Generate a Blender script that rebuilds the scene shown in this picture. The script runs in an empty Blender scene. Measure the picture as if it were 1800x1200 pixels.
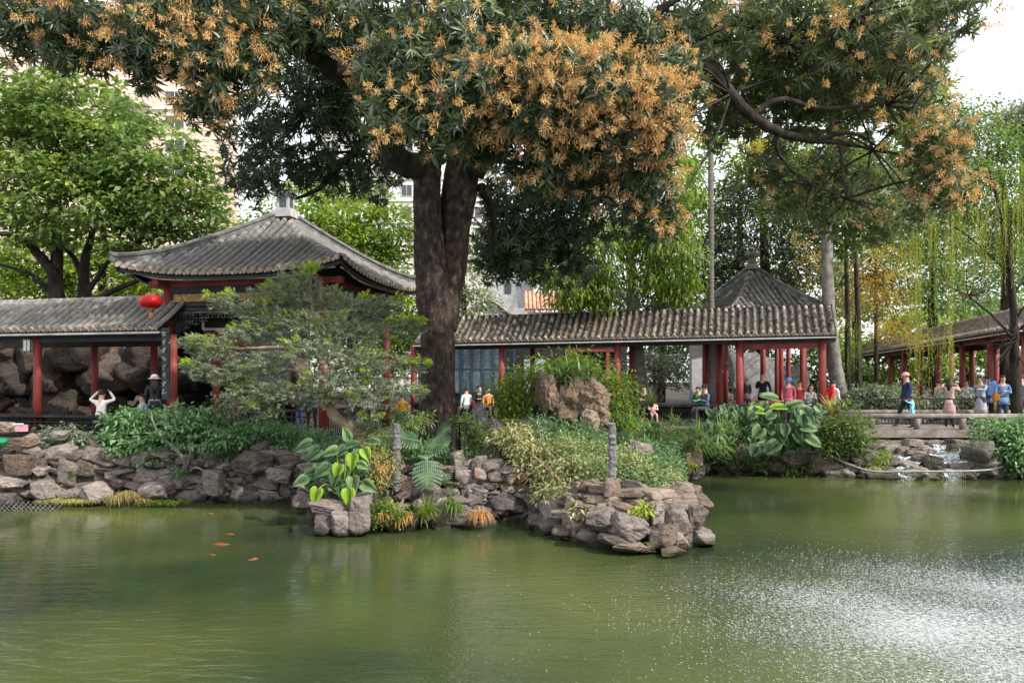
import bpy, math, random
import numpy as np
from mathutils import Vector, Matrix
R = math.radians
random.seed(7)
RNG = np.random.default_rng(11)
sc = bpy.context.scene
COL = sc.collection

# ------------------------------------------------------------------ camera
H = 2.6                      # eye height above the water
cam_d = bpy.data.cameras.new('camera')
cam = bpy.data.objects.new('camera', cam_d)
COL.objects.link(cam)
cam_d.sensor_width = 36.0
cam_d.lens = 27.0
cam_d.shift_y = 68.0 / 1800.0
cam_d.clip_end = 2000.0
cam.location = (0, 0, H)
cam.rotation_euler = (R(90), 0, 0)
sc.camera = cam

# ------------------------------------------------------------------ sky and sun
SUN_EL, SUN_AZ = 42.0, 128.0       # azimuth measured clockwise from +Y (into the picture)
w = bpy.data.worlds.new('World')
sc.world = w
w.use_nodes = True
nt = w.node_tree
for n in list(nt.nodes):
    nt.nodes.remove(n)
out = nt.nodes.new('ShaderNodeOutputWorld')
bg = nt.nodes.new('ShaderNodeBackground')
sky = nt.nodes.new('ShaderNodeTexSky')
sky.sky_type = 'NISHITA'
sky.sun_disc = False
sky.sun_elevation = R(SUN_EL)
sky.sun_rotation = R(SUN_AZ)
sky.air_density = 1.2
sky.dust_density = 4.0
mx = nt.nodes.new('ShaderNodeMix')
mx.data_type = 'RGBA'
mx.inputs[0].default_value = 0.72
mx.inputs[7].default_value = (7.6, 7.7, 7.9, 1)      # thin bright haze over the blue
nt.links.new(sky.outputs[0], mx.inputs[6])
nt.links.new(mx.outputs[2], bg.inputs[0])
bg.inputs[1].default_value = 0.14
nt.links.new(bg.outputs[0], out.inputs[0])

sl = bpy.data.lights.new('sun', 'SUN')
so = bpy.data.objects.new('sun', sl)
COL.objects.link(so)
sl.energy = 3.3
sl.angle = R(1.0)
sl.color = (1.0, 0.93, 0.82)
_a, _e = R(SUN_AZ), R(SUN_EL)
sdir = Vector((math.sin(_a) * math.cos(_e), math.cos(_a) * math.cos(_e), math.sin(_e)))
so.rotation_euler = sdir.to_track_quat('Z', 'Y').to_euler()
so.location = (30, -30, 40)

sc.view_settings.view_transform = 'Standard'
sc.view_settings.look = 'None'
sc.view_settings.gamma = 1.0
sc.view_settings.exposure = 0.85
sc.cycles.max_bounces = 6
sc.cycles.diffuse_bounces = 3
sc.cycles.glossy_bounces = 3
sc.cycles.transmission_bounces = 3
sc.cycles.transparent_max_bounces = 4
sc.cycles.caustics_reflective = False
sc.cycles.caustics_refractive = False
sc.cycles.use_denoising = True

F = 1350.0
def P(px, py, Y):
    """a point read off the survey sheet: sheet position and distance -> metres"""
    return Vector(((px - 900.0) / F * Y, Y, H + (668.0 - py) / F * Y))
def X(px, Y):
    return (px - 900.0) / F * Y
def Zz(py, Y):
    return H + (668.0 - py) / F * Y

# ------------------------------------------------------------------ naming
def tag(o, label=None, cat=None, group=None, kind=None):
    if label: o['label'] = label
    if cat: o['category'] = cat
    if group: o['group'] = group
    if kind: o['kind'] = kind
    return o
def thing(name, label, cat, loc=(0, 0, 0), rz=0.0, group=None):
    o = bpy.data.objects.new(name, None)
    o.empty_display_size = 0.2
    COL.objects.link(o)
    o.location = loc
    o.rotation_euler = (0, 0, rz)
    tag(o, label, cat, group)
    return o
def copy_tree(o, parent=None):
    c = o.copy()
    COL.objects.link(c)
    if parent is not None:
        c.parent = parent
        c.matrix_parent_inverse = o.matrix_parent_inverse.copy()
    for ch in list(o.children):
        copy_tree(ch, c)
    return c

# ------------------------------------------------------------------ mesh helpers
class MB:
    def __init__(self):
        self.v = []; self.f = []; self.m = []; self.sm = []
    def add(self, vs, fs, mi=0, smooth=False):
        n = len(self.v)
        self.v.extend([tuple(p) for p in vs])
        self.f.extend([tuple(i + n for i in f) for f in fs])
        self.m.extend([mi] * len(fs)); self.sm.extend([smooth] * len(fs))
    def box(self, c, s, rz=0.0, mi=0, M=None):
        hx, hy, hz = s[0] / 2, s[1] / 2, s[2] / 2
        ca, sa = math.cos(rz), math.sin(rz)
        vs = []
        for dz in (-hz, hz):
            for dx, dy in ((-hx, -hy), (hx, -hy), (hx, hy), (-hx, hy)):
                vs.append(Vector((c[0] + dx * ca - dy * sa, c[1] + dx * sa + dy * ca, c[2] + dz)))
        self.add(vs, [(0, 3, 2, 1), (4, 5, 6, 7), (0, 1, 5, 4), (1, 2, 6, 5), (2, 3, 7, 6), (3, 0, 4, 7)], mi)
    def beam(self, a, b, wd, ht, mi=0):
        """box of width wd, height ht along a-b"""
        a, b = Vector(a), Vector(b)
        d = (b - a).normalized()
        up = Vector((0, 0, 1)) if abs(d.z) < 0.95 else Vector((1, 0, 0))
        s = d.cross(up).normalized(); u = s.cross(d)
        vs = []
        for p in (a, b):
            for k, l in ((-1, -1), (1, -1), (1, 1), (-1, 1)):
                vs.append(p + s * k * wd / 2 + u * l * ht / 2)
        self.add(vs, [(0, 1, 2, 3), (7, 6, 5, 4), (0, 4, 5, 1), (1, 5, 6, 2), (2, 6, 7, 3), (3, 7, 4, 0)], mi)
    def tube(self, pts, rad, n=8, mi=0, cap=True, wob=0.0, smooth=True):
        pts = [Vector(p) for p in pts]
        if not hasattr(rad, '__len__'): rad = [rad] * len(pts)
        vs = []; prev = None
        for i, p in enumerate(pts):
            d = (pts[min(i + 1, len(pts) - 1)] - pts[max(i - 1, 0)]).normalized()
            if prev is None:
                up = Vector((0, 0, 1)) if abs(d.z) < 0.9 else Vector((1, 0, 0))
                s = d.cross(up).normalized()
            else:
                s = (prev - d * prev.dot(d)).normalized()
            prev = s; u = d.cross(s)
            for k in range(n):
                a = 2 * math.pi * k / n
                r = rad[i] * (1 + wob * (random.random() - 0.5))
                vs.append(p + (s * math.cos(a) + u * math.sin(a)) * r)
        fs = []
        for i in range(len(pts) - 1):
            for k in range(n):
                k2 = (k + 1) % n
                fs.append((i * n + k, i * n + k2, (i + 1) * n + k2, (i + 1) * n + k))
        self.add(vs, fs, mi, smooth)
        if cap:
            n0 = len(self.v) - len(vs)
            self.f.append(tuple(n0 + k for k in range(n))[::-1]); self.m.append(mi); self.sm.append(False)
            e = n0 + (len(pts) - 1) * n
            self.f.append(tuple(e + k for k in range(n))); self.m.append(mi); self.sm.append(False)
    def lathe(self, c, prof, n=14, mi=0, smooth=True):
        """prof: list of (r, z) from bottom to top"""
        vs = []
        for r, z in prof:
            for k in range(n):
                a = 2 * math.pi * k / n
                vs.append((c[0] + r * math.cos(a), c[1] + r * math.sin(a), c[2] + z))
        fs = []
        for i in range(len(prof) - 1):
            for k in range(n):
                k2 = (k + 1) % n
                fs.append((i * n + k, i * n + k2, (i + 1) * n + k2, (i + 1) * n + k))
        self.add(vs, fs, mi, smooth)
    def build(self, name, mats, parent=None, smooth=None):
        me = bpy.data.meshes.new(name)
        me.from_pydata(self.v, [], self.f)
        if not isinstance(mats, (list, tuple)): mats = [mats]
        for m in mats: me.materials.append(m)
        me.polygons.foreach_set('material_index', self.m)
        me.polygons.foreach_set('use_smooth', self.sm if smooth is None else [smooth] * len(self.f))
        me.update()
        o = bpy.data.objects.new(name, me)
        COL.objects.link(o)
        if parent is not None: attach(o, parent)
        return o
def world_m(p):
    """world matrix of an object that has not been evaluated yet"""
    m = Matrix.LocRotScale(p.location, p.rotation_euler, p.scale)
    if p.parent is not None: m = world_m(p.parent) @ p.matrix_parent_inverse @ m
    return m
def attach(o, parent):
    """parent without moving: part meshes are written in world metres"""
    o.parent = parent
    o.matrix_parent_inverse = world_m(parent).inverted()

def np_obj(name, V, Q, mat, parent=None, rnd=None, smooth=False, rnd2=None):
    """fast mesh of quads (or tris) from numpy arrays, rnd = one number per face"""
    me = bpy.data.meshes.new(name)
    k = Q.shape[1]
    me.vertices.add(len(V)); me.vertices.foreach_set('co', V.astype(np.float32).ravel())
    me.loops.add(Q.size); me.loops.foreach_set('vertex_index', Q.astype(np.int32).ravel())
    me.polygons.add(len(Q))
    me.polygons.foreach_set('loop_start', np.arange(0, Q.size, k, dtype=np.int32))
    me.polygons.foreach_set('loop_total', np.full(len(Q), k, dtype=np.int32))
    if smooth: me.polygons.foreach_set('use_smooth', np.ones(len(Q), dtype=bool))
    if rnd is not None:
        a = me.attributes.new('rnd', 'FLOAT', 'FACE'); a.data.foreach_set('value', rnd.astype(np.float32))
    me.update(); me.validate()
    if mat is not None: me.materials.append(mat)
    o = bpy.data.objects.new(name, me)
    COL.objects.link(o)
    if parent is not None: attach(o, parent)
    return o

# ------------------------------------------------------------------ materials
def new_mat(name):
    m = bpy.data.materials.new(name); m.use_nodes = True
    nt = m.node_tree
    b = nt.nodes['Principled BSDF']
    return m, nt, b
def N(nt, t, **kw):
    n = nt.nodes.new(t)
    for k, v in kw.items(): setattr(n, k, v)
    return n
def c4(c): return (c[0], c[1], c[2], 1.0)
def surf(name, c1, c2, scale=4.0, rough=0.7, bump=0.2, bscale=None, spec=0.3, c3=None, stretch=None, detail=6, coord='Object', thr=(0.35, 0.65)):
    m, nt, b = new_mat(name)
    tc = N(nt, 'ShaderNodeTexCoord'); mp = N(nt, 'ShaderNodeMapping')
    nt.links.new(tc.outputs[coord], mp.inputs[0])
    if stretch: mp.inputs['Scale'].default_value = stretch
    no = N(nt, 'ShaderNodeTexNoise'); no.inputs['Scale'].default_value = scale; no.inputs['Detail'].default_value = detail
    nt.links.new(mp.outputs[0], no.inputs['Vector'])
    cr = N(nt, 'ShaderNodeValToRGB')
    cr.color_ramp.elements[0].position = thr[0]; cr.color_ramp.elements[1].position = thr[1]
    cr.color_ramp.elements[0].color = c4(c1); cr.color_ramp.elements[1].color = c4(c2)
    if c3:
        e = cr.color_ramp.elements.new(min(0.95, thr[1] + 0.1)); e.color = c4(c3)
    nt.links.new(no.outputs[0], cr.inputs[0]); nt.links.new(cr.outputs[0], b.inputs['Base Color'])
    b.inputs['Roughness'].default_value = rough; b.inputs['Specular IOR Level'].default_value = spec
    if bump:
        n2 = N(nt, 'ShaderNodeTexNoise'); n2.inputs['Scale'].default_value = bscale or scale * 4; n2.inputs['Detail'].default_value = 8
        nt.links.new(mp.outputs[0], n2.inputs['Vector'])
        bp = N(nt, 'ShaderNodeBump'); bp.inputs['Strength'].default_value = bump; bp.inputs['Distance'].default_value = 0.05
        nt.links.new(n2.outputs[0], bp.inputs['Height']); nt.links.new(bp.outputs[0], b.inputs['Normal'])
    return m
def leaf_mat(name, cols, trans=0.35, rough=0.45, spec=0.35):
    """cols = list of (position, colour) along the per-leaf random number"""
    m, nt, b = new_mat(name)
    at = N(nt, 'ShaderNodeAttribute'); at.attribute_name = 'rnd'
    cr = N(nt, 'ShaderNodeValToRGB'); el = cr.color_ramp.elements
    el[0].position = cols[0][0]; el[0].color = c4(cols[0][1])
    el[1].position = cols[-1][0]; el[1].color = c4(cols[-1][1])
    for p, c in cols[1:-1]:
        e = el.new(p); e.color = c4(c)
    nt.links.new(at.outputs['Fac'], cr.inputs[0])
    nt.links.new(cr.outputs[0], b.inputs['Base Color'])
    b.inputs['Roughness'].default_value = rough; b.inputs['Specular IOR Level'].default_value = spec
    if trans > 0:
        tr = N(nt, 'ShaderNodeBsdfTranslucent')
        hs = N(nt, 'ShaderNodeMix'); hs.data_type = 'RGBA'; hs.blend_type = 'MULTIPLY'; hs.inputs[0].default_value = 1.0
        nt.links.new(cr.outputs[0], hs.inputs[6]); hs.inputs[7].default_value = (1.5, 1.6, 0.7, 1)
        nt.links.new(hs.outputs[2], tr.inputs[0])
        ms = N(nt, 'ShaderNodeMixShader'); ms.inputs[0].default_value = trans
        nt.links.new(b.outputs[0], ms.inputs[1]); nt.links.new(tr.outputs[0], ms.inputs[2])
        nt.links.new(ms.outputs[0], nt.nodes['Material Output'].inputs[0])
    return m
def plain(name, c, rough=0.6, spec=0.3, metallic=0.0, var=0.15):
    return surf(name, tuple(x * (1 - var) for x in c), tuple(min(1, x * (1 + var)) for x in c), scale=7, rough=rough, bump=0.05, spec=spec)

def stone_mat(name, cols, warm=(0.30, 0.16, 0.08), moss=0.0, scale=1.7, warmth=0.62):
    m, nt, b = new_mat(name)
    tc = N(nt, 'ShaderNodeTexCoord'); g = N(nt, 'ShaderNodeNewGeometry')
    at = N(nt, 'ShaderNodeAttribute'); at.attribute_name = 'rnd'
    oi = N(nt, 'ShaderNodeObjectInfo')
    ad = N(nt, 'ShaderNodeMath', operation='ADD'); nt.links.new(at.outputs['Fac'], ad.inputs[0]); nt.links.new(oi.outputs['Random'], ad.inputs[1])
    fr = N(nt, 'ShaderNodeMath', operation='FRACT'); nt.links.new(ad.outputs[0], fr.inputs[0])
    no = N(nt, 'ShaderNodeTexNoise'); no.inputs['Scale'].default_value = scale * 3; no.inputs['Detail'].default_value = 9; no.inputs['Roughness'].default_value = 0.7
    smp = N(nt, 'ShaderNodeMapping'); smp.inputs['Scale'].default_value = (1, 1, 1.7); smp.inputs['Rotation'].default_value = (R(8), R(-10), 0)
    nt.links.new(g.outputs['Position'], smp.inputs[0]); nt.links.new(smp.outputs[0], no.inputs['Vector'])
    mix = N(nt, 'ShaderNodeMath', operation='MULTIPLY_ADD'); nt.links.new(fr.outputs[0], mix.inputs[0]); mix.inputs[1].default_value = 0.5
    sub = N(nt, 'ShaderNodeMath', operation='MULTIPLY_ADD'); nt.links.new(no.outputs[0], sub.inputs[0]); sub.inputs[1].default_value = 1.1; sub.inputs[2].default_value = -0.3
    nt.links.new(sub.outputs[0], mix.inputs[2])
    cr = N(nt, 'ShaderNodeValToRGB'); el = cr.color_ramp.elements
    el[0].position = 0.1; el[0].color = c4(cols[0]); el[1].position = 0.95; el[1].color = c4(cols[-1])
    for i, c in enumerate(cols[1:-1]):
        e = el.new(0.1 + 0.85 * (i + 1) / (len(cols) - 1)); e.color = c4(c)
    nt.links.new(mix.outputs[0], cr.inputs[0])
    # rusty patches
    n2 = N(nt, 'ShaderNodeTexNoise'); n2.inputs['Scale'].default_value = scale * 1.3; n2.inputs['Detail'].default_value = 5
    nt.links.new(g.outputs['Position'], n2.inputs['Vector'])
    r2 = N(nt, 'ShaderNodeValToRGB'); r2.color_ramp.elements[0].position = warmth; r2.color_ramp.elements[1].position = warmth + 0.12
    nt.links.new(n2.outputs[0], r2.inputs[0])
    m1 = N(nt, 'ShaderNodeMix', data_type='RGBA'); nt.links.new(r2.outputs[0], m1.inputs[0])
    nt.links.new(cr.outputs[0], m1.inputs[6]); m1.inputs[7].default_value = c4(warm)
    last = m1.outputs[2]
    # dark cracks and pits
    vo = N(nt, 'ShaderNodeTexNoise'); vo.inputs['Scale'].default_value = scale * 5.5; vo.inputs['Detail'].default_value = 10; vo.inputs['Roughness'].default_value = 0.65
    nt.links.new(smp.outputs[0], vo.inputs['Vector'])
    r3 = N(nt, 'ShaderNodeValToRGB'); r3.color_ramp.elements[0].position = 0.33; r3.color_ramp.elements[1].position = 0.47
    r3.color_ramp.elements[0].color = (0.25, 0.24, 0.23, 1); r3.color_ramp.elements[1].color = (1, 1, 1, 1)
    nt.links.new(vo.outputs[0], r3.inputs[0])
    m2 = N(nt, 'ShaderNodeMix', data_type='RGBA', blend_type='MULTIPLY'); m2.inputs[0].default_value = 0.8
    nt.links.new(last, m2.inputs[6]); nt.links.new(r3.outputs[0], m2.inputs[7]); last = m2.outputs[2]
    if moss > 0:
        n4 = N(nt, 'ShaderNodeTexNoise'); n4.inputs['Scale'].default_value = 2.5; n4.inputs['Detail'].default_value = 6
        nt.links.new(g.outputs['Position'], n4.inputs['Vector'])
        r4 = N(nt, 'ShaderNodeValToRGB'); r4.color_ramp.elements[0].position = 0.66 - moss * 0.3; r4.color_ramp.elements[1].position = 0.74 - moss * 0.3
        nt.links.new(n4.outputs[0], r4.inputs[0])
        m3 = N(nt, 'ShaderNodeMix', data_type='RGBA'); nt.links.new(r4.outputs[0], m3.inputs[0])
        nt.links.new(last, m3.inputs[6]); m3.inputs[7].default_value = (0.06, 0.075, 0.02, 1); last = m3.outputs[2]
    # algae stain just above the pond surface
    sz_ = N(nt, 'ShaderNodeSeparateXYZ'); nt.links.new(g.outputs['Position'], sz_.inputs[0])
    sa = N(nt, 'ShaderNodeMath', operation='MULTIPLY_ADD'); nt.links.new(n2.outputs[0], sa.inputs[0]); sa.inputs[1].default_value = -0.25; nt.links.new(sz_.outputs[2], sa.inputs[2])
    mr = N(nt, 'ShaderNodeMapRange'); mr.inputs[1].default_value = -0.06; mr.inputs[2].default_value = 0.03; mr.inputs[3].default_value = 0.85; mr.inputs[4].default_value = 0.0
    nt.links.new(sa.outputs[0], mr.inputs[0])
    m5 = N(nt, 'ShaderNodeMix', data_type='RGBA'); nt.links.new(mr.outputs[0], m5.inputs[0]); nt.links.new(last, m5.inputs[6]); m5.inputs[7].default_value = (0.022, 0.026, 0.012, 1); last = m5.outputs[2]
    nt.links.new(last, b.inputs['Base Color'])
    b.inputs['Roughness'].default_value = 0.85; b.inputs['Specular IOR Level'].default_value = 0.2
    ba = N(nt, 'ShaderNodeMath', operation='ADD'); nt.links.new(no.outputs[0], ba.inputs[0]); nt.links.new(vo.outputs[0], ba.inputs[1])
    bp = N(nt, 'ShaderNodeBump'); bp.inputs['Strength'].default_value = 0.95; bp.inputs['Distance'].default_value = 0.07
    nt.links.new(ba.outputs[0], bp.inputs['Height']); nt.links.new(bp.outputs[0], b.inputs['Normal'])
    return m

M = {}
M['stone'] = stone_mat('bank_stone', [(0.05, 0.043, 0.041), (0.15, 0.127, 0.12), (0.255, 0.218, 0.205), (0.40, 0.35, 0.325)], warm=(0.28, 0.16, 0.10), moss=0.12)
M['stone_warm'] = stone_mat('sunny_stone', [(0.09, 0.07, 0.06), (0.23, 0.18, 0.15), (0.38, 0.30, 0.24)], warm=(0.34, 0.20, 0.12), warmth=0.60)
M['taihu'] = stone_mat('garden_rock', [(0.09, 0.065, 0.05), (0.20, 0.145, 0.11), (0.32, 0.25, 0.19)], warm=(0.42, 0.25, 0.15), warmth=0.60, scale=2.2)
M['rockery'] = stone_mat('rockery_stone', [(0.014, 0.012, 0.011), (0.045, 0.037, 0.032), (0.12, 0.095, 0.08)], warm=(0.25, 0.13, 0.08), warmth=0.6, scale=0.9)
M['greyrock'] = stone_mat('grey_speckled_rock', [(0.07, 0.07, 0.075), (0.2, 0.2, 0.21), (0.45, 0.45, 0.46)], warm=(0.3, 0.28, 0.26), scale=4)
M['wet'] = stone_mat('wet_stone', [(0.06, 0.055, 0.05), (0.18, 0.16, 0.14), (0.40, 0.36, 0.31)], warm=(0.3, 0.22, 0.12), moss=0.35)
M['wet'].node_tree.nodes['Principled BSDF'].inputs['Roughness'].default_value = 0.4
M['soil'] = surf('dark_soil', (0.016, 0.013, 0.009), (0.05, 0.04, 0.027), scale=3, rough=0.95, bump=0.6, c3=(0.06, 0.07, 0.02))
M['paving'] = surf('worn_paving', (0.09, 0.085, 0.08), (0.16, 0.15, 0.14), scale=2, rough=0.85, bump=0.2)
M['bark'] = surf('dark_bark', (0.020, 0.015, 0.013), (0.075, 0.052, 0.043), scale=9, rough=0.9, bump=1.0, bscale=22, stretch=(1, 1, 0.6), c3=(0.20, 0.135, 0.105), detail=10, thr=(.38,.62))
M['bark_dark'] = surf('black_bark', (0.012, 0.010, 0.009), (0.045, 0.034, 0.028), scale=5, rough=0.9, bump=0.8, stretch=(1, 1, 0.35))
M['bark_pale'] = surf('pale_grey_bark', (0.10, 0.095, 0.085), (0.24, 0.225, 0.20), scale=3.5, rough=0.85, bump=0.5, c3=(0.34, 0.32, 0.29), detail=9)
M['bark_ring'] = surf('ringed_palm_bark', (0.07, 0.065, 0.06), (0.19, 0.18, 0.165), scale=2.0, rough=0.85, bump=0.5, stretch=(1, 1, 9))
M['bark_tan'] = surf('tan_bark', (0.20, 0.14, 0.10), (0.36, 0.27, 0.19), scale=6, rough=0.85, bump=0.5)
M['tile'] = surf('grey_roof_tile', (0.165, 0.158, 0.152), (0.25, 0.24, 0.23), scale=7.0, rough=0.75, bump=0.25, bscale=22, c3=(0.33, 0.32, 0.31))
M['tile_old'] = surf('weathered_roof_tile', (0.045, 0.038, 0.033), (0.29, 0.255, 0.22), scale=4.5, rough=0.85, bump=0.5, bscale=20, c3=(0.46, 0.42, 0.37), detail=9, thr=(0.38, 0.6))
M['tile_mid'] = surf('weathered_brown_tile', (0.10, 0.08, 0.065), (0.27, 0.215, 0.175), scale=6, rough=0.85, bump=0.5, bscale=20, c3=(0.42, 0.35, 0.28), detail=9)
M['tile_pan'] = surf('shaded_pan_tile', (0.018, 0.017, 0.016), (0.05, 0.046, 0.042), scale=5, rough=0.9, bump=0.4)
M['tile_end'] = surf('pale_tile_ends', (0.26, 0.20, 0.16), (0.50, 0.42, 0.35), scale=9, rough=0.8, bump=0.2)
M['ridge'] = surf('ridge_mortar', (0.20, 0.20, 0.205), (0.36, 0.36, 0.37), scale=4, rough=0.8, bump=0.3)
M['red'] = surf('red_painted_wood', (0.15, 0.026, 0.024), (0.28, 0.055, 0.048), scale=2.5, rough=0.6, bump=0.15, spec=0.3, stretch=(1, 1, 0.35), c3=(0.36, 0.13, 0.11), detail=10)
M['darkwood'] = surf('black_stained_wood', (0.010, 0.009, 0.010), (0.03, 0.026, 0.026), scale=4, rough=0.55, bump=0.1)
M['greywood'] = surf('grey_carved_wood', (0.06, 0.06, 0.065), (0.17, 0.165, 0.17), scale=8, rough=0.7, bump=0.3)
M['gold'] = surf('gilded_carving', (0.13, 0.06, 0.02), (0.62, 0.40, 0.16), scale=22, rough=0.5, bump=0.8, bscale=40)
M['gutter'] = plain('pale_metal_gutter', (0.42, 0.42, 0.42), 0.45)
M['white'] = surf('off_white_plaster', (0.55, 0.54, 0.51), (0.72, 0.71, 0.68), scale=2, rough=0.8, bump=0.1)
M['lantern'] = surf('red_lantern_silk', (0.45, 0.008, 0.010), (0.62, 0.02, 0.02), scale=3, rough=0.4, bump=0.05)
M['tealwood'] = plain('teal_painted_wood', (0.035, 0.075, 0.10), 0.5)
M['paleglass'] = surf('pale_etched_glass', (0.26, 0.31, 0.38), (0.55, 0.60, 0.68), scale=6, rough=0.25, bump=0.1, spec=0.5)
M['darkglass'] = plain('dark_glass', (0.05, 0.055, 0.06), 0.15, 0.6)
M['conc'] = surf('weathered_concrete', (0.12, 0.105, 0.095), (0.26, 0.23, 0.21), scale=4, rough=0.85, bump=0.3)
M['pinkwall'] = surf('pink_render', (0.56, 0.42, 0.36), (0.66, 0.50, 0.44), scale=0.6, rough=0.85, bump=0.05)
M['palewall'] = surf('pale_facade', (0.52, 0.50, 0.48), (0.62, 0.60, 0.58), scale=0.6, rough=0.85, bump=0.05)
def brick(name, a, b_, mortar, sc_=2.2):
    m, nt, b = new_mat(name)
    tc = N(nt, 'ShaderNodeTexCoord'); mp = N(nt, 'ShaderNodeMapping'); mp.inputs['Rotation'].default_value = (R(90), 0, 0)
    nt.links.new(tc.outputs['Object'], mp.inputs[0])
    br = N(nt, 'ShaderNodeTexBrick'); br.inputs['Scale'].default_value = sc_
    br.inputs['Color1'].default_value = c4(a); br.inputs['Color2'].default_value = c4(b_); br.inputs['Mortar'].default_value = c4(mortar)
    br.inputs['Mortar Size'].default_value = 0.012
    nt.links.new(mp.outputs[0], br.inputs['Vector']); nt.links.new(br.outputs[0], b.inputs['Base Color'])
    b.inputs['Roughness'].default_value = 0.85
    return m
M['greybrick'] = brick('grey_brick', (0.30, 0.31, 0.34), (0.40, 0.41, 0.44), (0.50, 0.50, 0.52))

# ------------------------------------------------------------------ leaves
def norm(a):
    return a / np.maximum(np.linalg.norm(a, axis=-1, keepdims=True), 1e-9)
def leaf_quads(C, D, L, W, fold=0.12, droop=0.15, up=None):
    """C base points, D axis directions, L lengths, W widths -> vertices, quads (two per leaf)"""
    n = len(C)
    D = norm(D)
    U = np.tile(np.array([0, 0, 1.0]), (n, 1)) if up is None else up
    U = U + RNG.normal(0, 0.35, (n, 3))
    S = norm(np.cross(D, U)); Nn = np.cross(S, D)
    L = np.broadcast_to(L, (n,))[:, None]; W = np.broadcast_to(W, (n,))[:, None]
    b = C
    l = C + D * L * 0.42 - S * W * 0.5 + Nn * W * fold
    m = C + D * L * 0.5 - Nn * L * 0.02
    r = C + D * L * 0.42 + S * W * 0.5 + Nn * W * fold
    t = C + D * L - Nn * L * droop
    V = np.stack([b, l, m, r, t], axis=1).reshape(-1, 3)
    i = np.arange(n)[:, None] * 5
    Q = np.concatenate([i + np.array([[0, 2, 4, 1]]), i + np.array([[0, 3, 4, 2]])], axis=1).reshape(-1, 4)
    return V, Q
def merge(parts):
    Vs = []; Qs = []; o = 0
    for V, Q in parts:
        Vs.append(V); Qs.append(Q + o); o += len(V)
    return np.concatenate(Vs), np.concatenate(Qs)
def blob_w(b):
    """(px,py,Y,rpx,rpy,rdepth) -> centre, radii in metres"""
    px, py, Y, rx, ry = b[:5]
    rd = b[5] if len(b) > 5 else (rx + ry) * 0.5 / F * Y
    return np.array(P(px, py, Y)), np.array([rx / F * Y, rd, ry / F * Y])
def sample_blobs(blobs, n, inner=0.35, weights=None):
    cs = [blob_w(b) for b in blobs]
    wts = np.array([(r[0] * r[2]) for c, r in cs]) if weights is None else np.array(weights, float)
    wts = wts / wts.sum()
    idx = RNG.choice(len(cs), n, p=wts)
    C = np.array([c for c, r in cs])[idx]; Rr = np.array([r for c, r in cs])[idx]
    d = norm(RNG.normal(size=(n, 3)))
    rad = (inner + (1 - inner) * RNG.random(n) ** 0.6)[:, None]
    return C + d * rad * Rr, d, idx
def crown(name, blobs, n, L, W, mat, parent, clumps=0, spread=0.35, flat=0.5, inner=0.3, droop=0.15, hang=-0.15, tip=None, fold=0.12, rshift=0.0):
    """foliage of many leaves gathered into clumps inside the blobs"""
    if clumps:
        K, kd, _ = sample_blobs(blobs, clumps, inner)
        ki = RNG.integers(0, clumps, n)
        off = RNG.normal(size=(n, 3)) * spread * np.array([1, 1, flat])
        C = K[ki] + off
        out = norm(kd[ki] * 0.6 + norm(off) * 0.8)
        base = RNG.random(clumps)[ki]
    else:
        C, out, _ = sample_blobs(blobs, n, inner)
        base = RNG.random(n)
    D = out * np.array([1, 1, 0.45]) + RNG.normal(0, 0.45, (n, 3)) + np.array([0, 0, hang])
    Ls = L * RNG.uniform(0.6, 1.25, n)
    V, Q = leaf_quads(C, D, Ls, Ls * (W / L), fold=fold, droop=droop)
    rn = np.clip(base * 0.45 + RNG.random(n) * 0.55 + rshift, 0, 1)
    return np_obj(name, V, Q, mat, parent, rnd=np.repeat(rn, 2))

def grown_tube(mb, pts, r0, r1, n=8, seg=6, wob=0.08, mi=0, jit=0.0, ridge=0.0):
    """smooth Catmull-Rom tube with taper"""
    pts = [Vector(p) for p in pts]
    rr = r0 if hasattr(r0, '__len__') else [r0 + (r1 - r0) * i / (len(pts) - 1) for i in range(len(pts))]
    q = [pts[0] * 2 - pts[1]] + pts + [pts[-1] * 2 - pts[-2]]
    P_, R_ = [], []
    for i in range(len(pts) - 1):
        a, b, c, d = q[i], q[i + 1], q[i + 2], q[i + 3]
        for k in range(seg):
            t = k / seg
            P_.append(0.5 * ((2 * b) + (c - a) * t + (2 * a - 5 * b + 4 * c - d) * t * t + (3 * b - a - 3 * c + d) * t ** 3)
                      + Vector((random.uniform(-jit, jit), random.uniform(-jit, jit), random.uniform(-jit, jit))))
            R_.append(rr[i] * (1 - t) + rr[i + 1] * t)
    P_.append(pts[-1]); R_.append(rr[-1])
    i0 = len(mb.v)
    mb.tube(P_, R_, n, mi, wob=wob)
    if ridge:                       # long bark ridges and knots following the stem
        ph = [random.uniform(0, 6.28) for _ in range(4)]
        for i, p in enumerate(P_):
            for k in range(n):
                a = 2 * math.pi * k / n; z = i * 0.35
                f = 1 + ridge * (math.sin(5 * a + ph[0] + .5 * math.sin(z * .3)) * .5 + math.sin(11 * a + ph[1] + math.sin(z * .5)) * .35 + .35 * math.sin(2 * a + z * .35 + ph[2]) * math.sin(z * .5 + ph[3]) * 1.6)
                v = Vector(mb.v[i0 + i * n + k]); mb.v[i0 + i * n + k] = tuple(p + (v - p) * f)
    return P_

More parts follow.
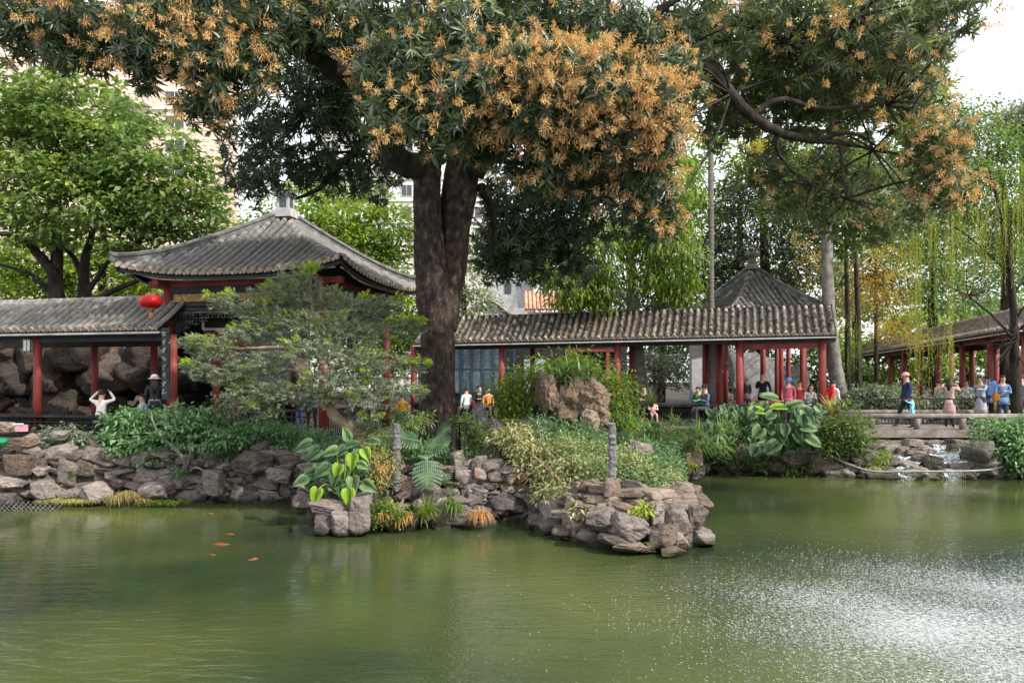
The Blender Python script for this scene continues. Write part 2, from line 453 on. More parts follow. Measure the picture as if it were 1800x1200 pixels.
# ------------------------------------------------------------------ rocks
def ico(sub):
    t = (1 + 5 ** 0.5) / 2
    v = [(-1, t, 0), (1, t, 0), (-1, -t, 0), (1, -t, 0), (0, -1, t), (0, 1, t), (0, -1, -t), (0, 1, -t), (t, 0, -1), (t, 0, 1), (-t, 0, -1), (-t, 0, 1)]
    f = [(0, 11, 5), (0, 5, 1), (0, 1, 7), (0, 7, 10), (0, 10, 11), (1, 5, 9), (5, 11, 4), (11, 10, 2), (10, 7, 6), (7, 1, 8),
         (3, 9, 4), (3, 4, 2), (3, 2, 6), (3, 6, 8), (3, 8, 9), (4, 9, 5), (2, 4, 11), (6, 2, 10), (8, 6, 7), (9, 8, 1)]
    v = [np.array(p) / np.linalg.norm(p) for p in v]
    for _ in range(sub):
        cache = {}; nf = []
        def mid(a, b):
            k = (min(a, b), max(a, b))
            if k not in cache:
                p = v[a] + v[b]; v.append(p / np.linalg.norm(p)); cache[k] = len(v) - 1
            return cache[k]
        for a, b, c in f:
            x, y, z = mid(a, b), mid(b, c), mid(c, a)
            nf += [(a, x, z), (b, y, x), (c, z, y), (x, y, z)]
        f = nf
    return np.array(v), np.array(f)
ICO2, ICO3, ICO4 = ico(2), ico(3), ico(4)
def vnoise(V, freq, seed):
    """cheap smooth pseudo-noise: sum of sines"""
    r = np.random.default_rng(seed); o = np.zeros(len(V))
    for k in range(7):
        d = r.normal(size=3) * freq * (1 + 0.45 * k)
        o += np.sin(V @ d + r.random() * 6.28) / (1 + 0.5 * k)
    return o / 3.0
def rock_shape(size, seed, rough=0.06, boxy=0.68, cuts=13, ICO=None, craggy=0.0):
    r = np.random.default_rng(seed)
    Vd, Fc = ICO or ICO3
    pl = []
    for ax in np.eye(3):
        for s in (-1, 1):
            pl.append((norm(ax * s + r.normal(0, 0.16, 3)), 1.0))
    for _ in range(cuts):
        d = norm(r.normal(size=3)); pl.append((d, r.uniform(boxy + 0.12, boxy + 0.55)))
    rad = np.full(len(Vd), 1.9)
    for n_, d_ in pl:
        dt = Vd @ n_
        rad = np.where(dt > 0.05, np.minimum(rad, d_ / np.maximum(dt, 0.05)), rad)
    V = Vd * rad[:, None]
    V = V * (1 + rough * vnoise(V, 3.0, seed + 1)[:, None] + rough * 0.6 * vnoise(V, 8.0, seed + 2)[:, None])
    if craggy:
        V = V * (1 - craggy * np.abs(vnoise(V, 2.2, seed + 5))[:, None] - craggy * 0.6 * np.abs(vnoise(V, 5.5, seed + 6))[:, None])
    return V * (np.array(size) / 2.0), Fc
def rot_z(V, a):
    c, s = math.cos(a), math.sin(a)
    return np.stack([V[:, 0] * c - V[:, 1] * s, V[:, 0] * s + V[:, 1] * c, V[:, 2]], axis=1)
def rot_y(V, a):
    c, s = math.cos(a), math.sin(a)
    return np.stack([V[:, 0] * c + V[:, 2] * s, V[:, 1], -V[:, 0] * s + V[:, 2] * c], axis=1)
def rock(name, label, c, size, seed, mat='stone', rz=0.0, tilt=0.0, group=None, craggy=0.0, hi=False, cat='rock', boxy=0.75, rough=0.06):
    V, Fc = rock_shape(size, seed, ICO=ICO4 if hi else ICO3, craggy=craggy, boxy=boxy, rough=rough)
    V = rot_z(rot_y(V, tilt), rz)
    o = np_obj(name, V, Fc, M[mat])
    o.location = c
    tag(o, label, cat, group)
    return o

# ================================================================== THE SETTING
SHORE = [(-60, 16.4), (-10.8, 16.3), (-4.4, 16.4), (-3.6, 14.6), (-3.3, 13.1), (-2.35, 12.95), (-2.3, 14.15), (-.4, 14.2), (-.2, 14.6), (.6, 14.4),
         (1.1, 12.5), (1.8, 11.8), (2.7, 11.8), (3.0, 12.6), (4.6, 20), (5.2, 21.5), (8, 21.5), (9.3, 20.6), (12.5, 20.0), (13.5, 20.8), (16, 21.2), (60, 21.5)]
sx = np.array([p[0] for p in SHORE]); sy = np.array([p[1] for p in SHORE])
def ground_z(x, y):
    d = y - np.interp(x, sx, sy)
    d2 = np.where((x > 2.6) & (x < 5.2), np.minimum(d, (y - 12.6) * 0.247 + 2.9 - x + 0.3), d)
    t = np.clip((d2 + 0.15) / 0.9, 0, 1)
    z = -0.9 + (t * t * (3 - 2 * t)) * 1.8
    casc = np.clip((2.7 - np.abs(x - 11.3)) / .6, 0, 1) * np.clip((24 - y) / 1.0, 0, 1)
    z = np.where(casc > 0, z * (1 - casc) + casc * np.clip((y - 20.4) * 0.25, -0.9, 0.6), z)
    tipw = np.clip((14.0 - y) / 2.0, 0, 1) * (x > 0.8)
    z = z - tipw * 0.25 * (z > 0)
    return z
gx = np.concatenate([np.linspace(-60, -14, 16, endpoint=False), np.linspace(-14, 18, 200), np.linspace(18.5, 60, 14)])
gy = np.concatenate([np.linspace(10.5, 26, 110), np.linspace(26.5, 120, 30)])
GX, GY = np.meshgrid(gx, gy, indexing='ij')
GZ = ground_z(GX, GY) + 0.03 * np.sin(GX * 2.1) * np.sin(GY * 1.7)
GV = np.stack([GX, GY, GZ], axis=-1).reshape(-1, 3)
ny = len(gy)
ii, jj = np.meshgrid(np.arange(len(gx) - 1), np.arange(ny - 1), indexing='ij')
b0 = (ii * ny + jj).ravel()
GQ = np.stack([b0, b0 + ny, b0 + ny + 1, b0 + 1], axis=1)
tag(np_obj('ground', GV, GQ, M['soil'], smooth=True), kind='structure')
mb = MB(); mb.box((0, 560, -0.2), (2400, 900, 0.4)); tag(mb.build('far_ground', M['soil']), kind='structure')

# ---- water: fine grid so that ripples are real where it is near
def water_mat():
    m, nt, b = new_mat('green_pond_water')
    g = N(nt, 'ShaderNodeNewGeometry')
    n1 = N(nt, 'ShaderNodeTexNoise'); n1.inputs['Scale'].default_value = 0.16; n1.inputs['Detail'].default_value = 3
    nt.links.new(g.outputs['Position'], n1.inputs['Vector'])
    cr = N(nt, 'ShaderNodeValToRGB'); e = cr.color_ramp.elements
    e[0].position = 0.38; e[0].color = (0.016, 0.030, 0.014, 1); e[1].position = 0.60; e[1].color = (0.070, 0.088, 0.026, 1)
    nt.links.new(n1.outputs[0], cr.inputs[0])
    # spray foam round the fountain at the right
    sp = N(nt, 'ShaderNodeSeparateXYZ'); nt.links.new(g.outputs['Position'], sp.inputs[0])
    def dist(cx, cy, sx_, sy_):
        a = N(nt, 'ShaderNodeMath', operation='SUBTRACT'); nt.links.new(sp.outputs[0], a.inputs[0]); a.inputs[1].default_value = cx
        a2 = N(nt, 'ShaderNodeMath', operation='DIVIDE'); nt.links.new(a.outputs[0], a2.inputs[0]); a2.inputs[1].default_value = sx_
        c = N(nt, 'ShaderNodeMath', operation='SUBTRACT'); nt.links.new(sp.outputs[1], c.inputs[0]); c.inputs[1].default_value = cy
        c2 = N(nt, 'ShaderNodeMath', operation='DIVIDE'); nt.links.new(c.outputs[0], c2.inputs[0]); c2.inputs[1].default_value = sy_
        p1 = N(nt, 'ShaderNodeMath', operation='POWER'); nt.links.new(a2.outputs[0], p1.inputs[0]); p1.inputs[1].default_value = 2
        p2 = N(nt, 'ShaderNodeMath', operation='POWER'); nt.links.new(c2.outputs[0], p2.inputs[0]); p2.inputs[1].default_value = 2
        s = N(nt, 'ShaderNodeMath', operation='ADD'); nt.links.new(p1.outputs[0], s.inputs[0]); nt.links.new(p2.outputs[0], s.inputs[1])
        q = N(nt, 'ShaderNodeMath', operation='MULTIPLY'); nt.links.new(s.outputs[0], q.inputs[0]); q.inputs[1].default_value = -1
        ex = N(nt, 'ShaderNodeMath', operation='EXPONENT'); nt.links.new(q.outputs[0], ex.inputs[0])
        return ex
    d1 = dist(*FOUNT)
    nf = N(nt, 'ShaderNodeTexNoise'); nf.inputs['Scale'].default_value = 22; nf.inputs['Detail'].default_value = 5; nf.inputs['Roughness'].default_value = 0.85
    mp = N(nt, 'ShaderNodeMapping'); mp.inputs['Scale'].default_value = (0.8, 1.0, 1); mp.inputs['Rotation'].default_value = (0, 0, R(-25))
    nt.links.new(g.outputs['Position'], mp.inputs[0]); nt.links.new(mp.outputs[0], nf.inputs['Vector'])
    nb = N(nt, 'ShaderNodeTexNoise'); nb.inputs['Scale'].default_value = 0.55; nb.inputs['Detail'].default_value = 3
    nt.links.new(mp.outputs[0], nb.inputs['Vector'])
    big = N(nt, 'ShaderNodeMath', operation='MULTIPLY_ADD'); nt.links.new(nb.outputs[0], big.inputs[0]); big.inputs[1].default_value = 1.6; big.inputs[2].default_value = 0.1
    dd = N(nt, 'ShaderNodeMath', operation='MULTIPLY'); nt.links.new(d1.outputs[0], dd.inputs[0]); nt.links.new(big.outputs[0], dd.inputs[1])
    th = N(nt, 'ShaderNodeMath', operation='MULTIPLY_ADD'); nt.links.new(dd.outputs[0], th.inputs[0]); th.inputs[1].default_value = 0.265; nt.links.new(nf.outputs[0], th.inputs[2])
    fr = N(nt, 'ShaderNodeValToRGB'); fr.color_ramp.elements[0].position = 0.69; fr.color_ramp.elements[1].position = 0.79
    nt.links.new(th.outputs[0], fr.inputs[0])
    mxc = N(nt, 'ShaderNodeMix', data_type='RGBA'); nt.links.new(fr.outputs[0], mxc.inputs[0]); nt.links.new(cr.outputs[0], mxc.inputs[6]); mxc.inputs[7].default_value = (0.40, 0.42, 0.43, 1)
    nt.links.new(mxc.outputs[2], b.inputs['Base Color'])
    ro = N(nt, 'ShaderNodeMath', operation='MULTIPLY_ADD'); nt.links.new(fr.outputs[0], ro.inputs[0]); ro.inputs[1].default_value = 0.6; ro.inputs[2].default_value = 0.03
    nt.links.new(ro.outputs[0], b.inputs['Roughness'])
    b.inputs['IOR'].default_value = 1.36; b.inputs['Specular IOR Level'].default_value = 0.5
    # ripples
    mw = N(nt, 'ShaderNodeMapping'); mw.inputs['Scale'].default_value = (0.55, 1.7, 1); mw.inputs['Rotation'].default_value = (0, 0, R(8))
    nt.links.new(g.outputs['Position'], mw.inputs[0])
    w1 = N(nt, 'ShaderNodeTexNoise'); w1.inputs['Scale'].default_value = 3.6; w1.inputs['Detail'].default_value = 4; w1.inputs['Roughness'].default_value = 0.5; w1.inputs['Distortion'].default_value = 1.0
    nt.links.new(mw.outputs[0], w1.inputs['Vector'])
    w2 = N(nt, 'ShaderNodeTexNoise'); w2.inputs['Scale'].default_value = 24; w2.inputs['Detail'].default_value = 2
    nt.links.new(g.outputs['Position'], w2.inputs['Vector'])
    k2 = N(nt, 'ShaderNodeMath', operation='MULTIPLY_ADD'); nt.links.new(d1.outputs[0], k2.inputs[0]); k2.inputs[1].default_value = 0.55; k2.inputs[2].default_value = 0.012
    m2 = N(nt, 'ShaderNodeMath', operation='MULTIPLY'); nt.links.new(w2.outputs[0], m2.inputs[0]); nt.links.new(k2.outputs[0], m2.inputs[1])
    k1 = N(nt, 'ShaderNodeMath', operation='MULTIPLY_ADD'); nt.links.new(d1.outputs[0], k1.inputs[0]); k1.inputs[1].default_value = 0.7; k1.inputs[2].default_value = 0.10
    d2 = dist(-6.0, 7.0, 3.2, 2.6); k3 = N(nt, 'ShaderNodeMath', operation='MULTIPLY_ADD'); nt.links.new(d2.outputs[0], k3.inputs[0]); k3.inputs[1].default_value = 0.45; nt.links.new(k1.outputs[0], k3.inputs[2])
    m1 = N(nt, 'ShaderNodeMath', operation='MULTIPLY'); nt.links.new(w1.outputs[0], m1.inputs[0]); nt.links.new(k3.outputs[0], m1.inputs[1])
    ad = N(nt, 'ShaderNodeMath', operation='ADD'); nt.links.new(m1.outputs[0], ad.inputs[0]); nt.links.new(m2.outputs[0], ad.inputs[1])
    bp = N(nt, 'ShaderNodeBump'); bp.inputs['Strength'].default_value = 0.7; bp.inputs['Distance'].default_value = 0.075
    nt.links.new(ad.outputs[0], bp.inputs['Height']); nt.links.new(bp.outputs[0], b.inputs['Normal'])
    return m
FOUNT = (5.8, 7.4, 4.6, 4.4)
M['water'] = water_mat()
mb = MB(); mb.add([(-60, -6, 0), (60, -6, 0), (60, 26, 0), (-60, 26, 0)], [(0, 1, 2, 3)])
tag(mb.build('water', M['water']), kind='structure')

# ---- spray drops of the fountain (nobody could count them)
def drops(n):
    c = []
    while len(c) < n:
        k = 60000
        x = RNG.uniform(-2, 9, k); y = RNG.uniform(3.5, 14, k)
        d = np.exp(-(((x - FOUNT[0]) / 2.2) ** 2 + ((y - FOUNT[1]) / 2.1) ** 2))
        bands = 0.25 + 0.75 * np.clip(np.sin((x * 0.75 + y * 1.15) * 1.25 + np.sin(x * 1.3) * 1.2 + np.sin(y * 2.1 + x)) * 0.7 + 0.35, 0, 1) ** 1.6
        keep = RNG.random(k) < d * bands
        c += list(np.stack([x[keep], y[keep]], 1))
    c = np.array(c[:n])
    d = np.exp(-(((c[:, 0] - FOUNT[0]) / 2.6) ** 2 + ((c[:, 1] - FOUNT[1]) / 3.0) ** 2))
    z = RNG.random(n) ** 2.0 * (0.04 + 0.30 * d)
    ax = norm(np.stack([RNG.normal(0.55, 0.35, n), RNG.normal(-0.1, 0.3, n), RNG.normal(-0.35, 0.35, n)], 1))
    s1 = norm(np.cross(ax, RNG.normal(size=(n, 3)))); s2 = np.cross(ax, s1)
    L = RNG.uniform(0.005, 0.018, n)[:, None]; r = RNG.uniform(0.0012, 0.0028, n)[:, None]
    C = np.stack([c[:, 0], c[:, 1], z], 1)
    V = np.stack([C - ax * L, C + s1 * r, C + s2 * r, C - s1 * r, C - s2 * r, C + ax * L], 1).reshape(-1, 3)
    i = np.arange(n)[:, None] * 6
    T = [[0, 2, 1], [0, 3, 2], [0, 4, 3], [0, 1, 4], [5, 1, 2], [5, 2, 3], [5, 3, 4], [5, 4, 1]]
    Q = np.concatenate([i + np.array([t]) for t in T], 1).reshape(-1, 3)
    return V, Q
dm, dnt, db = new_mat('water_drops'); db.inputs['Base Color'].default_value = (0.62, 0.65, 0.68, 1); db.inputs['Roughness'].default_value = 0.5
V, Q = drops(52000)
tag(np_obj('fountain_spray', V, Q, dm), 'white spray of fountain drops falling on the pond at lower right', 'spray', kind='stuff')

# ================================================================== ROOFS
def tile_row(mb, path, side, r, mi=0, tile=0.26, k=5, flip=1):
    """half-round tiles laid along path (top to eave), each overlapping the next"""
    pts = [Vector(p) for p in path]
    seg = [0.0]
    for a, b in zip(pts, pts[1:]): seg.append(seg[-1] + (b - a).length)
    L = seg[-1]
    if L < 0.15: return
    nt_ = max(1, int(round(L / tile)))
    def at(s):
        s = min(max(s, 0), L)
        for i in range(len(pts) - 1):
            if s <= seg[i + 1] + 1e-9:
                t = (s - seg[i]) / max(1e-9, seg[i + 1] - seg[i])
                return pts[i].lerp(pts[i + 1], t), (pts[i + 1] - pts[i]).normalized()
        return pts[-1], (pts[-1] - pts[-2]).normalized()
    side = Vector(side).normalized()
    vs = []; rings = 0
    off = random.uniform(-0.01, 0.01); hs = random.uniform(-0.008, 0.012)
    for j in range(nt_):
        jr = random.uniform(0.93, 1.07)
        for e, rr in ((0, 0.90), (1, 1.02)):
            p, d = at((j + e) * L / nt_ - (0.0 if e else 0.0))
            nrm = side.cross(d) * flip
            if nrm.z < 0: nrm = -nrm
            for q in range(k + 1):
                a = math.pi * q / k
                vs.append(p + side * (math.cos(a) * r * rr * jr + off) + nrm * (math.sin(a) * r * rr * jr * 1.35 + hs))
            rings += 1
    fs = []
    for i in range(rings - 1):
        for q in range(k):
            fs.append((i * (k + 1) + q, i * (k + 1) + q + 1, (i + 1) * (k + 1) + q + 1, (i + 1) * (k + 1) + q))
    mb.add(vs, fs, mi, True)
    # round end tile
    p, d = at(L); nrm = side.cross(d)
    if nrm.z < 0: nrm = -nrm
    c = p + d * 0.012 + nrm * (r * 0.2)
    n0 = [c]
    for q in range(10):
        a = 2 * math.pi * q / 10
        n0.append(c + side * math.cos(a) * r * 1.02 + nrm * math.sin(a) * r * 1.02)
    mb.add(n0, [(0, 1 + q, 1 + (q + 1) % 10) for q in range(10)], 2)
    back = [q_ - d * 0.05 for q_ in n0[1:]]
    mb.add(n0[1:] + back, [(q, (q + 1) % 10, 10 + (q + 1) % 10, 10 + q) for q in range(10)], 2)
def drip(mb, p, side, d, w_, h_, mi=2):
    """leaf-shaped drip tile hanging at the eave between two rows"""
    side = Vector(side).normalized(); vs = []
    for t in np.linspace(-1, 1, 7):
        vs.append(p + side * (t * w_ / 2) + Vector((0, 0, 0.02 - 0.25 * h_ * (1 - t * t))))
    for t in np.linspace(-1, 1, 7):
        vs.append(p + side * (t * w_ / 2) + Vector((0, 0, -h_ * (1 - abs(t) ** 1.6) - 0.01)))
    mb.add(vs, [(i, i + 1, i + 8, i + 7) for i in range(6)], mi)
    mb.add([v - Vector(d) * 0.03 for v in vs], [(i + 7, i + 8, i + 1, i) for i in range(6)], mi)

def pyramid_roof(parent, C, u, v, a, z_mid, up, z_apex, spacing, r, mats, gut=True, finial=None, drop_=0.16):
    C = Vector((C[0], C[1], 0)); u = Vector((u[0], u[1], 0)).normalized(); v = Vector((v[0], v[1], 0)).normalized()
    def zz(p, q):
        t = q / a
        return z_apex + (z_mid - z_apex) * t * (1 + 0.16 * (1 - t)) + up * (abs(p) / a) ** 2.6 * max(t, 0) ** 2
    mb = MB(); base = MB(); rid = MB(); und = MB(); gt = MB()
    for o_, s_ in ((-v, u), (-u, v), (v, -u), (u, -v)):
        n = int(2 * a / spacing)
        for i in range(n + 1):
            p = -a + (i + 0.5) * (2 * a / (n + 1))
            q0 = max(abs(p), 0.12)
            qs = np.linspace(q0, a + 0.06, 9)
            path = [C + o_ * q + s_ * p + Vector((0, 0, zz(p, min(q, a)) - (0.02 if q > a else 0))) for q in qs]
            tile_row(mb, path, s_, r)
            pd = -a + (i + 1.0) * (2 * a / (n + 1))
            if i < n:
                e = C + o_ * (a + 0.03) + s_ * pd + Vector((0, 0, zz(pd, a) + 0.0))
                drip(mb, e, s_, o_, spacing * 0.62, 0.075)
        # pan surface
        K = 14; vs = []
        for j in range(K + 1):
            q = 0.05 + (a - 0.02) * j / K
            for i in range(K + 1):
                p = (-1 + 2 * i / K) * q
                vs.append(C + o_ * q + s_ * p + Vector((0, 0, zz(p, q) - 0.0)))
        base.add(vs, [(j * (K + 1) + i, j * (K + 1) + i + 1, (j + 1) * (K + 1) + i + 1, (j + 1) * (K + 1) + i) for j in range(K) for i in range(K)], 1, True)
        und.add([p_ - Vector((0, 0, 0.09)) for p_ in vs], [(j * (K + 1) + i + 1, j * (K + 1) + i, (j + 1) * (K + 1) + i, (j + 1) * (K + 1) + i + 1) for j in range(K) for i in range(K)], 0)
        # fascia under the tiles, then the pale gutter
        for i in range(16):
            p0 = (-1 + 2 * i / 16) * a; p1 = (-1 + 2 * (i + 1) / 16) * a
            A_ = C + o_ * (a - 0.05) + s_ * p0 + Vector((0, 0, zz(p0, a) - 0.11)); B_ = C + o_ * (a - 0.05) + s_ * p1 + Vector((0, 0, zz(p1, a) - 0.11))
            und.beam(A_, B_, 0.05, 0.14)
            if gut:
                f0, f1 = min(1, abs(p0) / (a * .9)), min(1, abs(p1) / (a * .9))
                A2 = C + o_ * (a - 0.12) + s_ * p0 * 0.93 + Vector((0, 0, z_mid - drop_ + up * 0.75 * f0 ** 5)); B2 = C + o_ * (a - 0.12) + s_ * p1 * 0.93 + Vector((0, 0, z_mid - drop_ + up * 0.75 * f1 ** 5))
                gt.tube([A2, B2], 0.024, 6)
        # hip ridge
        pr = []
        for t in np.linspace(0.03, 1.0, 14):
            q = t * a
            pr.append(C + o_ * q + s_ * q + Vector((0, 0, zz(q, q) + 0.10)))
        pr.append(pr[-1] + (o_ + s_).normalized() * 0.14 + Vector((0, 0, 0.05)))
        for A_, B_ in zip(pr, pr[1:]):
            rid.beam(A_, B_, 0.15, 0.16)
            rid.beam(A_ + Vector((0, 0, 0.10)), B_ + Vector((0, 0, 0.10)), 0.22, 0.035)
        rid.tube([q_ + Vector((0, 0, 0.14)) for q_ in pr], 0.055, 6)
    mb.v += [];
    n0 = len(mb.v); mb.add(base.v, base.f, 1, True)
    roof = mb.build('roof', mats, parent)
    rid.build('hip_ridge', M['ridge'], parent)
    und.build('eave_boards', M['darkwood'], parent)
    if gut: gt.build('gutter', M['gutter'], parent)
    return zz

def gable_roof(parent, A, B, hw, z_e, rise, spacing, r, mats, zB=None, gut=True, hipB=False, gdrop=0.15, mat_ridge='ridge', mix_=None):
    """A,B front eave line (x,y); hw = plan distance eave->ridge; zB eave height at B"""
    zB = z_e if zB is None else zB
    A = Vector((A[0], A[1], 0)); B = Vector((B[0], B[1], 0)); d = (B - A); L = d.length; d.normalize()
    inn = Vector((-d.y, d.x, 0))
    if inn.y < 0 and abs(inn.y) > 0.3: inn = -inn
    if abs(inn.y) <= 0.3 and inn.x < 0: inn = -inn
    mb = MB(); und = MB(); rid = MB(); gt = MB()
    def ze(s): return z_e + (zB - z_e) * s / L
    n = int(L / spacing)
    prof = lambda t: rise * (t * (0.82 + 0.18 * t))
    for side_ in (0, 1):
        for i in range(n):
            s = (i + 0.5) * L / n
            path = []
            for t in np.linspace(1, -0.04, 6):
                w_ = hw * t if side_ == 0 else hw * (2 - t)
                path.append(A + d * s + inn * w_ + Vector((0, 0, ze(s) + prof(max(t, 0)) - (0.02 if t < 0 else 0))))
            tile_row(mb, path, d, r, mi=0 if mix_ is None else mix_(s / L))
            if i < n - 1:
                s2 = (i + 1) * L / n
                w_ = -0.03 if side_ == 0 else 2 * hw + 0.03
                drip(mb, A + d * s2 + inn * w_ + Vector((0, 0, ze(s2))), d, -inn if side_ == 0 else inn, spacing * 0.6, 0.07)
        for t0, t1 in ((0, .5), (.5, 1)):
            W = lambda t: hw * t if side_ == 0 else hw * (2 - t)
            q = [A + inn * W(t0) + Vector((0, 0, ze(0) + prof(t0))), B + inn * W(t0) + Vector((0, 0, ze(L) + prof(t0))),
                 B + inn * W(t1) + Vector((0, 0, ze(L) + prof(t1))), A + inn * W(t1) + Vector((0, 0, ze(0) + prof(t1)))]
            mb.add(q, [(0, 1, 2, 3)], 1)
            und.add([x_ - Vector((0, 0, 0.08)) for x_ in q], [(3, 2, 1, 0)], 0)
    for w_, off in ((0.04, 0), (2 * hw - 0.04, 0)):
        und.beam(A + inn * w_ + Vector((0, 0, ze(0) - 0.12)), B + inn * w_ + Vector((0, 0, ze(L) - 0.12)), 0.05, 0.15)
    if gut:
        gt.beam(A + inn * -0.02 + Vector((0, 0, ze(0) - gdrop)), B + inn * -0.02 + Vector((0, 0, ze(L) - gdrop)), 0.07, 0.05)
        gt.build('gutter', M['gutter'], parent)
    ra = A + inn * hw + Vector((0, 0, ze(0) + rise + 0.05)); rb = B + inn * hw + Vector((0, 0, ze(L) + rise + 0.05))
    rid.beam(ra - Vector((0, 0, .03)), rb - Vector((0, 0, .03)), 0.12, 0.08)
    mb.build('roof', mats, parent)
    und.build('eave_boards', M['darkwood'], parent)
    rid.build('roof_ridge', M[mat_ridge], parent)
    return A, B, d, inn, ze

def post(parent, x, y, z0, z1, r=0.12, mat='red', base=True):
    mb = MB()
    mb.tube([(x, y, z0 + (0.12 if base else 0)), (x, y, (z0 + z1) / 2), (x, y, z1)], [r, r, r * 0.96], 14)
    o = mb.build('post', M[mat], parent)
    if base:
        m2 = MB(); m2.lathe((x, y, z0), [(r * 1.5, 0), (r * 1.6, 0.05), (r * 1.2, 0.12), (0.01, 0.122)], 14)
        b = m2.build('stone_base', M['conc'])
        attach(b, o)
    return o
def railing(parent, a, b, z0, h, slat=0.16, mat='darkwood', name='railing', lat=True):
    a = Vector((a[0], a[1], z0)); b = Vector((b[0], b[1], z0)); L = (b - a).length
    mb = MB(); up = Vector((0, 0, 1))
    mb.beam(a + up * h, b + up * h, 0.12, 0.07); mb.beam(a + up * (h - 0.17), b + up * (h - 0.17), 0.04, 0.035); mb.beam(a + up * 0.08, b + up * 0.08, 0.06, 0.06)
    n = max(2, int(L / slat))
    for i in range(n + 1):
        p = a.lerp(b, i / n)
        mb.beam(p + up * 0.1, p + up * (h - 0.04), 0.025, 0.025)
    return mb.build(name, M[mat], parent)

# ================================================================== LEFT PAVILION
PC = (-6.72, 22.8); PU = (-0.98, 0.199); PV = (0.199, 0.98); PA = 3.2
FLOOR = 1.15
pav = thing('pavilion', 'large open pavilion with grey pyramid roof and square finial left of the big trunk', 'pavilion', (PC[0], PC[1], FLOOR))
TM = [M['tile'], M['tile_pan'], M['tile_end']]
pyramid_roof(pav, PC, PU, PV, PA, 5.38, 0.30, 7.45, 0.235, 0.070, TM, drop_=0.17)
# finial
mb = MB(); c = (PC[0], PC[1], 7.45)
mb.box((c[0], c[1], 7.50), (0.62, 0.62, 0.20), R(-11)); mb.box((c[0], c[1], 7.63), (0.46, 0.46, 0.08), R(-11))
for k in range(4):
    a = R(-11) + math.pi / 4 + k * math.pi / 2
    mb.box((c[0] + math.cos(a) * 0.21, c[1] + math.sin(a) * 0.21, 7.85), (0.07, 0.07, 0.38), R(-11))
mb.box((c[0], c[1], 8.06), (0.48, 0.48, 0.07), R(-11)); mb.box((c[0], c[1], 8.11), (0.60, 0.60, 0.05), R(-11)); mb.box((c[0], c[1], 8.145), (0.3, 0.3, 0.03), R(-11))
fin = mb.build('finial', surf('pale_finial_plaster', (.34, .34, .35), (.46, .46, .47), 5, .8, .1), pav)
mb = MB(); mb.box((c[0], c[1], 7.85), (0.34, 0.34, 0.38), R(-11)); mb.build('finial_lattice', M['darkglass']).parent = None
o = bpy.data.objects['finial_lattice']; attach(o, fin)
u3 = Vector((PU[0], PU[1], 0)).normalized(); v3 = Vector((PV[0], PV[1], 0)).normalized(); C3 = Vector((PC[0], PC[1], 0))
ph = PA - 0.92
def pc(i, j): return C3 + u3 * (ph * i) + v3 * (ph * j)
corn = [pc(-1, -1), pc(1, -1), pc(1, 1), pc(-1, 1)]       # near, left, far, right
for q in corn: post(pav, q.x, q.y, FLOOR - 0.15, 5.15, 0.125)
mb = MB(); mb.box((PC[0], PC[1], FLOOR - 0.28), (2 * ph + 1.0, 2 * ph + 1.0, 0.30), math.atan2(u3.y, u3.x)); mb.build('floor', M['paving'], pav)
def side_(a, b, front=True):
    d = (b - a).normalized(); o_ = Vector((d.y, -d.x, 0))
    if o_.dot(a - C3) < 0: o_ = -o_
    up = Vector((0, 0, 1)); a2 = a + d * 0.13; b2 = b - d * 0.13
    mb = MB(); mb.beam(a2 + up * 5.06, b2 + up * 5.06, 0.16, 0.16); mb.beam(a2 + up * 4.52, b2 + up * 4.52, 0.12, 0.10)
    mb.beam(a2 + up * 4.79, b2 + up * 4.79, 0.06, 0.38); mb.build('frieze_beam', M['darkwood'], pav)
    mb = MB(); mb.beam(a - d * 0.55 + up * 5.22, b + d * 0.55 + up * 5.22, 0.18, 0.16); mb.build('eave_beam', M['red'], pav)
    L = (b2 - a2).length
    for t0, t1 in ((0.02, 0.26), (0.30, 0.43), (0.47, 0.70), (0.74, 0.97)):
        mb = MB(); mb.beam(a2 + d * L * t0 + up * 4.83 + o_ * 0.045, a2 + d * L * t1 + up * 4.83 + o_ * 0.045, 0.03, 0.20)
        mb.build('gilded_panel', M['gold'], pav)
    # carved fretwork hanging under the beam: swirls cut as bars
    mb = MB(); rs = random.Random(5)
    mb.beam(a2 + up * 4.44, b2 + up * 4.44, 0.04, 0.05)
    for i in range(46):
        t = i / 45; dip = 0.20 + 0.62 * (abs(t - 0.5) * 2) ** 3
        p = a2 + d * L * t + up * 4.42
        n_ = max(2, int(dip / 0.09))
        for j in range(n_):
            z = j * 0.09; cx = p - up * z
            pts = [cx + d * (0.05 * math.cos(th)) + up * (0.045 * math.sin(th)) for th in np.linspace(rs.uniform(0, 3), rs.uniform(4, 6.5), 6)]
            mb.tube(pts, 0.011, 4, cap=False)
    mb.build('carved_fretwork', M['greywood'], pav)
side_(corn[1], corn[0]); side_(corn[0], corn[3]); side_(corn[1], corn[2]); side_(corn[2], corn[3])
railing(pav, corn[1] + u3 * -0.2, corn[0] + u3 * .2, FLOOR - 0.1, 0.75, 0.22)
railing(pav, corn[0] + v3 * 0.2, corn[3] - v3 * .2, FLOOR - 0.1, 0.75, 0.13)
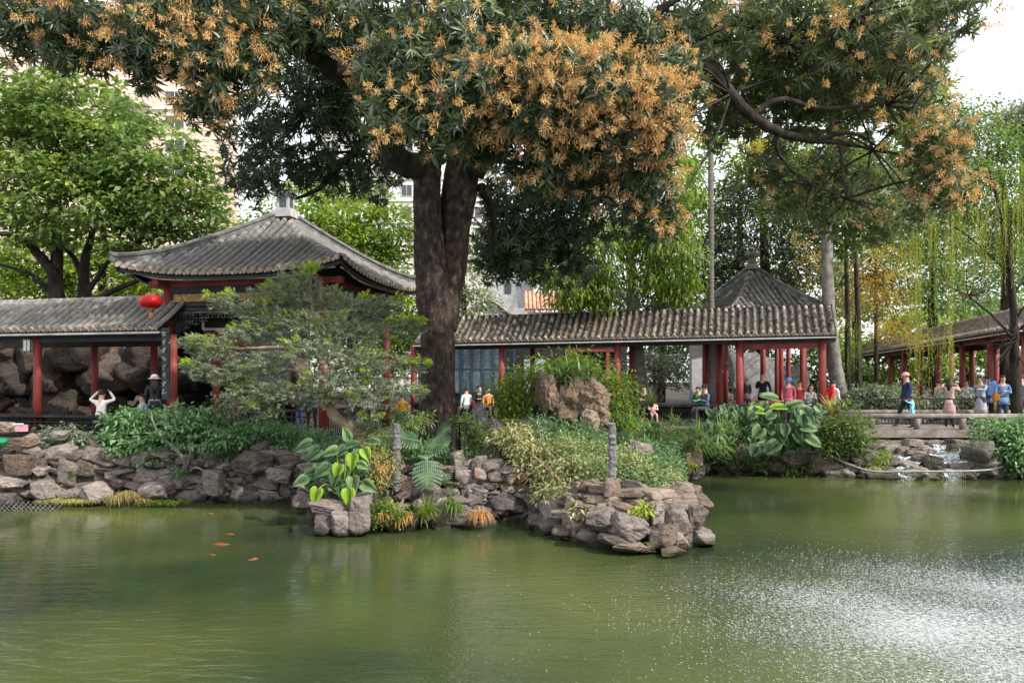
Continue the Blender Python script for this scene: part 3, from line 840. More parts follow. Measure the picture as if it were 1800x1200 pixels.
# inner panel wall of the left bay: red lintel, dark wall, white framed landscape panel
wl = MB()
wa = pc(0.82, -0.55); wb = pc(0.18, -0.55)
iw = thing('panel_wall', 'dark panelled wall with red lintel inside the left pavilion', 'wall', (wa.x, wa.y, FLOOR))
dd = (wb - wa).normalized(); up = Vector((0, 0, 1))
e2 = pc(-0.35, -0.55)
mb = MB(); mb.beam(wa + up * 3.86, wb + up * 3.72, 0.10, 0.30); mb.build('lintel', M['red'], iw)
mb = MB(); mb.beam(wb + up * 3.3, e2 + up * 3.3, 0.08, 2.2); mb.build('panel', M['greywood'], iw)
mb = MB(); mb.beam(wa + up * 4.30, wb + up * 4.30, 0.03, 0.48); mb.build('landscape_panel', M['rockery'], iw)
fm = MB(); n_ = Vector((dd.y, -dd.x, 0)) * 0.035
for (s0, z0, s1, z1) in ((wa, 4.05, wb, 4.05), (wa, 4.56, wb, 4.56)):
    fm.beam(s0 + up * z0 + n_, s1 + up * z1 + n_, 0.06, 0.07)
for s0 in (wa, wb): fm.beam(s0 + up * 4.05 + n_, s0 + up * 4.56 + n_, 0.06, 0.07)
fm.build('white_frame', M['white'], iw)

# ================================================================== LEFT CORRIDOR
lc = thing('covered_walkway', 'low covered walkway with grey tiled roof left of the big pavilion', 'walkway', (-12.2, 21.6, 1.0))
LA, LB = (-16.3, 21.75), (-9.12, 19.95)
A_, B_, d_, inn_, ze_ = gable_roof(lc, LA, LB, 1.25, 3.98, 0.92, 0.245, 0.073, [M['tile'], M['tile_pan'], M['tile_end']], gdrop=0.14)
def on_line(A, B, px):
    """where the line A-B is met by the bearing px"""
    k = (px - 900) / F; ax, ay = A[0], A[1]; dx, dy = B[0] - ax, B[1] - ay
    t = (k * ay - ax) / (dx - k * dy)
    return Vector((ax + t * dx, ay + t * dy, 0))
fl = MB(); mid = (A_ + B_) / 2 + inn_ * 1.25
fl.box((mid.x, mid.y, 0.96), ((B_ - A_).length, 2.3, 0.14), math.atan2(d_.y, d_.x)); fl.build('floor', M['paving'], lc)
for px in (47, -70, 288):
    q = on_line(LA, LB, px) + inn_ * 0.35; post(lc, q.x, q.y, 1.03, 3.8, 0.11)
for px in (60, 172, 290):
    q = on_line(LA, LB, px) + inn_ * 2.15; post(lc, q.x, q.y, 1.03, 3.8, 0.10)
bm = MB(); bm.beam(A_ + inn_ * .35 + up * 3.74, B_ + inn_ * .35 + up * 3.74, 0.12, 0.20); bm.beam(A_ + inn_ * 2.15 + up * 3.72, B_ + inn_ * 2.15 + up * 3.72, 0.12, 0.26)
bm.build('beam', M['darkwood'], lc)
ra = A_ + inn_ * .2; rb = B_ + inn_ * .2
mb = MB(); mb.beam(ra + up * 1.62, rb + up * 1.62, 0.34, 0.06); mb.beam(ra + up * 1.10, rb + up * 1.10, 0.05, 0.05)
for z in (1.22, 1.34, 1.46): mb.beam(ra + up * z, rb + up * z, 0.03, 0.035)
for i in range(40): 
    p = ra.lerp(rb, i / 39); mb.beam(p + up * 1.06, p + up * 1.6, 0.03, 0.03)
mb.beam(ra + inn_ * 0.25 + up * 1.3, rb + inn_ * 0.25 + up * 1.3, 0.03, 0.6)
mb.build('bench_rail', M['darkwood'], lc)

# hanging signs, lamp and lantern
q = on_line(LA, LB, 294) + inn_ * -0.05
sb = thing('couplet_board', 'narrow black board with a column of pale characters hung on the red corner post', 'sign', (q.x, q.y, 2.0))
zt, zb = Zz(576, q.y), Zz(702, q.y)
mb = MB(); mb.beam(Vector((q.x, q.y, zb)), Vector((q.x, q.y, zt)), 0.05, 0.20); mb.build('board', plain('dark_green_lacquer', (0.02, 0.028, 0.028), 0.3), sb)
rs = random.Random(3)
for i in range(8):
    mb = MB()
    cz = zt - 0.16 - i * (zt - zb - 0.3) / 7.3
    for k in range(5):
        h_ = rs.random() < 0.5
        mb.box((q.x + rs.uniform(-.03, .03), q.y - 0.116, cz + (k - 2) * 0.022), (0.09 if h_ else 0.018, 0.012, 0.012 if h_ else 0.05))
    mb.build('character', M['gutter'], sb)

q = on_line(LA, LB, 38) + inn_ * 0.22
lm = thing('wall_lamp', 'white glass box lamp fixed to the leftmost red post', 'lamp', (q.x, q.y, 3.2))
zc = Zz(607, q.y)
mb = MB(); mb.box((q.x, q.y, zc), (0.19, 0.16, 0.30)); mb.build('lamp_glass', M['white'], lm)
mb = MB()
for sx_ in (-1, 1):
    for sy_ in (-1, 1): mb.box((q.x + sx_ * 0.10, q.y + sy_ * 0.085, zc), (0.02, 0.02, 0.34))
mb.box((q.x, q.y, zc + 0.165), (0.24, 0.21, 0.025)); mb.box((q.x, q.y, zc - 0.165), (0.24, 0.21, 0.025)); mb.box((q.x, q.y - .083, zc), (0.02, 0.01, 0.3)); mb.box((q.x + .13, q.y, zc), (.08, .03, .03))
mb.build('lamp_frame', M['greywood'], lm)
lp = P(265, 530, 19.6)
ln = thing('lantern', 'round red silk lantern hanging under the pavilion corner', 'lantern', tuple(lp))
mb = MB(); prof = []
for t in np.linspace(-1, 1, 15):
    prof.append((0.13 + 0.155 * math.sqrt(max(0, 1 - t * t)) ** 1.2, t * 0.165))
K = 24; vs = []
for r_, z_ in prof:
    for k in range(K):
        a = 2 * math.pi * k / K; rr = r_ * (1.0 if k % 2 else 0.965); vs.append((lp.x + rr * math.cos(a), lp.y + rr * math.sin(a), lp.z + z_))
mb.add(vs, [(i * K + k, i * K + (k + 1) % K, (i + 1) * K + (k + 1) % K, (i + 1) * K + k) for i in range(14) for k in range(K)], 0, True)
mb.build('lantern_shade', M['lantern'], ln)
mb = MB(); mb.lathe(lp, [(0.0, .2), (0.12, .2), (0.12, .16)], 14); mb.lathe(lp, [(0.12, -.16), (0.12, -.205), (0, -.205)], 14); mb.build('rim', M['gold'], ln)
mb = MB(); mb.tube([lp + Vector((0, 0, -.2)), lp + Vector((0, 0, -.26))], 0.05, 8); mb.tube([lp + Vector((0, 0, -.26)), lp + Vector((0, 0, -.46))], [0.035, 0.05], 10)
mb.build('tassel', surf('ochre_tassel', (0.4, 0.12, 0.06), (0.5, 0.28, 0.14), 9), ln)
mb = MB(); mb.tube([lp + Vector((0, 0, .2)), lp + Vector((0.02, 0.05, 0.72))], 0.008, 5); mb.build('cord', M['darkwood'], ln)

# ================================================================== MIDDLE CORRIDOR
mc = thing('covered_walkway', 'long covered walkway with brown weathered tile roof right of the big trunk', 'walkway', (4.0, 28.5, 1.0))
MA, MB_ = (-3.9, 30.35), (10.95, 25.9)
TB = [M['tile_old'], M['tile_pan'], M['tile_end'], M['tile_mid']]
A2, B2, d2, in2, ze2 = gable_roof(mc, MA, MB_, 1.35, 4.10, 1.02, 0.250, 0.078, TB, zB=4.20, gdrop=0.15, mat_ridge='tile_pan', mix_=lambda t: 0 if (t < .36 or t > .62) else (3 if random.random() < .7 else 0))
mid = (A2 + B2) / 2 + in2 * 1.35
fl = MB(); fl.box((mid.x, mid.y, 1.02), ((B2 - A2).length, 2.5, 0.2), math.atan2(d2.y, d2.x)); fl.build('floor', M['paving'], mc)
for px, w_ in ((722, .13), (878, .115), (1083, .13), (1300, .13), (1447, .13)):
    q = on_line(MA, MB_, px) + in2 * 0.3; post(mc, q.x, q.y, 1.12, 3.98, w_)
for px in (908, 1095, 1238, 1262, 1420):
    q = on_line(MA, MB_, px) + in2 * 2.3; post(mc, q.x, q.y, 1.12, 4.0, .105)
bm = MB(); bm.beam(A2 + in2 * .3 + up * 3.90, B2 + in2 * .3 + up * 4.0, 0.14, 0.20); bm.build('beam', M['darkwood'], mc)
bm = MB(); bm.beam(A2 + in2 * 2.3 + up * 3.95, B2 + in2 * 2.3 + up * 4.05, 0.12, 0.16)
q0 = on_line(MA, MB_, 1300); bm.beam(q0 + in2 * .34 + up * 3.78, B2 + in2 * .34 - d2 * .5 + up * 3.82, 0.08, 0.22); bm.build('red_beam', M['red'], mc)
ra, rb = A2 + in2 * .15, B2 + in2 * .15 - d2 * .4
mb = MB(); mb.beam(ra + up * 1.70, rb + up * 1.70, 0.36, 0.09); mb.beam(ra + up * 1.18, rb + up * 1.18, 0.06, 0.08); mb.beam(ra + up * 1.52, rb + up * 1.52, 0.04, 0.12)
for i in range(100):
    p = ra.lerp(rb, i / 99); mb.beam(p + up * 1.1, p + up * 1.7, 0.03, 0.03)
mb.beam(ra + in2 * 0.22 + up * 1.35, rb + in2 * 0.22 + up * 1.35, 0.03, 0.6)
mb.build('bench_rail', M['darkwood'], mc)

# ================================================================== FAR PAVILION
fp = thing('pavilion', 'small far pavilion with mossy dark pyramid roof rising behind the middle walkway', 'pavilion', (10, 32, 1.1))
FC, FU, FV, FA = (10.0, 32.0), (-.257, .966), (.966, .257), 2.05
TD = [surf('mossy_dark_tile', (0.085, 0.082, 0.08), (0.24, 0.23, 0.215), 6, 0.85, 0.5, 20, c3=(0.42, 0.39, 0.35), detail=9), M['tile_pan'], M['tile_end']]
pyramid_roof(fp, FC, FU, FV, FA, 5.25, 0.22, 7.22, 0.262, 0.080, TD, gut=False)
mb = MB(); c = (FC[0], FC[1], 7.2)
mb.lathe(c, [(0.0, .0), (0.30, .0), (0.30, .14), (.18, .18), (.17, .48), (.26, .52), (.33, .60), (.33, .64), (0, .66)], 8, smooth=False); mb.build('finial', M['conc'], fp)
fu = Vector((FU[0], FU[1], 0)).normalized(); fv = Vector((FV[0], FV[1], 0)).normalized(); fc = Vector((FC[0], FC[1], 0)); fh = FA - .6
fcn = [fc + fu * (i * fh) + fv * (j * fh) for i, j in ((-1, -1), (1, -1), (1, 1), (-1, 1))]
for q in fcn: post(fp, q.x, q.y, 1.15, 5.1, .11)
for a, b in zip(fcn, fcn[1:] + fcn[:1]):
    mb = MB(); mb.beam(a + up * 4.98, b + up * 4.98, .13, .24); mb.beam(a + up * 4.2, b + up * 4.2, .08, .16); mb.build('red_beam', M['red'], fp)
    for t in (.36, .64):
        p = a.lerp(b, t); post(fp, p.x, p.y, 1.15, 4.9, .09)
mb = MB(); mb.box((FC[0], FC[1], 1.0), (4.1, 4.1, .3), math.atan2(fu.y, fu.x)); mb.build('floor', M['paving'], fp)
railing(fp, fcn[0], fcn[3], 1.15, .6, .2, 'red')
railing(fp, fcn[1], fcn[2], 1.15, .6, .2, 'red')

# extra colonnade and screen wall behind the far pavilion
qw = thing('brick_pillar', 'tall grey brick pillar beside the red posts of the middle walkway', 'pillar', (X(1222, 31), 31, 1.0))
mb = MB(); mb.box((X(1223, 31), 31, 2.7), (0.42, .42, 3.6)); mb.box((X(1223, 31), 31, 1.05), (0.54, .54, .3)); mb.box((X(1223, 31), 31, 4.53), (0.5, .5, .08)); mb.build('shaft', M['greybrick'], qw)
wr = thing('relief_wall', 'pale carved rock relief wall seen through the red posts of the far pavilion', 'wall', (X(1345, 37), 37, 1.0))
Vw, Fw = rock_shape((2.6, .8, 3.2), 91, rough=.09, craggy=.16, ICO=ICO4)
o = np_obj('relief', Vw + np.array([X(1335, 37), 37, 2.3]), Fw, M['greyrock'], wr)
Vw, Fw = rock_shape((1.6, .8, 2.4), 92, rough=.09, craggy=.16, ICO=ICO4)
o = np_obj('relief', Vw + np.array([X(1395, 37), 37, 2.2]), Fw, M['greyrock'], wr)

# ================================================================== RIGHT WALKWAY
rw = thing('covered_walkway', 'covered walkway with thatch-brown tiled roof receding at the far right behind the willow', 'walkway', (20, 37, 1.0))
RA, RB = (17.4, 26.2), (26.0, 60.0)
A3, B3, d3, in3, ze3 = gable_roof(rw, RA, RB, 1.5, 4.45, .95, .25, .085, [surf('pale_brown_tile', (.18, .14, .11), (.36, .30, .25), 6, .85, .4, 18, detail=9), M['tile_mid'], M['tile_end']], gdrop=.17, mat_ridge='conc')
L3 = (B3 - A3).length
for i in range(11):
    for w_ in (.3, 2.7):
        q = A3 + d3 * (0.6 + i * (L3 - 1) / 10) + in3 * w_; post(rw, q.x, q.y, .9, 4.3, .12)
bm = MB(); bm.beam(A3 + in3 * .3 + up * 4.18, B3 + in3 * .3 + up * 4.18, .12, .22); bm.beam(A3 + in3 * 2.7 + up * 4.18, B3 + in3 * 2.7 + up * 4.18, .12, .22); bm.build('red_beam', M['red'], rw)
mid = (A3 + B3) / 2 + in3 * 1.5
mb = MB(); mb.box((mid.x, mid.y, .98), (L3, 2.9, .12), math.atan2(d3.y, d3.x)); mb.build('floor', M['paving'], rw)
railing(rw, A3 + in3 * .3, B3 + in3 * .3, 1.04, .6, .4)

# ================================================================== BRIDGE
br = thing('stone_bridge', 'low flat concrete bridge with a single thick rail over the rocky cascade', 'bridge', (13, 24, 1.0))
mb = MB(); mb.box((13.4, 24.6, 1.02), (6.8, 2.8, .18)); mb.box((13.4, 23.22, .99), (6.9, .12, .24)); mb.build('deck', M['conc'], br)
mb = MB(); mb.box((13.4, 23.32, .70), (6.8, .25, .18)); mb.box((13.4, 25.6, .70), (6.8, .25, .18)); mb.build('girder', M['conc'], br)
for yy, zc in ((23.28, 1.50), (25.8, 1.52)):
    mb = MB(); mb.tube([(9.9, yy, zc), (13, yy, zc + .01), (16.9, yy, zc)], .085, 10); mb.build('handrail', M['conc'], br)
    for x in (10.9, 12.28, 13.66, 15.04, 16.4):
        mb = MB(); mb.tube([(x, yy, 1.08), (x, yy, 1.3), (x, yy, 1.44)], [.10, .09, .10], 10); mb.build('rail_post', M['conc'], br)
for x in (12.95, 13.1):
    mb = MB(); mb.box((x, 23.5, .35), (.12, .2, .6)); mb.build('pier', M['conc'], br)
pt = MB(); pt.box((14, 29, .955), (12, 6, .12)); tag(pt.build('path', M['paving']), kind='structure')
pt = MB(); pt.box((8, 24.7, 1.0), (7, 1.8, .14)); tag(pt.build('shore_path', M['paving']), kind='structure')
# black bar fence behind the bridge
bf = thing('iron_fence', 'black iron bar fence behind the bridge in front of the shrubs', 'fence', (14, 26.6, 1.0))
mb = MB(); mb.beam((10.4, 26.6, 1.95), (17, 26.6, 1.95), .04, .04); mb.beam((10.4, 26.6, 1.1), (17, 26.6, 1.1), .04, .04); mb.build('rail', M['darkwood'], bf)
mb = MB()
for i in range(56): mb.beam((10.4 + i * .12, 26.6, 1.0), (10.4 + i * .12, 26.6, 1.95), .018, .018)
mb.build('bars', M['darkwood'], bf)

# ================================================================== BUILDINGS BEHIND
hl = thing('garden_hall', 'garden hall with teal lattice doors behind the middle walkway just right of the big trunk', 'building', (-1.5, 37, 1.0))
y = 37.0; x0, x1 = X(735, y), X(905, y)
mb = MB(); mb.box(((x0 + x1) / 2, y + 1.2, 2.8), (x1 - x0, 2.0, 3.9)); mb.build('wall', M['tealwood'], hl)
mb = MB(); mb.box(((x0 + x1) / 2, y - .3, 1.15), (x1 - x0 + 1, 1.6, .5)); mb.build('terrace', M['conc'], hl)
npan = 9; pw = (x1 - x0) / npan
for i in range(npan):
    cx = x0 + (i + .5) * pw
    fr = MB()
    for sx_ in (-1, 1): fr.box((cx + sx_ * (pw / 2 - .03), y, 2.85), (.06, .08, 3.1))
    for z in (1.35, 2.0, 3.15, 4.35): fr.box((cx, y, z), (pw - .13, .07, .07))
    for z0_, z1_ in ((2.05, 3.1), (3.2, 4.3)):
        for j in range(1, 5): fr.box((cx - pw / 2 + j * pw / 5, y - .01, (z0_ + z1_) / 2), (.02, .03, z1_ - z0_))
        if z0_ > 3 or i % 2 == 0:
            for j in range(1, 7): fr.box((cx, y - .012, z0_ + j * (z1_ - z0_) / 7), (pw - .12, .03, .018))
    f = fr.build('lattice_door', M['tealwood'], hl)
    g = MB(); g.box((cx, y + .05, 3.17), (pw - .1, .03, 2.4)); gl = g.build('pane', M['paleglass']); attach(gl, f)
hb = thing('garden_hall', 'dark hall with a red eave beam behind the middle walkway and garden rock', 'building', (4, 36, 1))
mb = MB(); mb.box((X(1000, 37) - .2, 38, 2.9), (6.0, 2.0, 3.9)); mb.build('wall', M['darkwood'], hb)
mb = MB(); mb.box((X(1045, 36.9), 36.85, 4.02), (2.4, .14, .12)); mb.build('red_beam', M['red'], hb)
for px in (1012, 1068):
    mb = MB(); mb.box((X(px, 36.9), 36.86, 2.5), (.16, .16, 3.0)); mb.build('post', M['red'], hb)
for px in (930, 950):
    mb = MB(); mb.box((X(px, 36.9), 36.95, 2.7), (.5, .06, 1.8)); mb.build('window', M['paleglass'], hb)

gb = thing('brick_house', 'grey brick house with tile-trimmed gable rising over the middle walkway roof', 'house', (-1, 46, 0))
y = 46.0
g1 = [P(790, 575, y), P(925, 575, y), P(858, 522, y)]
mb = MB(); vs = [Vector((p.x, y, p.z)) for p in g1]; vs += [Vector((p.x, y, 0)) for p in (g1[0], g1[1])]
b2 = [v_ + Vector((0, 5, 0)) for v_ in vs]
mb.add(vs + b2, [(3, 4, 1, 2, 0), (5, 7, 6, 9, 8), (3, 8, 9, 4), (4, 9, 6, 1), (8, 3, 0, 5)]); mb.build('gable_wall', M['greybrick'], gb)
mb = MB()
for p, q in ((g1[0], g1[2]), (g1[2], g1[1])):
    mb.beam(p + Vector((0, -.15, .05)), q + Vector((0, -.15, .05)), .5, .12)
    n_ = int((q - p).length / .3)
    for i in range(n_):
        c = p.lerp(q, (i + .5) / n_) + Vector((0, -.35, .1)); mb.tube([c, c + Vector((0, 5.4, 0))], .10, 6)
mb.build('roof', M['tile_end'], gb)
y = 50.0
mb = MB(); xa, xb = X(858, y), X(938, y); mb.box(((xa + xb) / 2, y + 2, 4.8), (xb - xa, 4, 9.6)); tw = mb.build('tower_wall', M['greybrick'], gb)
mb = MB(); mb.box((X(893, y), y - .02, Zz(507, y)), (.42, .1, .62)); mb.build('window', M['darkglass'], gb)
mb = MB(); mb.box((X(944, y), y - .6, Zz(490, y)), (.36, .5, 1.3)); mb.box((X(944, y), y - .6, Zz(474, y)), (.48, .6, .1)); mb.build('chimney', M['white'], gb)
y = 47.0
mb = MB(); A_ = P(925, 545, y); B_ = P(1000, 545, y)
for i in range(11):
    x = A_.x + i * .25; mb.tube([(x, y - .2, A_.z), (x, y + 1.6, A_.z + 1.3)], .11, 7)
mb.add([(A_.x - .1, y - .15, A_.z - .02), (A_.x + 2.7, y - .15, A_.z - .02), (A_.x + 2.7, y + 1.6, A_.z + 1.25), (A_.x - .1, y + 1.6, A_.z + 1.25)], [(0, 1, 2, 3)])
mb.build('lower_roof', surf('orange_clay_tile', (0.40, 0.20, 0.13), (0.58, 0.36, 0.26), 4, .8, .3), gb)
mb = MB(); mb.box((A_.x + 1.4, y + 1, A_.z / 2 - .1), (2.6, 1.9, A_.z)); mb.build('side_wall', M['palewall'], gb)

def tower(name, label, px0, px1, y, top, mat, wcol, floors, rows, rz=0.0, hgt=3.0):
    x0, x1 = X(px0, y), X(px1, y)
    t = thing(name, label, 'apartment block', ((x0 + x1) / 2, y + 6, 0))
    t.rotation_euler = (0, 0, 0)
    mb = MB(); mb.box(((x0 + x1) / 2, y + 8, top / 2), (x1 - x0, 16, top)); mb.build('wall', M[mat], t)
    n = rows; wdt = (x1 - x0) / n
    mb = MB()
    for f in range(floors):
        z = 4 + f * hgt
        mb.box(((x0 + x1) / 2, y - .1, z - .9), (x1 - x0, .25, .16))
    mb.build('floor_bands', M['white'], t)
    for f in range(floors):
        z = 4 + f * hgt + .5
        if z < Zz(420, y): continue
        for i in range(n):
            cx = x0 + (i + .5) * wdt
            mb = MB(); w_ = wdt * (.42 if i % 2 else .6)
            mb.box((cx, y - .03, z), (w_ + .16, .12, 1.66)); fr_ = mb.build('window', M['white'], t)
            mb = MB(); mb.box((cx - w_ * .255, y - .1, z), (w_ * .46, .04, 1.5)); mb.box((cx + w_ * .255, y - .1, z), (w_ * .46, .04, 1.5)); g_ = mb.build('pane', M['darkglass']); attach(g_, fr_)
            if i % 3 == 1:
                mb = MB(); mb.box((cx, y - .55, z - .75), (w_ + .5, 1.0, .9)); mb.build('balcony', M[mat], t)
    return t
tower('apartment_building', 'tall pink apartment block showing between the mango branches at upper left', -160, 335, 95, 46, 'pinkwall', None, 12, 9)
tower('apartment_building', 'pale apartment block glimpsed through the mango leaves behind the big trunk', 560, 870, 105, 52, 'palewall', None, 13, 7)

# ================================================================== ROCKS
def stone_wall(name, label, path, z_top, zb=-0.25, mat='stone', sw=(.22, .58), sh=(.10, .23), depth=.55, seed=1, lean=0.25, cat='stone bank', hi=False):
    """a rough dry-stone bank laid along path (x,y); every stone is its own hull inside the bank's mesh"""
    r = np.random.default_rng(seed)
    t = thing(name, label, cat, (path[0][0], path[0][1], 0))
    Vs = []; Fs = []; rn = []; o = 0
    for (xa, ya), (xb, yb) in zip(path, path[1:]):
        L = math.hypot(xb - xa, yb - ya); ang = math.atan2(yb - ya, xb - xa); nx, ny_ = -math.sin(ang), math.cos(ang)
        if ny_ < 0 and abs(ny_) > 0.4: nx, ny_ = -nx, -ny_
        z = zb
        while z < z_top:
            h = r.uniform(*sh); s = -r.uniform(0, .4)
            while s < L:
                w_ = r.uniform(*sw); hh = h * r.uniform(.75, 1.35)
                if r.random() < .10: hh *= 1.8; w_ *= .7
                if z + hh * .5 > z_top + .22: s += w_; continue
                V, Fc = rock_shape((w_ * 1.08, depth * r.uniform(.8, 1.3), hh * 1.12), int(r.integers(1e9)), rough=.05, boxy=.72, cuts=8, ICO=ICO3 if hi else ICO2)
                V = rot_y(V, r.normal(0, .12)); V = rot_z(V, ang + r.normal(0, .16))
                f = (z - zb) / max(.1, z_top - zb)
                ins = depth * .35 + lean * f + r.normal(0, .07)
                c = np.array([xa + (xb - xa) * (s + w_ / 2) / L + nx * ins, ya + (yb - ya) * (s + w_ / 2) / L + ny_ * ins, z + hh / 2])
                Vs.append(V + c); Fs.append(Fc + o); o += len(V); rn.append(np.full(len(Fc), r.random()))
                s += w_ * r.uniform(.9, 1.02)
            z += h * .88
    ob = np_obj('stones', np.concatenate(Vs), np.concatenate(Fs), M[mat], t, rnd=np.concatenate(rn))
    return t
stone_wall('stone_bank', 'long dry-stone bank at the water edge below the left walkway and shrubs', [(-13.5, 16.15), (-10.8, 16.1), (-7.5, 16.3), (-4.5, 16.2)], 1.0, seed=2, hi=True)
stone_wall('stone_bank', 'stone facing of the bank between heart-leaved plant and cascade of pale leaves', [(-4.5, 16.2), (-3.7, 14.6), (-3.2, 14.2), (-2.0, 14.3), (-.5, 14.2), (.7, 14.1)], .95, seed=5, hi=True, sw=(.18, .40), sh=(.10, .2))
stone_wall('stone_bank', 'dark mossy stone bank on the far shore under the broad green leaves', [(4.3, 19.6), (5.2, 21.3), (8.0, 21.3), (9.4, 20.6)], .8, seed=9, mat='wet')
stone_wall('stone_bank', 'stone bank at the far right edge beyond the cascade', [(12.6, 20.1), (14.0, 20.7), (17.5, 21.0)], .75, seed=12, mat='wet')
# the rocky point
stone_wall('stone_bank', 'low stone courses of the point left of the speckled pillar', [(.2, 14.2), (.55, 13.2), (.95, 12.4)], .45, seed=21, mat='stone', sw=(.3, .6), sh=(.18, .34), hi=True)

stone_wall('stone_bank', 'stacked thin stones forming the body of the rocky point', [(.95, 12.45), (1.55, 12.05), (2.45, 11.95), (2.95, 12.35), (3.15, 13.2)], .78, seed=33, mat='stone_warm', sw=(.16, .46), sh=(.07, .19), depth=.45, lean=.15, hi=True)
stone_wall('stone_bank', 'low stone edging behind the green and rusty ferns', [(-2.35, 13.45), (-1.2, 13.5), (-.3, 13.65)], .42, seed=35, mat='stone', sw=(.18, .46), sh=(.09, .2), lean=.5, hi=True)

G = 'boulders set along the pond edge'
def brock(px, py, Y, w_, h_, d_, seed, mat, label, rz=0.0, tilt=0.0, craggy=0.0, boxy=.75, name='boulder', rough=.06, cat='rock'):
    """boulder whose centre lies at sheet position px,py"""
    c = P(px, py, Y)
    return rock(name, label, tuple(c), (w_, d_, h_), seed, mat, rz, tilt, G, craggy, True, cat, boxy, rough)
# tip of the point (px, py centre; Y; metres)
brock(1165, 885, 12.3, 1.05, 0.29, 0.76, 101, 'stone_warm', 'broad flat brown slab capping the rocky point right of the pillar', 0.1, -.04)
brock(1222, 880, 12.4, 0.52, 0.20, 0.50, 102, 'stone_warm', 'square-ended tan slab jutting right from the top of the rocky point', -.2, .06)
brock(1120, 862, 12.6, 0.34, 0.29, 0.42, 103, 'stone', 'small craggy brown rock on top of the point beside the pillar foot', .3, 0, .1)
brock(1152, 905, 11.9, 0.22, 0.42, 0.34, 104, 'stone', 'upright mauve block under the capping slab of the point', .15, .0, 0, .9)
brock(1182, 912, 12.0, 0.37, 0.52, 0.50, 105, 'stone', 'dark pitted boulder tucked under the flat slab on the point', .5, 0, .09)
brock(1212, 905, 12.2, 0.40, 0.42, 0.50, 106, 'stone', 'rough grey overhanging rock on the right side of the point', .2, .5, .1)
brock(1162, 944, 11.65, 0.39, 0.40, 0.42, 107, 'stone_warm', 'sunlit pinkish angular rock at the front foot of the point', .6, .25)
brock(1190, 950, 11.8, 0.25, 0.29, 0.34, 108, 'stone_warm', 'pale cracked block leaning at the front right of the point', -.3, -.4)
brock(1207, 945, 12.0, 0.12, 0.35, 0.17, 109, 'stone_warm', 'thin upright orange stone standing in the water at the point', 0, .05)
brock(1233, 945, 12.1, 0.35, 0.25, 0.42, 110, 'stone', 'low brown boulder lying in the water just right of the point', .2, .12)
brock(1105, 925, 11.7, 0.52, 0.39, 0.50, 111, 'stone', 'big furrowed brown boulder at the front left of the point', .3, .1, .1)
brock(1110, 960, 11.5, 0.55, 0.13, 0.42, 112, 'stone_warm', 'low white-flecked slab at the waterline of the point', -.1, .05, .06)
brock(1183, 968, 11.4, 0.35, 0.08, 0.29, 113, 'stone_warm', 'flat wet slab at the waterline under the pinkish rock', 0, 0)
brock(1060, 915, 11.9, 0.50, 0.35, 0.50, 114, 'stone', 'dark undercut boulder left of the furrowed boulder', -.2, .1, .1)
brock(1142, 958, 11.5, 0.13, 0.10, 0.17, 115, 'wet', 'small mossy stone in the gap of the point at the waterline', 0, 0)
brock(1078, 948, 11.6, 0.42, 0.15, 0.42, 116, 'wet', 'mossy low stone at the waterline left of the point', .1, .1)
brock(1020, 922, 12.6, .50, .42, .5, 117, 'stone', 'mauve block under the drooping pale leaves left of the point', .5, .1)
brock(973, 915, 13.1, .42, .36, .45, 118, 'stone', 'squarish grey-mauve block near the waterline under pale leaves', .2, 0, 0, .9)
brock(945, 915, 13.4, .30, .30, .4, 119, 'stone', 'small dark stone left of the squarish block', 0, 0)
# peninsula with the heart-leaved plant
brock(572, 918, 13.0, .33, .42, .45, 121, 'stone', 'left of the three upright grey blocks standing in the water', .1, .03, 0, .92)
brock(604, 920, 12.9, .32, .38, .45, 122, 'stone', 'middle of the three upright grey blocks standing in the water', -.1, 0, 0, .92)
brock(633, 908, 12.9, .34, .58, .45, 123, 'stone', 'right, tallest and pitted of the three upright grey blocks in the water', .1, -.03, .05, .9)
brock(582, 890, 13.1, .66, .20, .6, 124, 'stone', 'flat slab resting across the upright grey blocks', .1, .08)
brock(632, 882, 13.1, .40, .20, .5, 125, 'stone', 'tilted grey slab on the tallest upright block', .2, -.3)
brock(705, 915, 13.5, .6, .3, .5, 126, 'stone', 'low stone at the waterline behind the ferns', 0, .05)
brock(790, 900, 13.7, .7, .34, .5, 127, 'stone', 'layered grey stone at the waterline left of the rusty fern', 0, .05, .08)
brock(835, 905, 13.9, .42, .26, .4, 128, 'stone', 'rounded stone just above the rusty fern', .4, 0)
brock(735, 860, 14.2, .7, .34, .5, 129, 'stone_warm', 'pinkish brown boulder beneath the split-leaf plant', .2, .15)
brock(830, 870, 14.5, .36, .6, .4, 130, 'stone', 'upright squared mauve stone in the bank right of the split-leaf plant', .1, 0, 0, .92)
brock(868, 800, 15.3, .34, .62, .35, 131, 'wet', 'tall rounded mossy boulder in front of the grey standing stones', 0, .05, 0, .7)
brock(890, 895, 14.5, .5, .4, .4, 132, 'stone', 'square grey stone at the waterline right of the rusty fern', 0, 0)
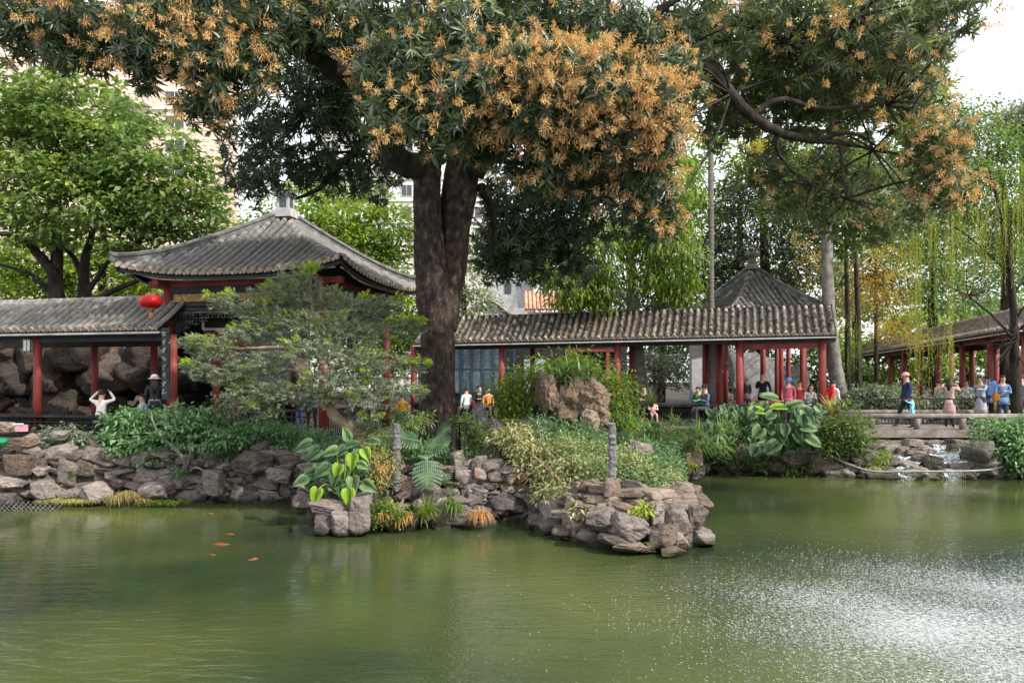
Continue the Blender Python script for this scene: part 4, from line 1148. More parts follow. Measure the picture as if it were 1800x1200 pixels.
# left bank
brock(447, 812, 16.3, 0.80, 0.52, 0.50, 141, 'stone', 'large square boulder topping the left bank below the right-hand shrub', .1, -.02, .05, .85)
brock(175, 795, 16.6, 0.35, 0.39, 0.38, 142, 'stone_warm', 'square rusty boulder on top of the left bank beside the round shrub', .2, 0, 0, .9)
brock(378, 850, 16.05, 0.34, 0.49, 0.34, 143, 'stone', 'upright pointed slab in the left bank', 0, .05, 0, .9)
brock(170, 868, 15.95, 0.63, 0.44, 0.42, 144, 'stone', 'large triangular mauve boulder at the foot of the left bank', .3, .35)
brock(35, 815, 15.9, 0.42, 0.42, 0.42, 145, 'stone_warm', 'rusty square block in the left bank at the picture edge', 0, 0, 0, .92)
brock(15, 780, 15.8, 0.67, 0.20, 0.50, 146, 'stone_warm', 'tan stone slab with yellow mark at the far left edge', 0, .03)
brock(8, 752, 15.9, 0.46, 0.25, 0.42, 147, 'stone_warm', 'topmost tan boulder at the far left edge', .1, .05)
brock(52, 775, 15.9, 0.30, 0.25, 0.42, 148, 'stone_warm', 'tan stone beside the pink notice', .1, -.3)
brock(20, 848, 15.8, 0.46, 0.25, 0.42, 149, 'stone', 'grey block low in the left bank at the picture edge', .1, 0, 0, .9)
brock(10, 880, 15.7, 0.42, 0.34, 0.42, 150, 'stone', 'rounded mauve boulder at the waterline at the far left edge', .1, 0)
brock(78, 862, 15.95, 0.42, 0.35, 0.34, 151, 'stone', 'square mauve block at the waterline left of the dark hollow', 0, 0, 0, .93)
brock(270, 862, 16.0, 0.59, 0.29, 0.42, 152, 'stone', 'long layered slab above the yellow grass tuft', .1, .1)
brock(105, 765, 16.7, 0.25, 0.20, 0.34, 153, 'stone', 'small grey stone under the pale shrub', .1, .2)
brock(490, 835, 16.1, 0.50, 0.25, 0.42, 154, 'stone', 'wide grey slab in the bank left of the heart-leaved plant', 0, .05)
# the big garden rock with its neighbours
zr = 17.0
rock('garden_rock', 'large craggy brown garden rock under the spider plant in the middle of the bank', tuple(P(1002, 712, 16.4)), (.95, .8, 1.1), 201, 'taihu', .2, .1, None, .40, True, 'rock', .8, .12)
rock('garden_rock', 'tall pointed slab of brown rock leaning at the left of the large garden rock', tuple(P(962, 690, 16.3)), (.42, .5, .92), 202, 'taihu', .4, -.2, None, .26, True, 'rock', .8)
rock('garden_rock', 'rounded brown rock standing at the right of the large garden rock', tuple(P(1042, 703, 16.2)), (.62, .6, .86), 203, 'taihu', -.3, .15, None, .34, True, 'rock', .8)
rock('garden_rock', 'pinkish lower stone hanging below the large garden rock', tuple(P(1038, 738, 16.1)), (.42, .5, .44), 204, 'stone_warm', -.3, .15, None, .14, True, 'rock', .8)
rock('garden_rock', 'brown weathered rock among pale shrubs right of the speckled pillar', tuple(P(1120, 797, 16.0)), (.6, .5, .5), 205, 'stone', .1, .15, None, .16, True, 'rock', .8)
rock('garden_rock', 'squared pinkish block at the water beside the sedges', tuple(P(1208, 805, 19.6)), (.62, .5, .72), 206, 'stone_warm', .3, .08, None, 0, True, 'rock', .93)
rock('garden_rock', 'small wet stone at the foot of the squared pinkish block', tuple(P(1222, 830, 19.5)), (.34, .4, .4), 207, 'stone', .3, .3, None, 0, True, 'rock', .9)
def spire(label, px, py0, py1, Y, w_, seed, mat='greyrock'):
    c = P(px, (py0 + py1) / 2, Y); h = (py1 - py0) / F * Y
    V, Fc = rock_shape((w_, w_ * .8, h), seed, rough=.10, boxy=.8, ICO=ICO4, craggy=.22)
    tt = np.clip(V[:, 2] / h + .5, 0, 1); V[:, :2] *= (1.25 - .75 * tt)[:, None]
    o = np_obj('standing_stone', V, Fc, M[mat]); o.location = c; tag(o, label, 'rock', 'grey standing stones')
spire('left pale grey standing stone at the foot of the big trunk', 842, 706, 765, 16.6, .42, 301)
spire('right tall pale grey standing stone beside the mossy boulder', 872, 738, 835, 15.6, .36, 302)
# thin stone columns
def column(label, px, py0, py1, Y, r_, mat, bumpy=.12, name='stone_column', cat='column'):
    mb = MB(); a = P(px, py1, Y); b = P(px, py0, Y); pts = []; rr = []
    for i in range(34):
        t = i / 33; pts.append(a.lerp(b, t) + Vector((random.uniform(-.01, .01), random.uniform(-.01, .01), 0))); rr.append(r_ * (1.1 - .15 * t) * random.uniform(1 - bumpy, 1 + bumpy))
    mb.tube(pts, rr, 16, wob=.3, smooth=False); o = mb.build(name, M[mat]); tag(o, label, cat)
column('slender speckled grey stone pillar standing on the rocky point', 1076, 744, 905, 12.4, .060, 'greyrock')
column('short weathered stone post between heart-leaved and split-leaf plants', 697, 745, 862, 14.0, .070, 'greyrock')

# rockery behind the left walkway
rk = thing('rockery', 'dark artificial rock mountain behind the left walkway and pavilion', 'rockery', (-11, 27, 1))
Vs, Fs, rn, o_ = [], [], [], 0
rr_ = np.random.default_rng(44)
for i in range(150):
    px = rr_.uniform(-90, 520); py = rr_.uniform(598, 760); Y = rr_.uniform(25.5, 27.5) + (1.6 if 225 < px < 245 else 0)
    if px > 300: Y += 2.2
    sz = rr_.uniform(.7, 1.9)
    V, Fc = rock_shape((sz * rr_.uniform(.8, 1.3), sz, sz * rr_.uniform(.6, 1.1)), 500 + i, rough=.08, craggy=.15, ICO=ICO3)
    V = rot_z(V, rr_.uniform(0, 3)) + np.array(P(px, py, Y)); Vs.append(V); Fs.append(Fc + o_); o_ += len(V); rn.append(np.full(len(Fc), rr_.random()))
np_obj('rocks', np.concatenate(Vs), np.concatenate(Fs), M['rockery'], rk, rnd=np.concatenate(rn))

# ---- cascade stones, right
cas = [(1563, 790, 22.4, .75, .22, 'wet', 'long brown stone at the upper left of the cascade'), (1606, 778, 22.9, .42, .18, 'stone', 'pale oval stone under the bridge at the left'),
       (1640, 781, 22.8, .36, .16, 'stone', 'pale oval stone under the middle of the bridge'), (1688, 780, 22.6, .72, .20, 'stone', 'long pale flat stone at the top of the cascade'),
       (1585, 795, 22.0, .24, .26, 'stone_warm', 'tan upright cobble in the cascade'), (1628, 793, 22.0, .42, .22, 'wet', 'dark wet oval stone in mid cascade'),
       (1608, 798, 21.8, .42, .16, 'stone', 'flat pale cobble left of mid cascade'), (1675, 792, 22.1, .26, .3, 'wet', 'mossy upright cobble in the cascade'),
       (1722, 794, 22.0, .26, .24, 'stone_warm', 'pinkish round cobble at the right of the cascade'), (1742, 793, 21.9, .70, .34, 'stone_warm', 'large pinkish block right of the cascade'),
       (1543, 806, 21.3, .32, .26, 'stone_warm', 'round warm cobble at the left of the cascade'), (1568, 810, 21.2, .36, .24, 'wet', 'dark cobble beside the warm one'),
       (1617, 806, 21.3, .42, .18, 'wet', 'dark flat cobble in the middle of the cascade'), (1640, 812, 21.0, .46, .28, 'wet', 'moss-topped stone in the middle of the cascade'),
       (1595, 818, 20.9, .38, .20, 'stone', 'pale cobble beside the black hose'), (1686, 823, 20.6, .44, .22, 'stone', 'pale squared stone by the waterfall lip'),
       (1616, 826, 20.5, .40, .14, 'stone', 'flat pale slab at the waterline of the cascade'), (1571, 832, 20.4, .32, .20, 'wet', 'round grey cobble low in the cascade'),
       (1550, 838, 20.3, .76, .14, 'wet', 'long dark ledge at the waterline left of the waterfall'), (1612, 837, 20.3, .70, .26, 'wet', 'wide dark ledge at the waterline'),
       (1637, 835, 20.2, .38, .16, 'wet', 'yellow mossed ledge stone at the waterline'), (1690, 838, 20.2, .60, .22, 'wet', 'black wet rock right of the waterfall'),
       (1625, 845, 20.0, .22, .14, 'wet', 'small round stone at the waterline'), (1725, 836, 20.5, .6, .2, 'wet', 'low dark stones right of the waterfall'),
       (1655, 822, 20.9, .5, .14, 'wet', 'thin dark ledge under the hose'), (1708, 806, 21.4, .4, .3, 'wet', 'dark round boulder right of the white water'),
       (1500, 812, 21.2, .7, .4, 'wet', 'dark boulder left of the lime shrub by the cascade'), (1470, 835, 20.8, .8, .3, 'wet', 'low dark stone at the shore left of the cascade'),
       (1385, 805, 21.2, 1.0, .32, 'wet', 'wide grey flat stone under the giant leaves'), (1365, 822, 21.1, .4, .34, 'wet', 'round grey stone under the wide flat stone'),
       (1440, 815, 21.0, .6, .4, 'stone_warm', 'pinkish block in the far bank'), (1305, 800, 21.4, .8, .4, 'wet', 'mossy grey block in the far bank under the broad leaves'),
       (1760, 822, 20.8, .8, .3, 'wet', 'dark stone at the far right shore')]
for i, (px, py, Y, w_, h_, mt, lb) in enumerate(cas):
    o = rock('cascade_stone', lb, tuple(P(px, py, Y)), (w_ * 1.1, w_ * .8, h_ * 1.25), 700 + i, mt, random.uniform(-.4, .4), random.uniform(-.1, .1), 'stones of the cascade and far shore', 0, True, 'rock', .85, .05)
# filler pebbles between
Vs, Fs, rn, o_ = [], [], [], 0
for i in range(420):
    t = rr_.random(); px = rr_.uniform(1515, 1760); Y = 20.2 + t * 3.2
    zc = max(0, (Y - 20.4) * .25) - .0
    sz = rr_.uniform(.10, .32)
    V, Fc = rock_shape((sz * 1.3, sz, sz * .55), 900 + i, ICO=ICO2)
    V = rot_z(V, rr_.uniform(0, 3)) + np.array([X(px, Y), Y, zc]); Vs.append(V); Fs.append(Fc + o_); o_ += len(V); rn.append(np.full(len(Fc), rr_.random()))
tag(np_obj('pebbles', np.concatenate(Vs), np.concatenate(Fs), M['wet'], rnd=np.concatenate(rn)), 'dark wet pebbles filling the cascade bed', 'pebbles', kind='stuff')
# running water of the cascade
fm_, fnt, fb = new_mat('rushing_water')
tcn = N(fnt, 'ShaderNodeTexNoise'); tcn.inputs['Scale'].default_value = 14; tcn.inputs['Detail'].default_value = 6
gg = N(fnt, 'ShaderNodeNewGeometry'); fnt.links.new(gg.outputs['Position'], tcn.inputs['Vector'])
crn = N(fnt, 'ShaderNodeValToRGB'); crn.color_ramp.elements[0].position = .40; crn.color_ramp.elements[1].position = .62
crn.color_ramp.elements[0].color = (.05, .07, .08, 1); crn.color_ramp.elements[1].color = (.62, .67, .72, 1)
fnt.links.new(tcn.outputs[0], crn.inputs[0]); fnt.links.new(crn.outputs[0], fb.inputs['Base Color']); fb.inputs['Roughness'].default_value = .12
M['rush'] = fm_
def stream(px0, Y0, px1, Y1, w0, w1, seed):
    r = random.Random(seed); mb = MB(); n = 14; vs = []
    for i in range(n + 1):
        t = i / n; Y = Y0 + (Y1 - Y0) * t; x = X(px0 + (px1 - px0) * t, Y) + .06 * math.sin(t * 9 + seed)
        st = round(t * 4) / 4
        z = max(0.01, (Y0 + (Y1 - Y0) * (st * .7 + t * .3) - 20.4) * .25 + .16); wd = (w0 + (w1 - w0) * t) * r.uniform(.8, 1.2)
        for k in range(7): vs.append((x + (k / 6 - .5) * wd, Y, z + .02 * math.sin(k * 2.3 + i) + r.uniform(-.012, .012)))
    mb.add(vs, [(i * 7 + k, i * 7 + k + 1, (i + 1) * 7 + k + 1, (i + 1) * 7 + k) for i in range(n) for k in range(6)], 0, True)
    return mb
sm = stream(1660, 22.6, 1690, 20.0, 1.0, .8, 1)
s2 = stream(1600, 21.6, 1588, 20.0, .8, .25, 4); sm.add(s2.v, s2.f, 0, True)
s3 = stream(1700, 21.5, 1712, 20.1, .5, .3, 7); sm.add(s3.v, s3.f, 0, True)
tag(sm.build('cascade_water', M['rush']), 'white rushing water between the cascade stones', 'waterfall', kind='stuff')
V, Q = [], []
k = 900
bx = np.where(RNG.random(k) < .6, RNG.normal(X(1668, 20), .12, k), RNG.normal(X(1588, 20), .1, k))
bz = RNG.random(k) ** 1.3 * .32; C = np.stack([bx, 19.95 + RNG.normal(0, .06, k) - .1 * (1 - bz), bz], 1)
Vd, Qd = leaf_quads(C, np.tile([0, 0, -1.0], (k, 1)) + RNG.normal(0, .25, (k, 3)), RNG.uniform(.02, .06, k), .008)
tag(np_obj('waterfall_drops', Vd, Qd, dm, rnd=None), 'white falling drops of the little waterfall at the foot of the cascade', 'waterfall', kind='stuff')
# hose
mb = MB(); pts = [P(1405, 792, 20.9), P(1450, 797, 20.7), P(1490, 815, 20.4), P(1535, 828, 20.1), P(1600, 828, 19.9), P(1680, 828, 19.9), P(1740, 825, 20.0), P(1775, 815, 20.4), P(1800, 806, 20.8)]
grown_tube(mb, pts, .03, .03, 8, 5, wob=0); tag(mb.build('hose', plain('grey_hose', (.22, .22, .21), .5)), 'grey hose drooping across the foot of the cascade', 'hose')

# small litter and notices at left edge
mb = MB(); c = P(38, 752, 15.7); mb.box(c, (.24, .03, .14), .1); no_ = mb.build('notice', plain('pink_card', (.50, .26, .30), .6)); tag(no_, 'small pink notice card stuck on the rocks at the far left', 'notice')
mb = MB(); c = P(30, 745, 15.68); mb.box((c.x + .03, c.y - .01, c.z), (.2, .02, .03), .1); nb_ = mb.build('card_strip', M['white']); attach(nb_, no_)
V, Fc = rock_shape((.22, .16, .16), 77, ICO=ICO3); o = np_obj('plastic_cup', V, Fc, plain('green_plastic', (.01, .16, .08), .45)); o.location = P(3, 777, 15.3); tag(o, 'green plastic object lying on the rocks at the left edge', 'litter')
mb = MB()
for i in range(16):
    a = P(-40 + i * 9, 900, 15.3); b = P(-20 + i * 9, 880, 15.5); mb.tube([a, b], .008, 4)
    a = P(-20 + i * 8, 900, 15.3); b = P(-40 + i * 8, 882, 15.5); mb.tube([a, b], .008, 4)
tag(mb.build('wire_mesh', M['greywood']), 'bent pale wire mesh at the water edge in the lower left corner', 'mesh')
# fence round the trunk
tf = thing('iron_fence', 'low black iron fence around the foot of the big trunk', 'fence', (P(790, 800, 15.2)))
a = P(735, 743, 15.4); b = P(808, 743, 15.0); c_ = P(832, 745, 15.6)
mb = MB(); mb.beam(a, b, .035, .035); mb.beam(b, c_, .035, .035); mb.beam(a - up * .2, b - up * .2, .02, .02); mb.build('rail', M['darkwood'], tf)
mb = MB()
for i in range(9): p = a.lerp(b, i / 8); mb.beam(p, p - up * .85, .022, .022)
for i in range(4): p = b.lerp(c_, i / 3); mb.beam(p, p - up * .85, .022, .022)
mb.build('bars', M['darkwood'], tf)

# ---- koi
koi_m = surf('orange_koi_skin', (.15, .045, .015), (.26, .09, .03), 6, .35, .05)
def koi(px, py, rz, L, lab):
    Y = F * H / (py - 668); x = X(px, Y)
    t = thing('koi_fish', lab, 'fish', (x, Y, -L * .06), rz, 'koi swimming at the surface')
    mb = MB(); pts = [Vector(((i / 9 - .5) * L, .012 * math.sin(i * .8), .004)) for i in range(10)]
    rr = [L * .02, L * .06, L * .085, L * .095, L * .095, L * .085, L * .065, L * .045, L * .028, L * .018]
    mb.tube(pts, rr, 10); o = mb.build('body', koi_m); o.parent = t
    mb = MB(); mb.add([(.48 * L, 0, .008), (.62 * L, .07 * L, .006), (.58 * L, 0, .012), (.62 * L, -.07 * L, .006)], [(0, 3, 2, 1)]); mb.add([(.47 * L, 0, .02), (.6 * L, .06 * L, .02), (.56 * L, 0, .024), (.6 * L, -.06 * L, .02)], [(0, 1, 2, 3)]); o = mb.build('tail_fin', koi_m); o.parent = t
    mb = MB(); mb.add([(-.15 * L, 0, L * .09), (.15 * L, .0, L * .08), (.12 * L, .004, L * .13), (-.1 * L, .004, L * .15)], [(0, 1, 2, 3)]); o = mb.build('dorsal_fin', koi_m); o.parent = t
koi(385, 956, 3.1, .45, 'longest orange koi lying sideways below the left bank'); koi(448, 982, .9, .26, 'orange koi nearest the camera, angled away')
koi(372, 974, 2.7, .22, 'small pale orange koi just in front of the longest one'); koi(402, 938, 3.2, .26, 'faint orange koi just behind the longest one'); koi(372, 902, .1, .2, 'orange koi close under the left bank'); 

# ================================================================== VEGETATION
LM = {}
LM['mango'] = leaf_mat('mango_leaf', [(0, (.022, .036, .02)), (.45, (.05, .078, .04)), (.8, (.11, .15, .08)), (1, (.22, .26, .14))], .28, .35, .5)
LM['mango_backlit'] = leaf_mat('backlit_mango_leaf', [(0, (.05, .065, .04)), (.45, (.105, .135, .07)), (.8, (.18, .22, .10)), (1, (.34, .36, .16))], .35, .4, .4)
LM['bloom'] = leaf_mat('orange_bloom', [(0, (.36, .20, .11)), (.25, (.52, .31, .17)), (.6, (.66, .43, .24)), (.85, (.78, .56, .34)), (1, (.46, .42, .20))], .2, .8, .1)
LM['broad'] = leaf_mat('broad_green_leaf', [(0, (.04, .072, .03)), (.4, (.095, .155, .055)), (.75, (.17, .25, .07)), (1, (.34, .39, .10))], .4, .4, .4)
LM['lime'] = leaf_mat('lime_leaf', [(0, (.05, .09, .02)), (.4, (.12, .19, .03)), (.8, (.24, .33, .05)), (1, (.38, .44, .08))], .45, .5, .3)
LM['mid'] = leaf_mat('mid_green_leaf', [(0, (.03, .055, .02)), (.5, (.075, .125, .04)), (1, (.17, .25, .07))], .4, .5, .3)
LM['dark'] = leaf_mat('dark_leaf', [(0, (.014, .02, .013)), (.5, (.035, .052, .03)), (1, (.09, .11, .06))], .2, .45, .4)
LM['greygreen'] = leaf_mat('grey_green_leaf', [(0, (.09, .115, .09)), (.5, (.21, .25, .195)), (.85, (.34, .38, .28)), (1, (.48, .50, .32))], .25, .5, .35)
LM['tips'] = leaf_mat('lime_young_shoots', [(0, (.22, .32, .04)), (1, (.45, .55, .08))], .4, .5, .3)
LM['bluegreen'] = leaf_mat('blue_green_leaf', [(0, (.03, .07, .035)), (.5, (.095, .19, .09)), (1, (.22, .36, .17))], .3, .4, .45)
LM['varieg'] = leaf_mat('cream_edged_leaf', [(0, (.08, .12, .05)), (.35, (.18, .24, .10)), (.6, (.38, .40, .20)), (1, (.66, .62, .38))], .3, .55, .25)
LM['gold'] = leaf_mat('golden_foliage', [(0, (.28, .16, .05)), (.5, (.45, .30, .08)), (1, (.55, .45, .12))], .45, .6, .2)
LM['willow'] = leaf_mat('willow_leaf', [(0, (.12, .15, .03)), (.5, (.23, .26, .05)), (1, (.38, .38, .10))], .45, .5, .3)
LM['sedge'] = leaf_mat('sedge_leaf', [(0, (.05, .10, .04)), (.5, (.13, .21, .08)), (.85, (.28, .36, .14)), (1, (.50, .55, .28))], .35, .4, .4)
LM['rust'] = leaf_mat('rusty_fern', [(0, (.35, .15, .06)), (.6, (.50, .26, .12)), (1, (.55, .40, .14))], .3, .6, .2)
LM['straw'] = leaf_mat('straw_grass', [(0, (.22, .17, .08)), (.6, (.42, .33, .16)), (1, (.40, .42, .12))], .3, .7, .2)
LM['pale'] = leaf_mat('pale_dry_leaf', [(0, (.11, .13, .06)), (.4, (.24, .26, .12)), (1, (.58, .53, .31))], .3, .6, .2)

def trunk_path(mb, *paths, n=10, seg=5, wob=.12, ridge=0.0):
    for pts, r0, r1 in paths:
        grown_tube(mb, [P(*p) for p in pts], r0, r1, n, seg, wob, jit=.01 if not ridge else .004, ridge=ridge)
def branchlets(mb, roots, blobs, n, r=.02, seed=0):
    """thin twigs from limb points out into the crown"""
    rs = random.Random(seed); pts, _, _ = sample_blobs(blobs, n, .1)
    for p in pts:
        p = Vector(p); a = min(roots, key=lambda q: (q - p).length + rs.uniform(0, 1.0))
        m = a.lerp(p, .5) + Vector((rs.uniform(-.2, .2), rs.uniform(-.2, .2), rs.uniform(-.1, .25)))
        grown_tube(mb, [a, m, p], [r * 1.6, r, r * .3], 0, 5, 4, .1)

# ---- the big mango tree ------------------------------------------------
mg = thing('mango_tree', 'huge flowering tree with thick dark trunk and orange blossom overhanging the pond', 'tree', tuple(P(770, 800, 17)))
mb = MB()
trunk_path(mb,
    ([(770, 810, 17), (770, 770, 17), (769, 700, 17), (770, 640, 17), (768, 575, 17), (764, 520, 17), (756, 460, 16.95), (752, 400, 16.9), (750, 340, 16.9), (752, 300, 16.9)],
     [.62, .45, .375, .36, .36, .40, .35, .31, .30, .31], 0),
    ([(779, 580, 17.1), (786, 510, 17.2), (795, 450, 17.3), (800, 395, 17.35), (807, 345, 17.3), (815, 290, 17.2), (840, 220, 16.8), (862, 120, 16.4), (890, -60, 16)],
     [.30, .34, .35, .36, .41, .37, .28, .22, .15], 0), n=44, seg=14, wob=.035, ridge=.075)
tr = mb.build('trunk', M['bark'], mg)
mb = MB()
trunk_path(mb,
    ([(752, 310, 16.9), (738, 296, 16.8), (712, 285, 16.7), (690, 262, 16.5), (655, 190, 16.2), (618, 145, 15.9), (575, 110, 15.6), (548, 60, 15.2), (530, -60, 14.6)], [.33, .30, .24, .24, .24, .25, .24, .22, .16], 0),
    ([(575, 110, 15.6), (540, 95, 15.2), (500, 60, 14.6), (440, 40, 14.2), (330, 60, 14), (200, 60, 14.2), (80, 40, 14.6)], [.15, .13, .11, .09, .07, .05, .03], 0),
    ([(720, 300, 17), (680, 280, 17.4), (650, 240, 18.2), (625, 265, 18.8), (590, 300, 19.3), (560, 332, 19.6), (520, 350, 20)], [.2, .14, .11, .10, .09, .07, .03], 0),
    ([(640, 240, 18.2), (600, 215, 18.6), (540, 200, 19), (470, 210, 19.4)], .08, .03),
    ([(752, 310, 16.9), (768, 282, 16.7), (775, 240, 16.3), (790, 180, 15.6), (760, 80, 15)], [.28, .12, .09, .07, .04], 0),
    ([(830, 300, 17), (880, 235, 16.7), (960, 170, 16.3), (1040, 110, 16.1), (1110, 88, 16), (1180, 92, 16), (1240, 118, 15.8), (1285, 165, 15.8), (1322, 205, 15.8), (1370, 232, 16), (1420, 246, 16.2), (1475, 250, 16.3), (1535, 264, 16.4)],
     [.30, .22, .18, .16, .15, .14, .125, .12, .11, .095, .075, .05, .02], 0),
    ([(1180, 92, 16), (1230, 55, 15.9), (1280, 38, 15.8), (1335, 48, 15.8), (1385, 75, 16), (1430, 100, 16), (1430, 135, 16)], [.13, .11, .10, .08, .07, .05, .02], 0),
    ([(1385, 75, 16), (1440, 70, 16), (1500, 30, 16), (1560, -20, 16)], .06, .03),
    ([(1335, 48, 15.8), (1360, -10, 15.6), (1380, -60, 15.6)], .08, .04),
    ([(1370, 232, 16), (1366, 262, 16.1), (1392, 300, 16.3), (1428, 326, 16.4)], .05, .015),
    ([(1475, 250, 16.3), (1482, 300, 16.4), (1486, 350, 16.5)], .04, .012),
    ([(1322, 205, 15.8), (1370, 175, 15.8), (1440, 190, 15.9), (1560, 185, 16), (1620, 200, 16)], [.07, .06, .05, .03, .02], 0),
    ([(1430, 246, 16.2), (1500, 235, 16.2), (1560, 270, 16.3)], .05, .015),
    ([(1110, 88, 16), (1160, 20, 15.6), (1240, -30, 15.5)], .10, .05),
    ([(880, 235, 16.7), (930, 250, 17.5), (1000, 290, 18.5), (1060, 340, 19.5), (1080, 400, 20)], [.14, .10, .08, .06, .02], 0),
    ([(846, 330, 17.2), (862, 360, 17.8), (868, 420, 18.6), (862, 470, 19)], [.12, .09, .06, .03], 0), n=12, seg=6, wob=.14)
mb.build('limbs', M['bark_dark'], mg)
MBL = [  # px, py, Y, rx, ry (sheet units), panicles share
    (60, 50, 14.8, 130, 62, .5), (180, 60, 14.5, 110, 60, .8), (120, 95, 14.2, 60, 30, .5), (320, 60, 14, 120, 85, 1.0), (250, 110, 14, 60, 45, .6), (400, 110, 13.6, 90, 80, 1.2), (360, 185, 13.6, 50, 45, .9), (430, 40, 13.8, 110, 80, .9),
    (545, 30, 14.6, 90, 60, .35), (680, 40, 14.2, 130, 60, .15), (700, 130, 13.4, 85, 65, .45), (800, 90, 13.8, 120, 90, .35), (900, 30, 14.5, 150, 70, .1),
    (690, 210, 13.2, 65, 52, 1.0), (780, 210, 13.3, 80, 70, .9), (850, 160, 13.2, 80, 70, .8), (950, 130, 12.9, 90, 60, 2.6), (1040, 160, 12.8, 110, 70, 3.4), (960, 200, 13.0, 100, 65, 2.2), (1120, 190, 12.9, 80, 60, 3.4), (1160, 240, 13.2, 42, 55, 3.4), (1060, 235, 13, 85, 45, 3.0),
    (1050, 60, 14.5, 120, 60, .15), (1190, 120, 13.5, 40, 50, 1.6), (960, 285, 13.8, 90, 60, 1.0), (1040, 320, 14.2, 70, 50, 1.3), (1130, 320, 14.0, 60, 70, 1.6), (1170, 380, 14.4, 22, 45, 1.6), (860, 250, 14.0, 60, 50, .4), (830, 225, 14.2, 60, 45, .2),
    (1240, 60, 15, 110, 80, .25), (1200, 160, 15.5, 50, 45, .5), (1380, 40, 15, 130, 80, .3), (1520, 40, 15.3, 130, 80, .3), (1660, 20, 15, 90, 55, .9), (1610, 90, 15, 70, 50, .5), (1470, 120, 15.6, 130, 70, .35), (1350, 130, 16.6, 100, 60, .4),
    (1590, 170, 15.3, 80, 60, .8), (1300, 100, 16.8, 80, 60, .2), (1480, 190, 16.8, 120, 60, .6), (1660, 240, 15.2, 45, 45, 2.4), (1610, 260, 15.8, 60, 50, 1.6), (1670, 310, 15.3, 40, 60, 3.0), (1640, 340, 15.6, 40, 40, 2.0),
    (1420, 300, 17.5, 110, 50, .3), (1520, 320, 17.2, 100, 60, .3), (1440, 370, 17.6, 100, 50, .3), (1530, 390, 17.4, 80, 40, .2), (1350, 300, 17.8, 60, 50, .5), (1600, 380, 16.8, 50, 35, .4),
]
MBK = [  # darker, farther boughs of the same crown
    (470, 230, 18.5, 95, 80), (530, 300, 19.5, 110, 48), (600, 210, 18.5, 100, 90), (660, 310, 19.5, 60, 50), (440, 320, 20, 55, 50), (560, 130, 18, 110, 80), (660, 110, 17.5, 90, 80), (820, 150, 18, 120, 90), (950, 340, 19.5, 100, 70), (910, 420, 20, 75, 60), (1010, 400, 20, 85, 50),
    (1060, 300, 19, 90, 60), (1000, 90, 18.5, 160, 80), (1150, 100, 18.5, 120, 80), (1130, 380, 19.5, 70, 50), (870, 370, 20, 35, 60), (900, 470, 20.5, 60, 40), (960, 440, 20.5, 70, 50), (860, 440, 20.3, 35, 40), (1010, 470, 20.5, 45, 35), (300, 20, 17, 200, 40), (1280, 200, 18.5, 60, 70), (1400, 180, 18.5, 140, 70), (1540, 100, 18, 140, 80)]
OUTF = [(300, -120, 14, 400, 80), (900, -150, 15, 450, 90), (1400, -130, 15.5, 350, 80)]
def rosettes(blobs, n, nl, L, inner, weights=None, shell_cam=0.0):
    C, out_, idx = sample_blobs(blobs, n, inner, weights)
    if shell_cam: C[:, 1] -= shell_cam * RNG.random(n)
    k = np.repeat(np.arange(n), nl)
    ang = np.tile(np.arange(nl) * 2.399, n) + np.repeat(RNG.random(n) * 6.28, nl)
    ax = norm(out_ * .7 + RNG.normal(0, .4, (n, 3)) + np.array([0, -.25, -.15]))
    s = norm(np.cross(ax, RNG.normal(size=(n, 3)))); u = np.cross(ax, s)
    D = ax[k] * RNG.uniform(.1, .9, len(k))[:, None] + s[k] * np.cos(ang)[:, None] + u[k] * np.sin(ang)[:, None] + np.array([0, 0, -.35])
    Ls = L * RNG.uniform(.65, 1.2, len(k)) * np.repeat(RNG.uniform(.8, 1.15, n), nl)
    base = C[k] + ax[k] * RNG.uniform(-.08, .05, len(k))[:, None]
    V, Q = leaf_quads(base, D, Ls, Ls * .23, fold=.25, droop=.30, up=ax[k])
    rn = np.clip(np.repeat(RNG.random(n), nl) * .5 + RNG.random(len(k)) * .5, 0, 1)
    return V, Q, np.repeat(rn, 2), C, ax, idx
RW = [b[3] * b[4] * (.62 if b[0] > 1210 else 1.0) for b in MBL]
V1, Q1, r1, C1, ax1, id1 = rosettes([(b[0], b[1], b[2] + (1.1 if 1210 < b[0] < 1600 else 0), b[3], b[4]) for b in MBL], 6300, 12, .24, .15, RW)
V2, Q2, r2, *_ = rosettes(MBK, 4500, 11, .25, .1, [b[3] * b[4] * (.62 if b[0] > 1210 else .6 if b[0] < 700 else .75) for b in MBK])
V3, Q3, r3, *_ = rosettes(OUTF, 900, 10, .34, .1)
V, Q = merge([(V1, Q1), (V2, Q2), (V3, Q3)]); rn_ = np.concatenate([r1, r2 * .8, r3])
far_r = V.reshape(-1, 5, 3)[:, 0]; far_r = (far_r[:, 0] / far_r[:, 1]) > (1225 - 900) / F      # right-hand boughs: hazy backlight put into a paler olive leaf colour
for nm_, sel, lm_ in (('crown', ~far_r, 'mango'), ('crown', far_r, 'mango_backlit')):
    Vs_ = V.reshape(-1, 5, 3)[sel].reshape(-1, 3); k_ = int(sel.sum()); i_ = np.arange(k_)[:, None] * 5
    Qs_ = np.concatenate([i_ + np.array([[0, 2, 4, 1]]), i_ + np.array([[0, 3, 4, 2]])], axis=1).reshape(-1, 4)
    np_obj(nm_, Vs_, Qs_, LM[lm_], mg, rnd=np.repeat(rn_[::2][sel], 2))
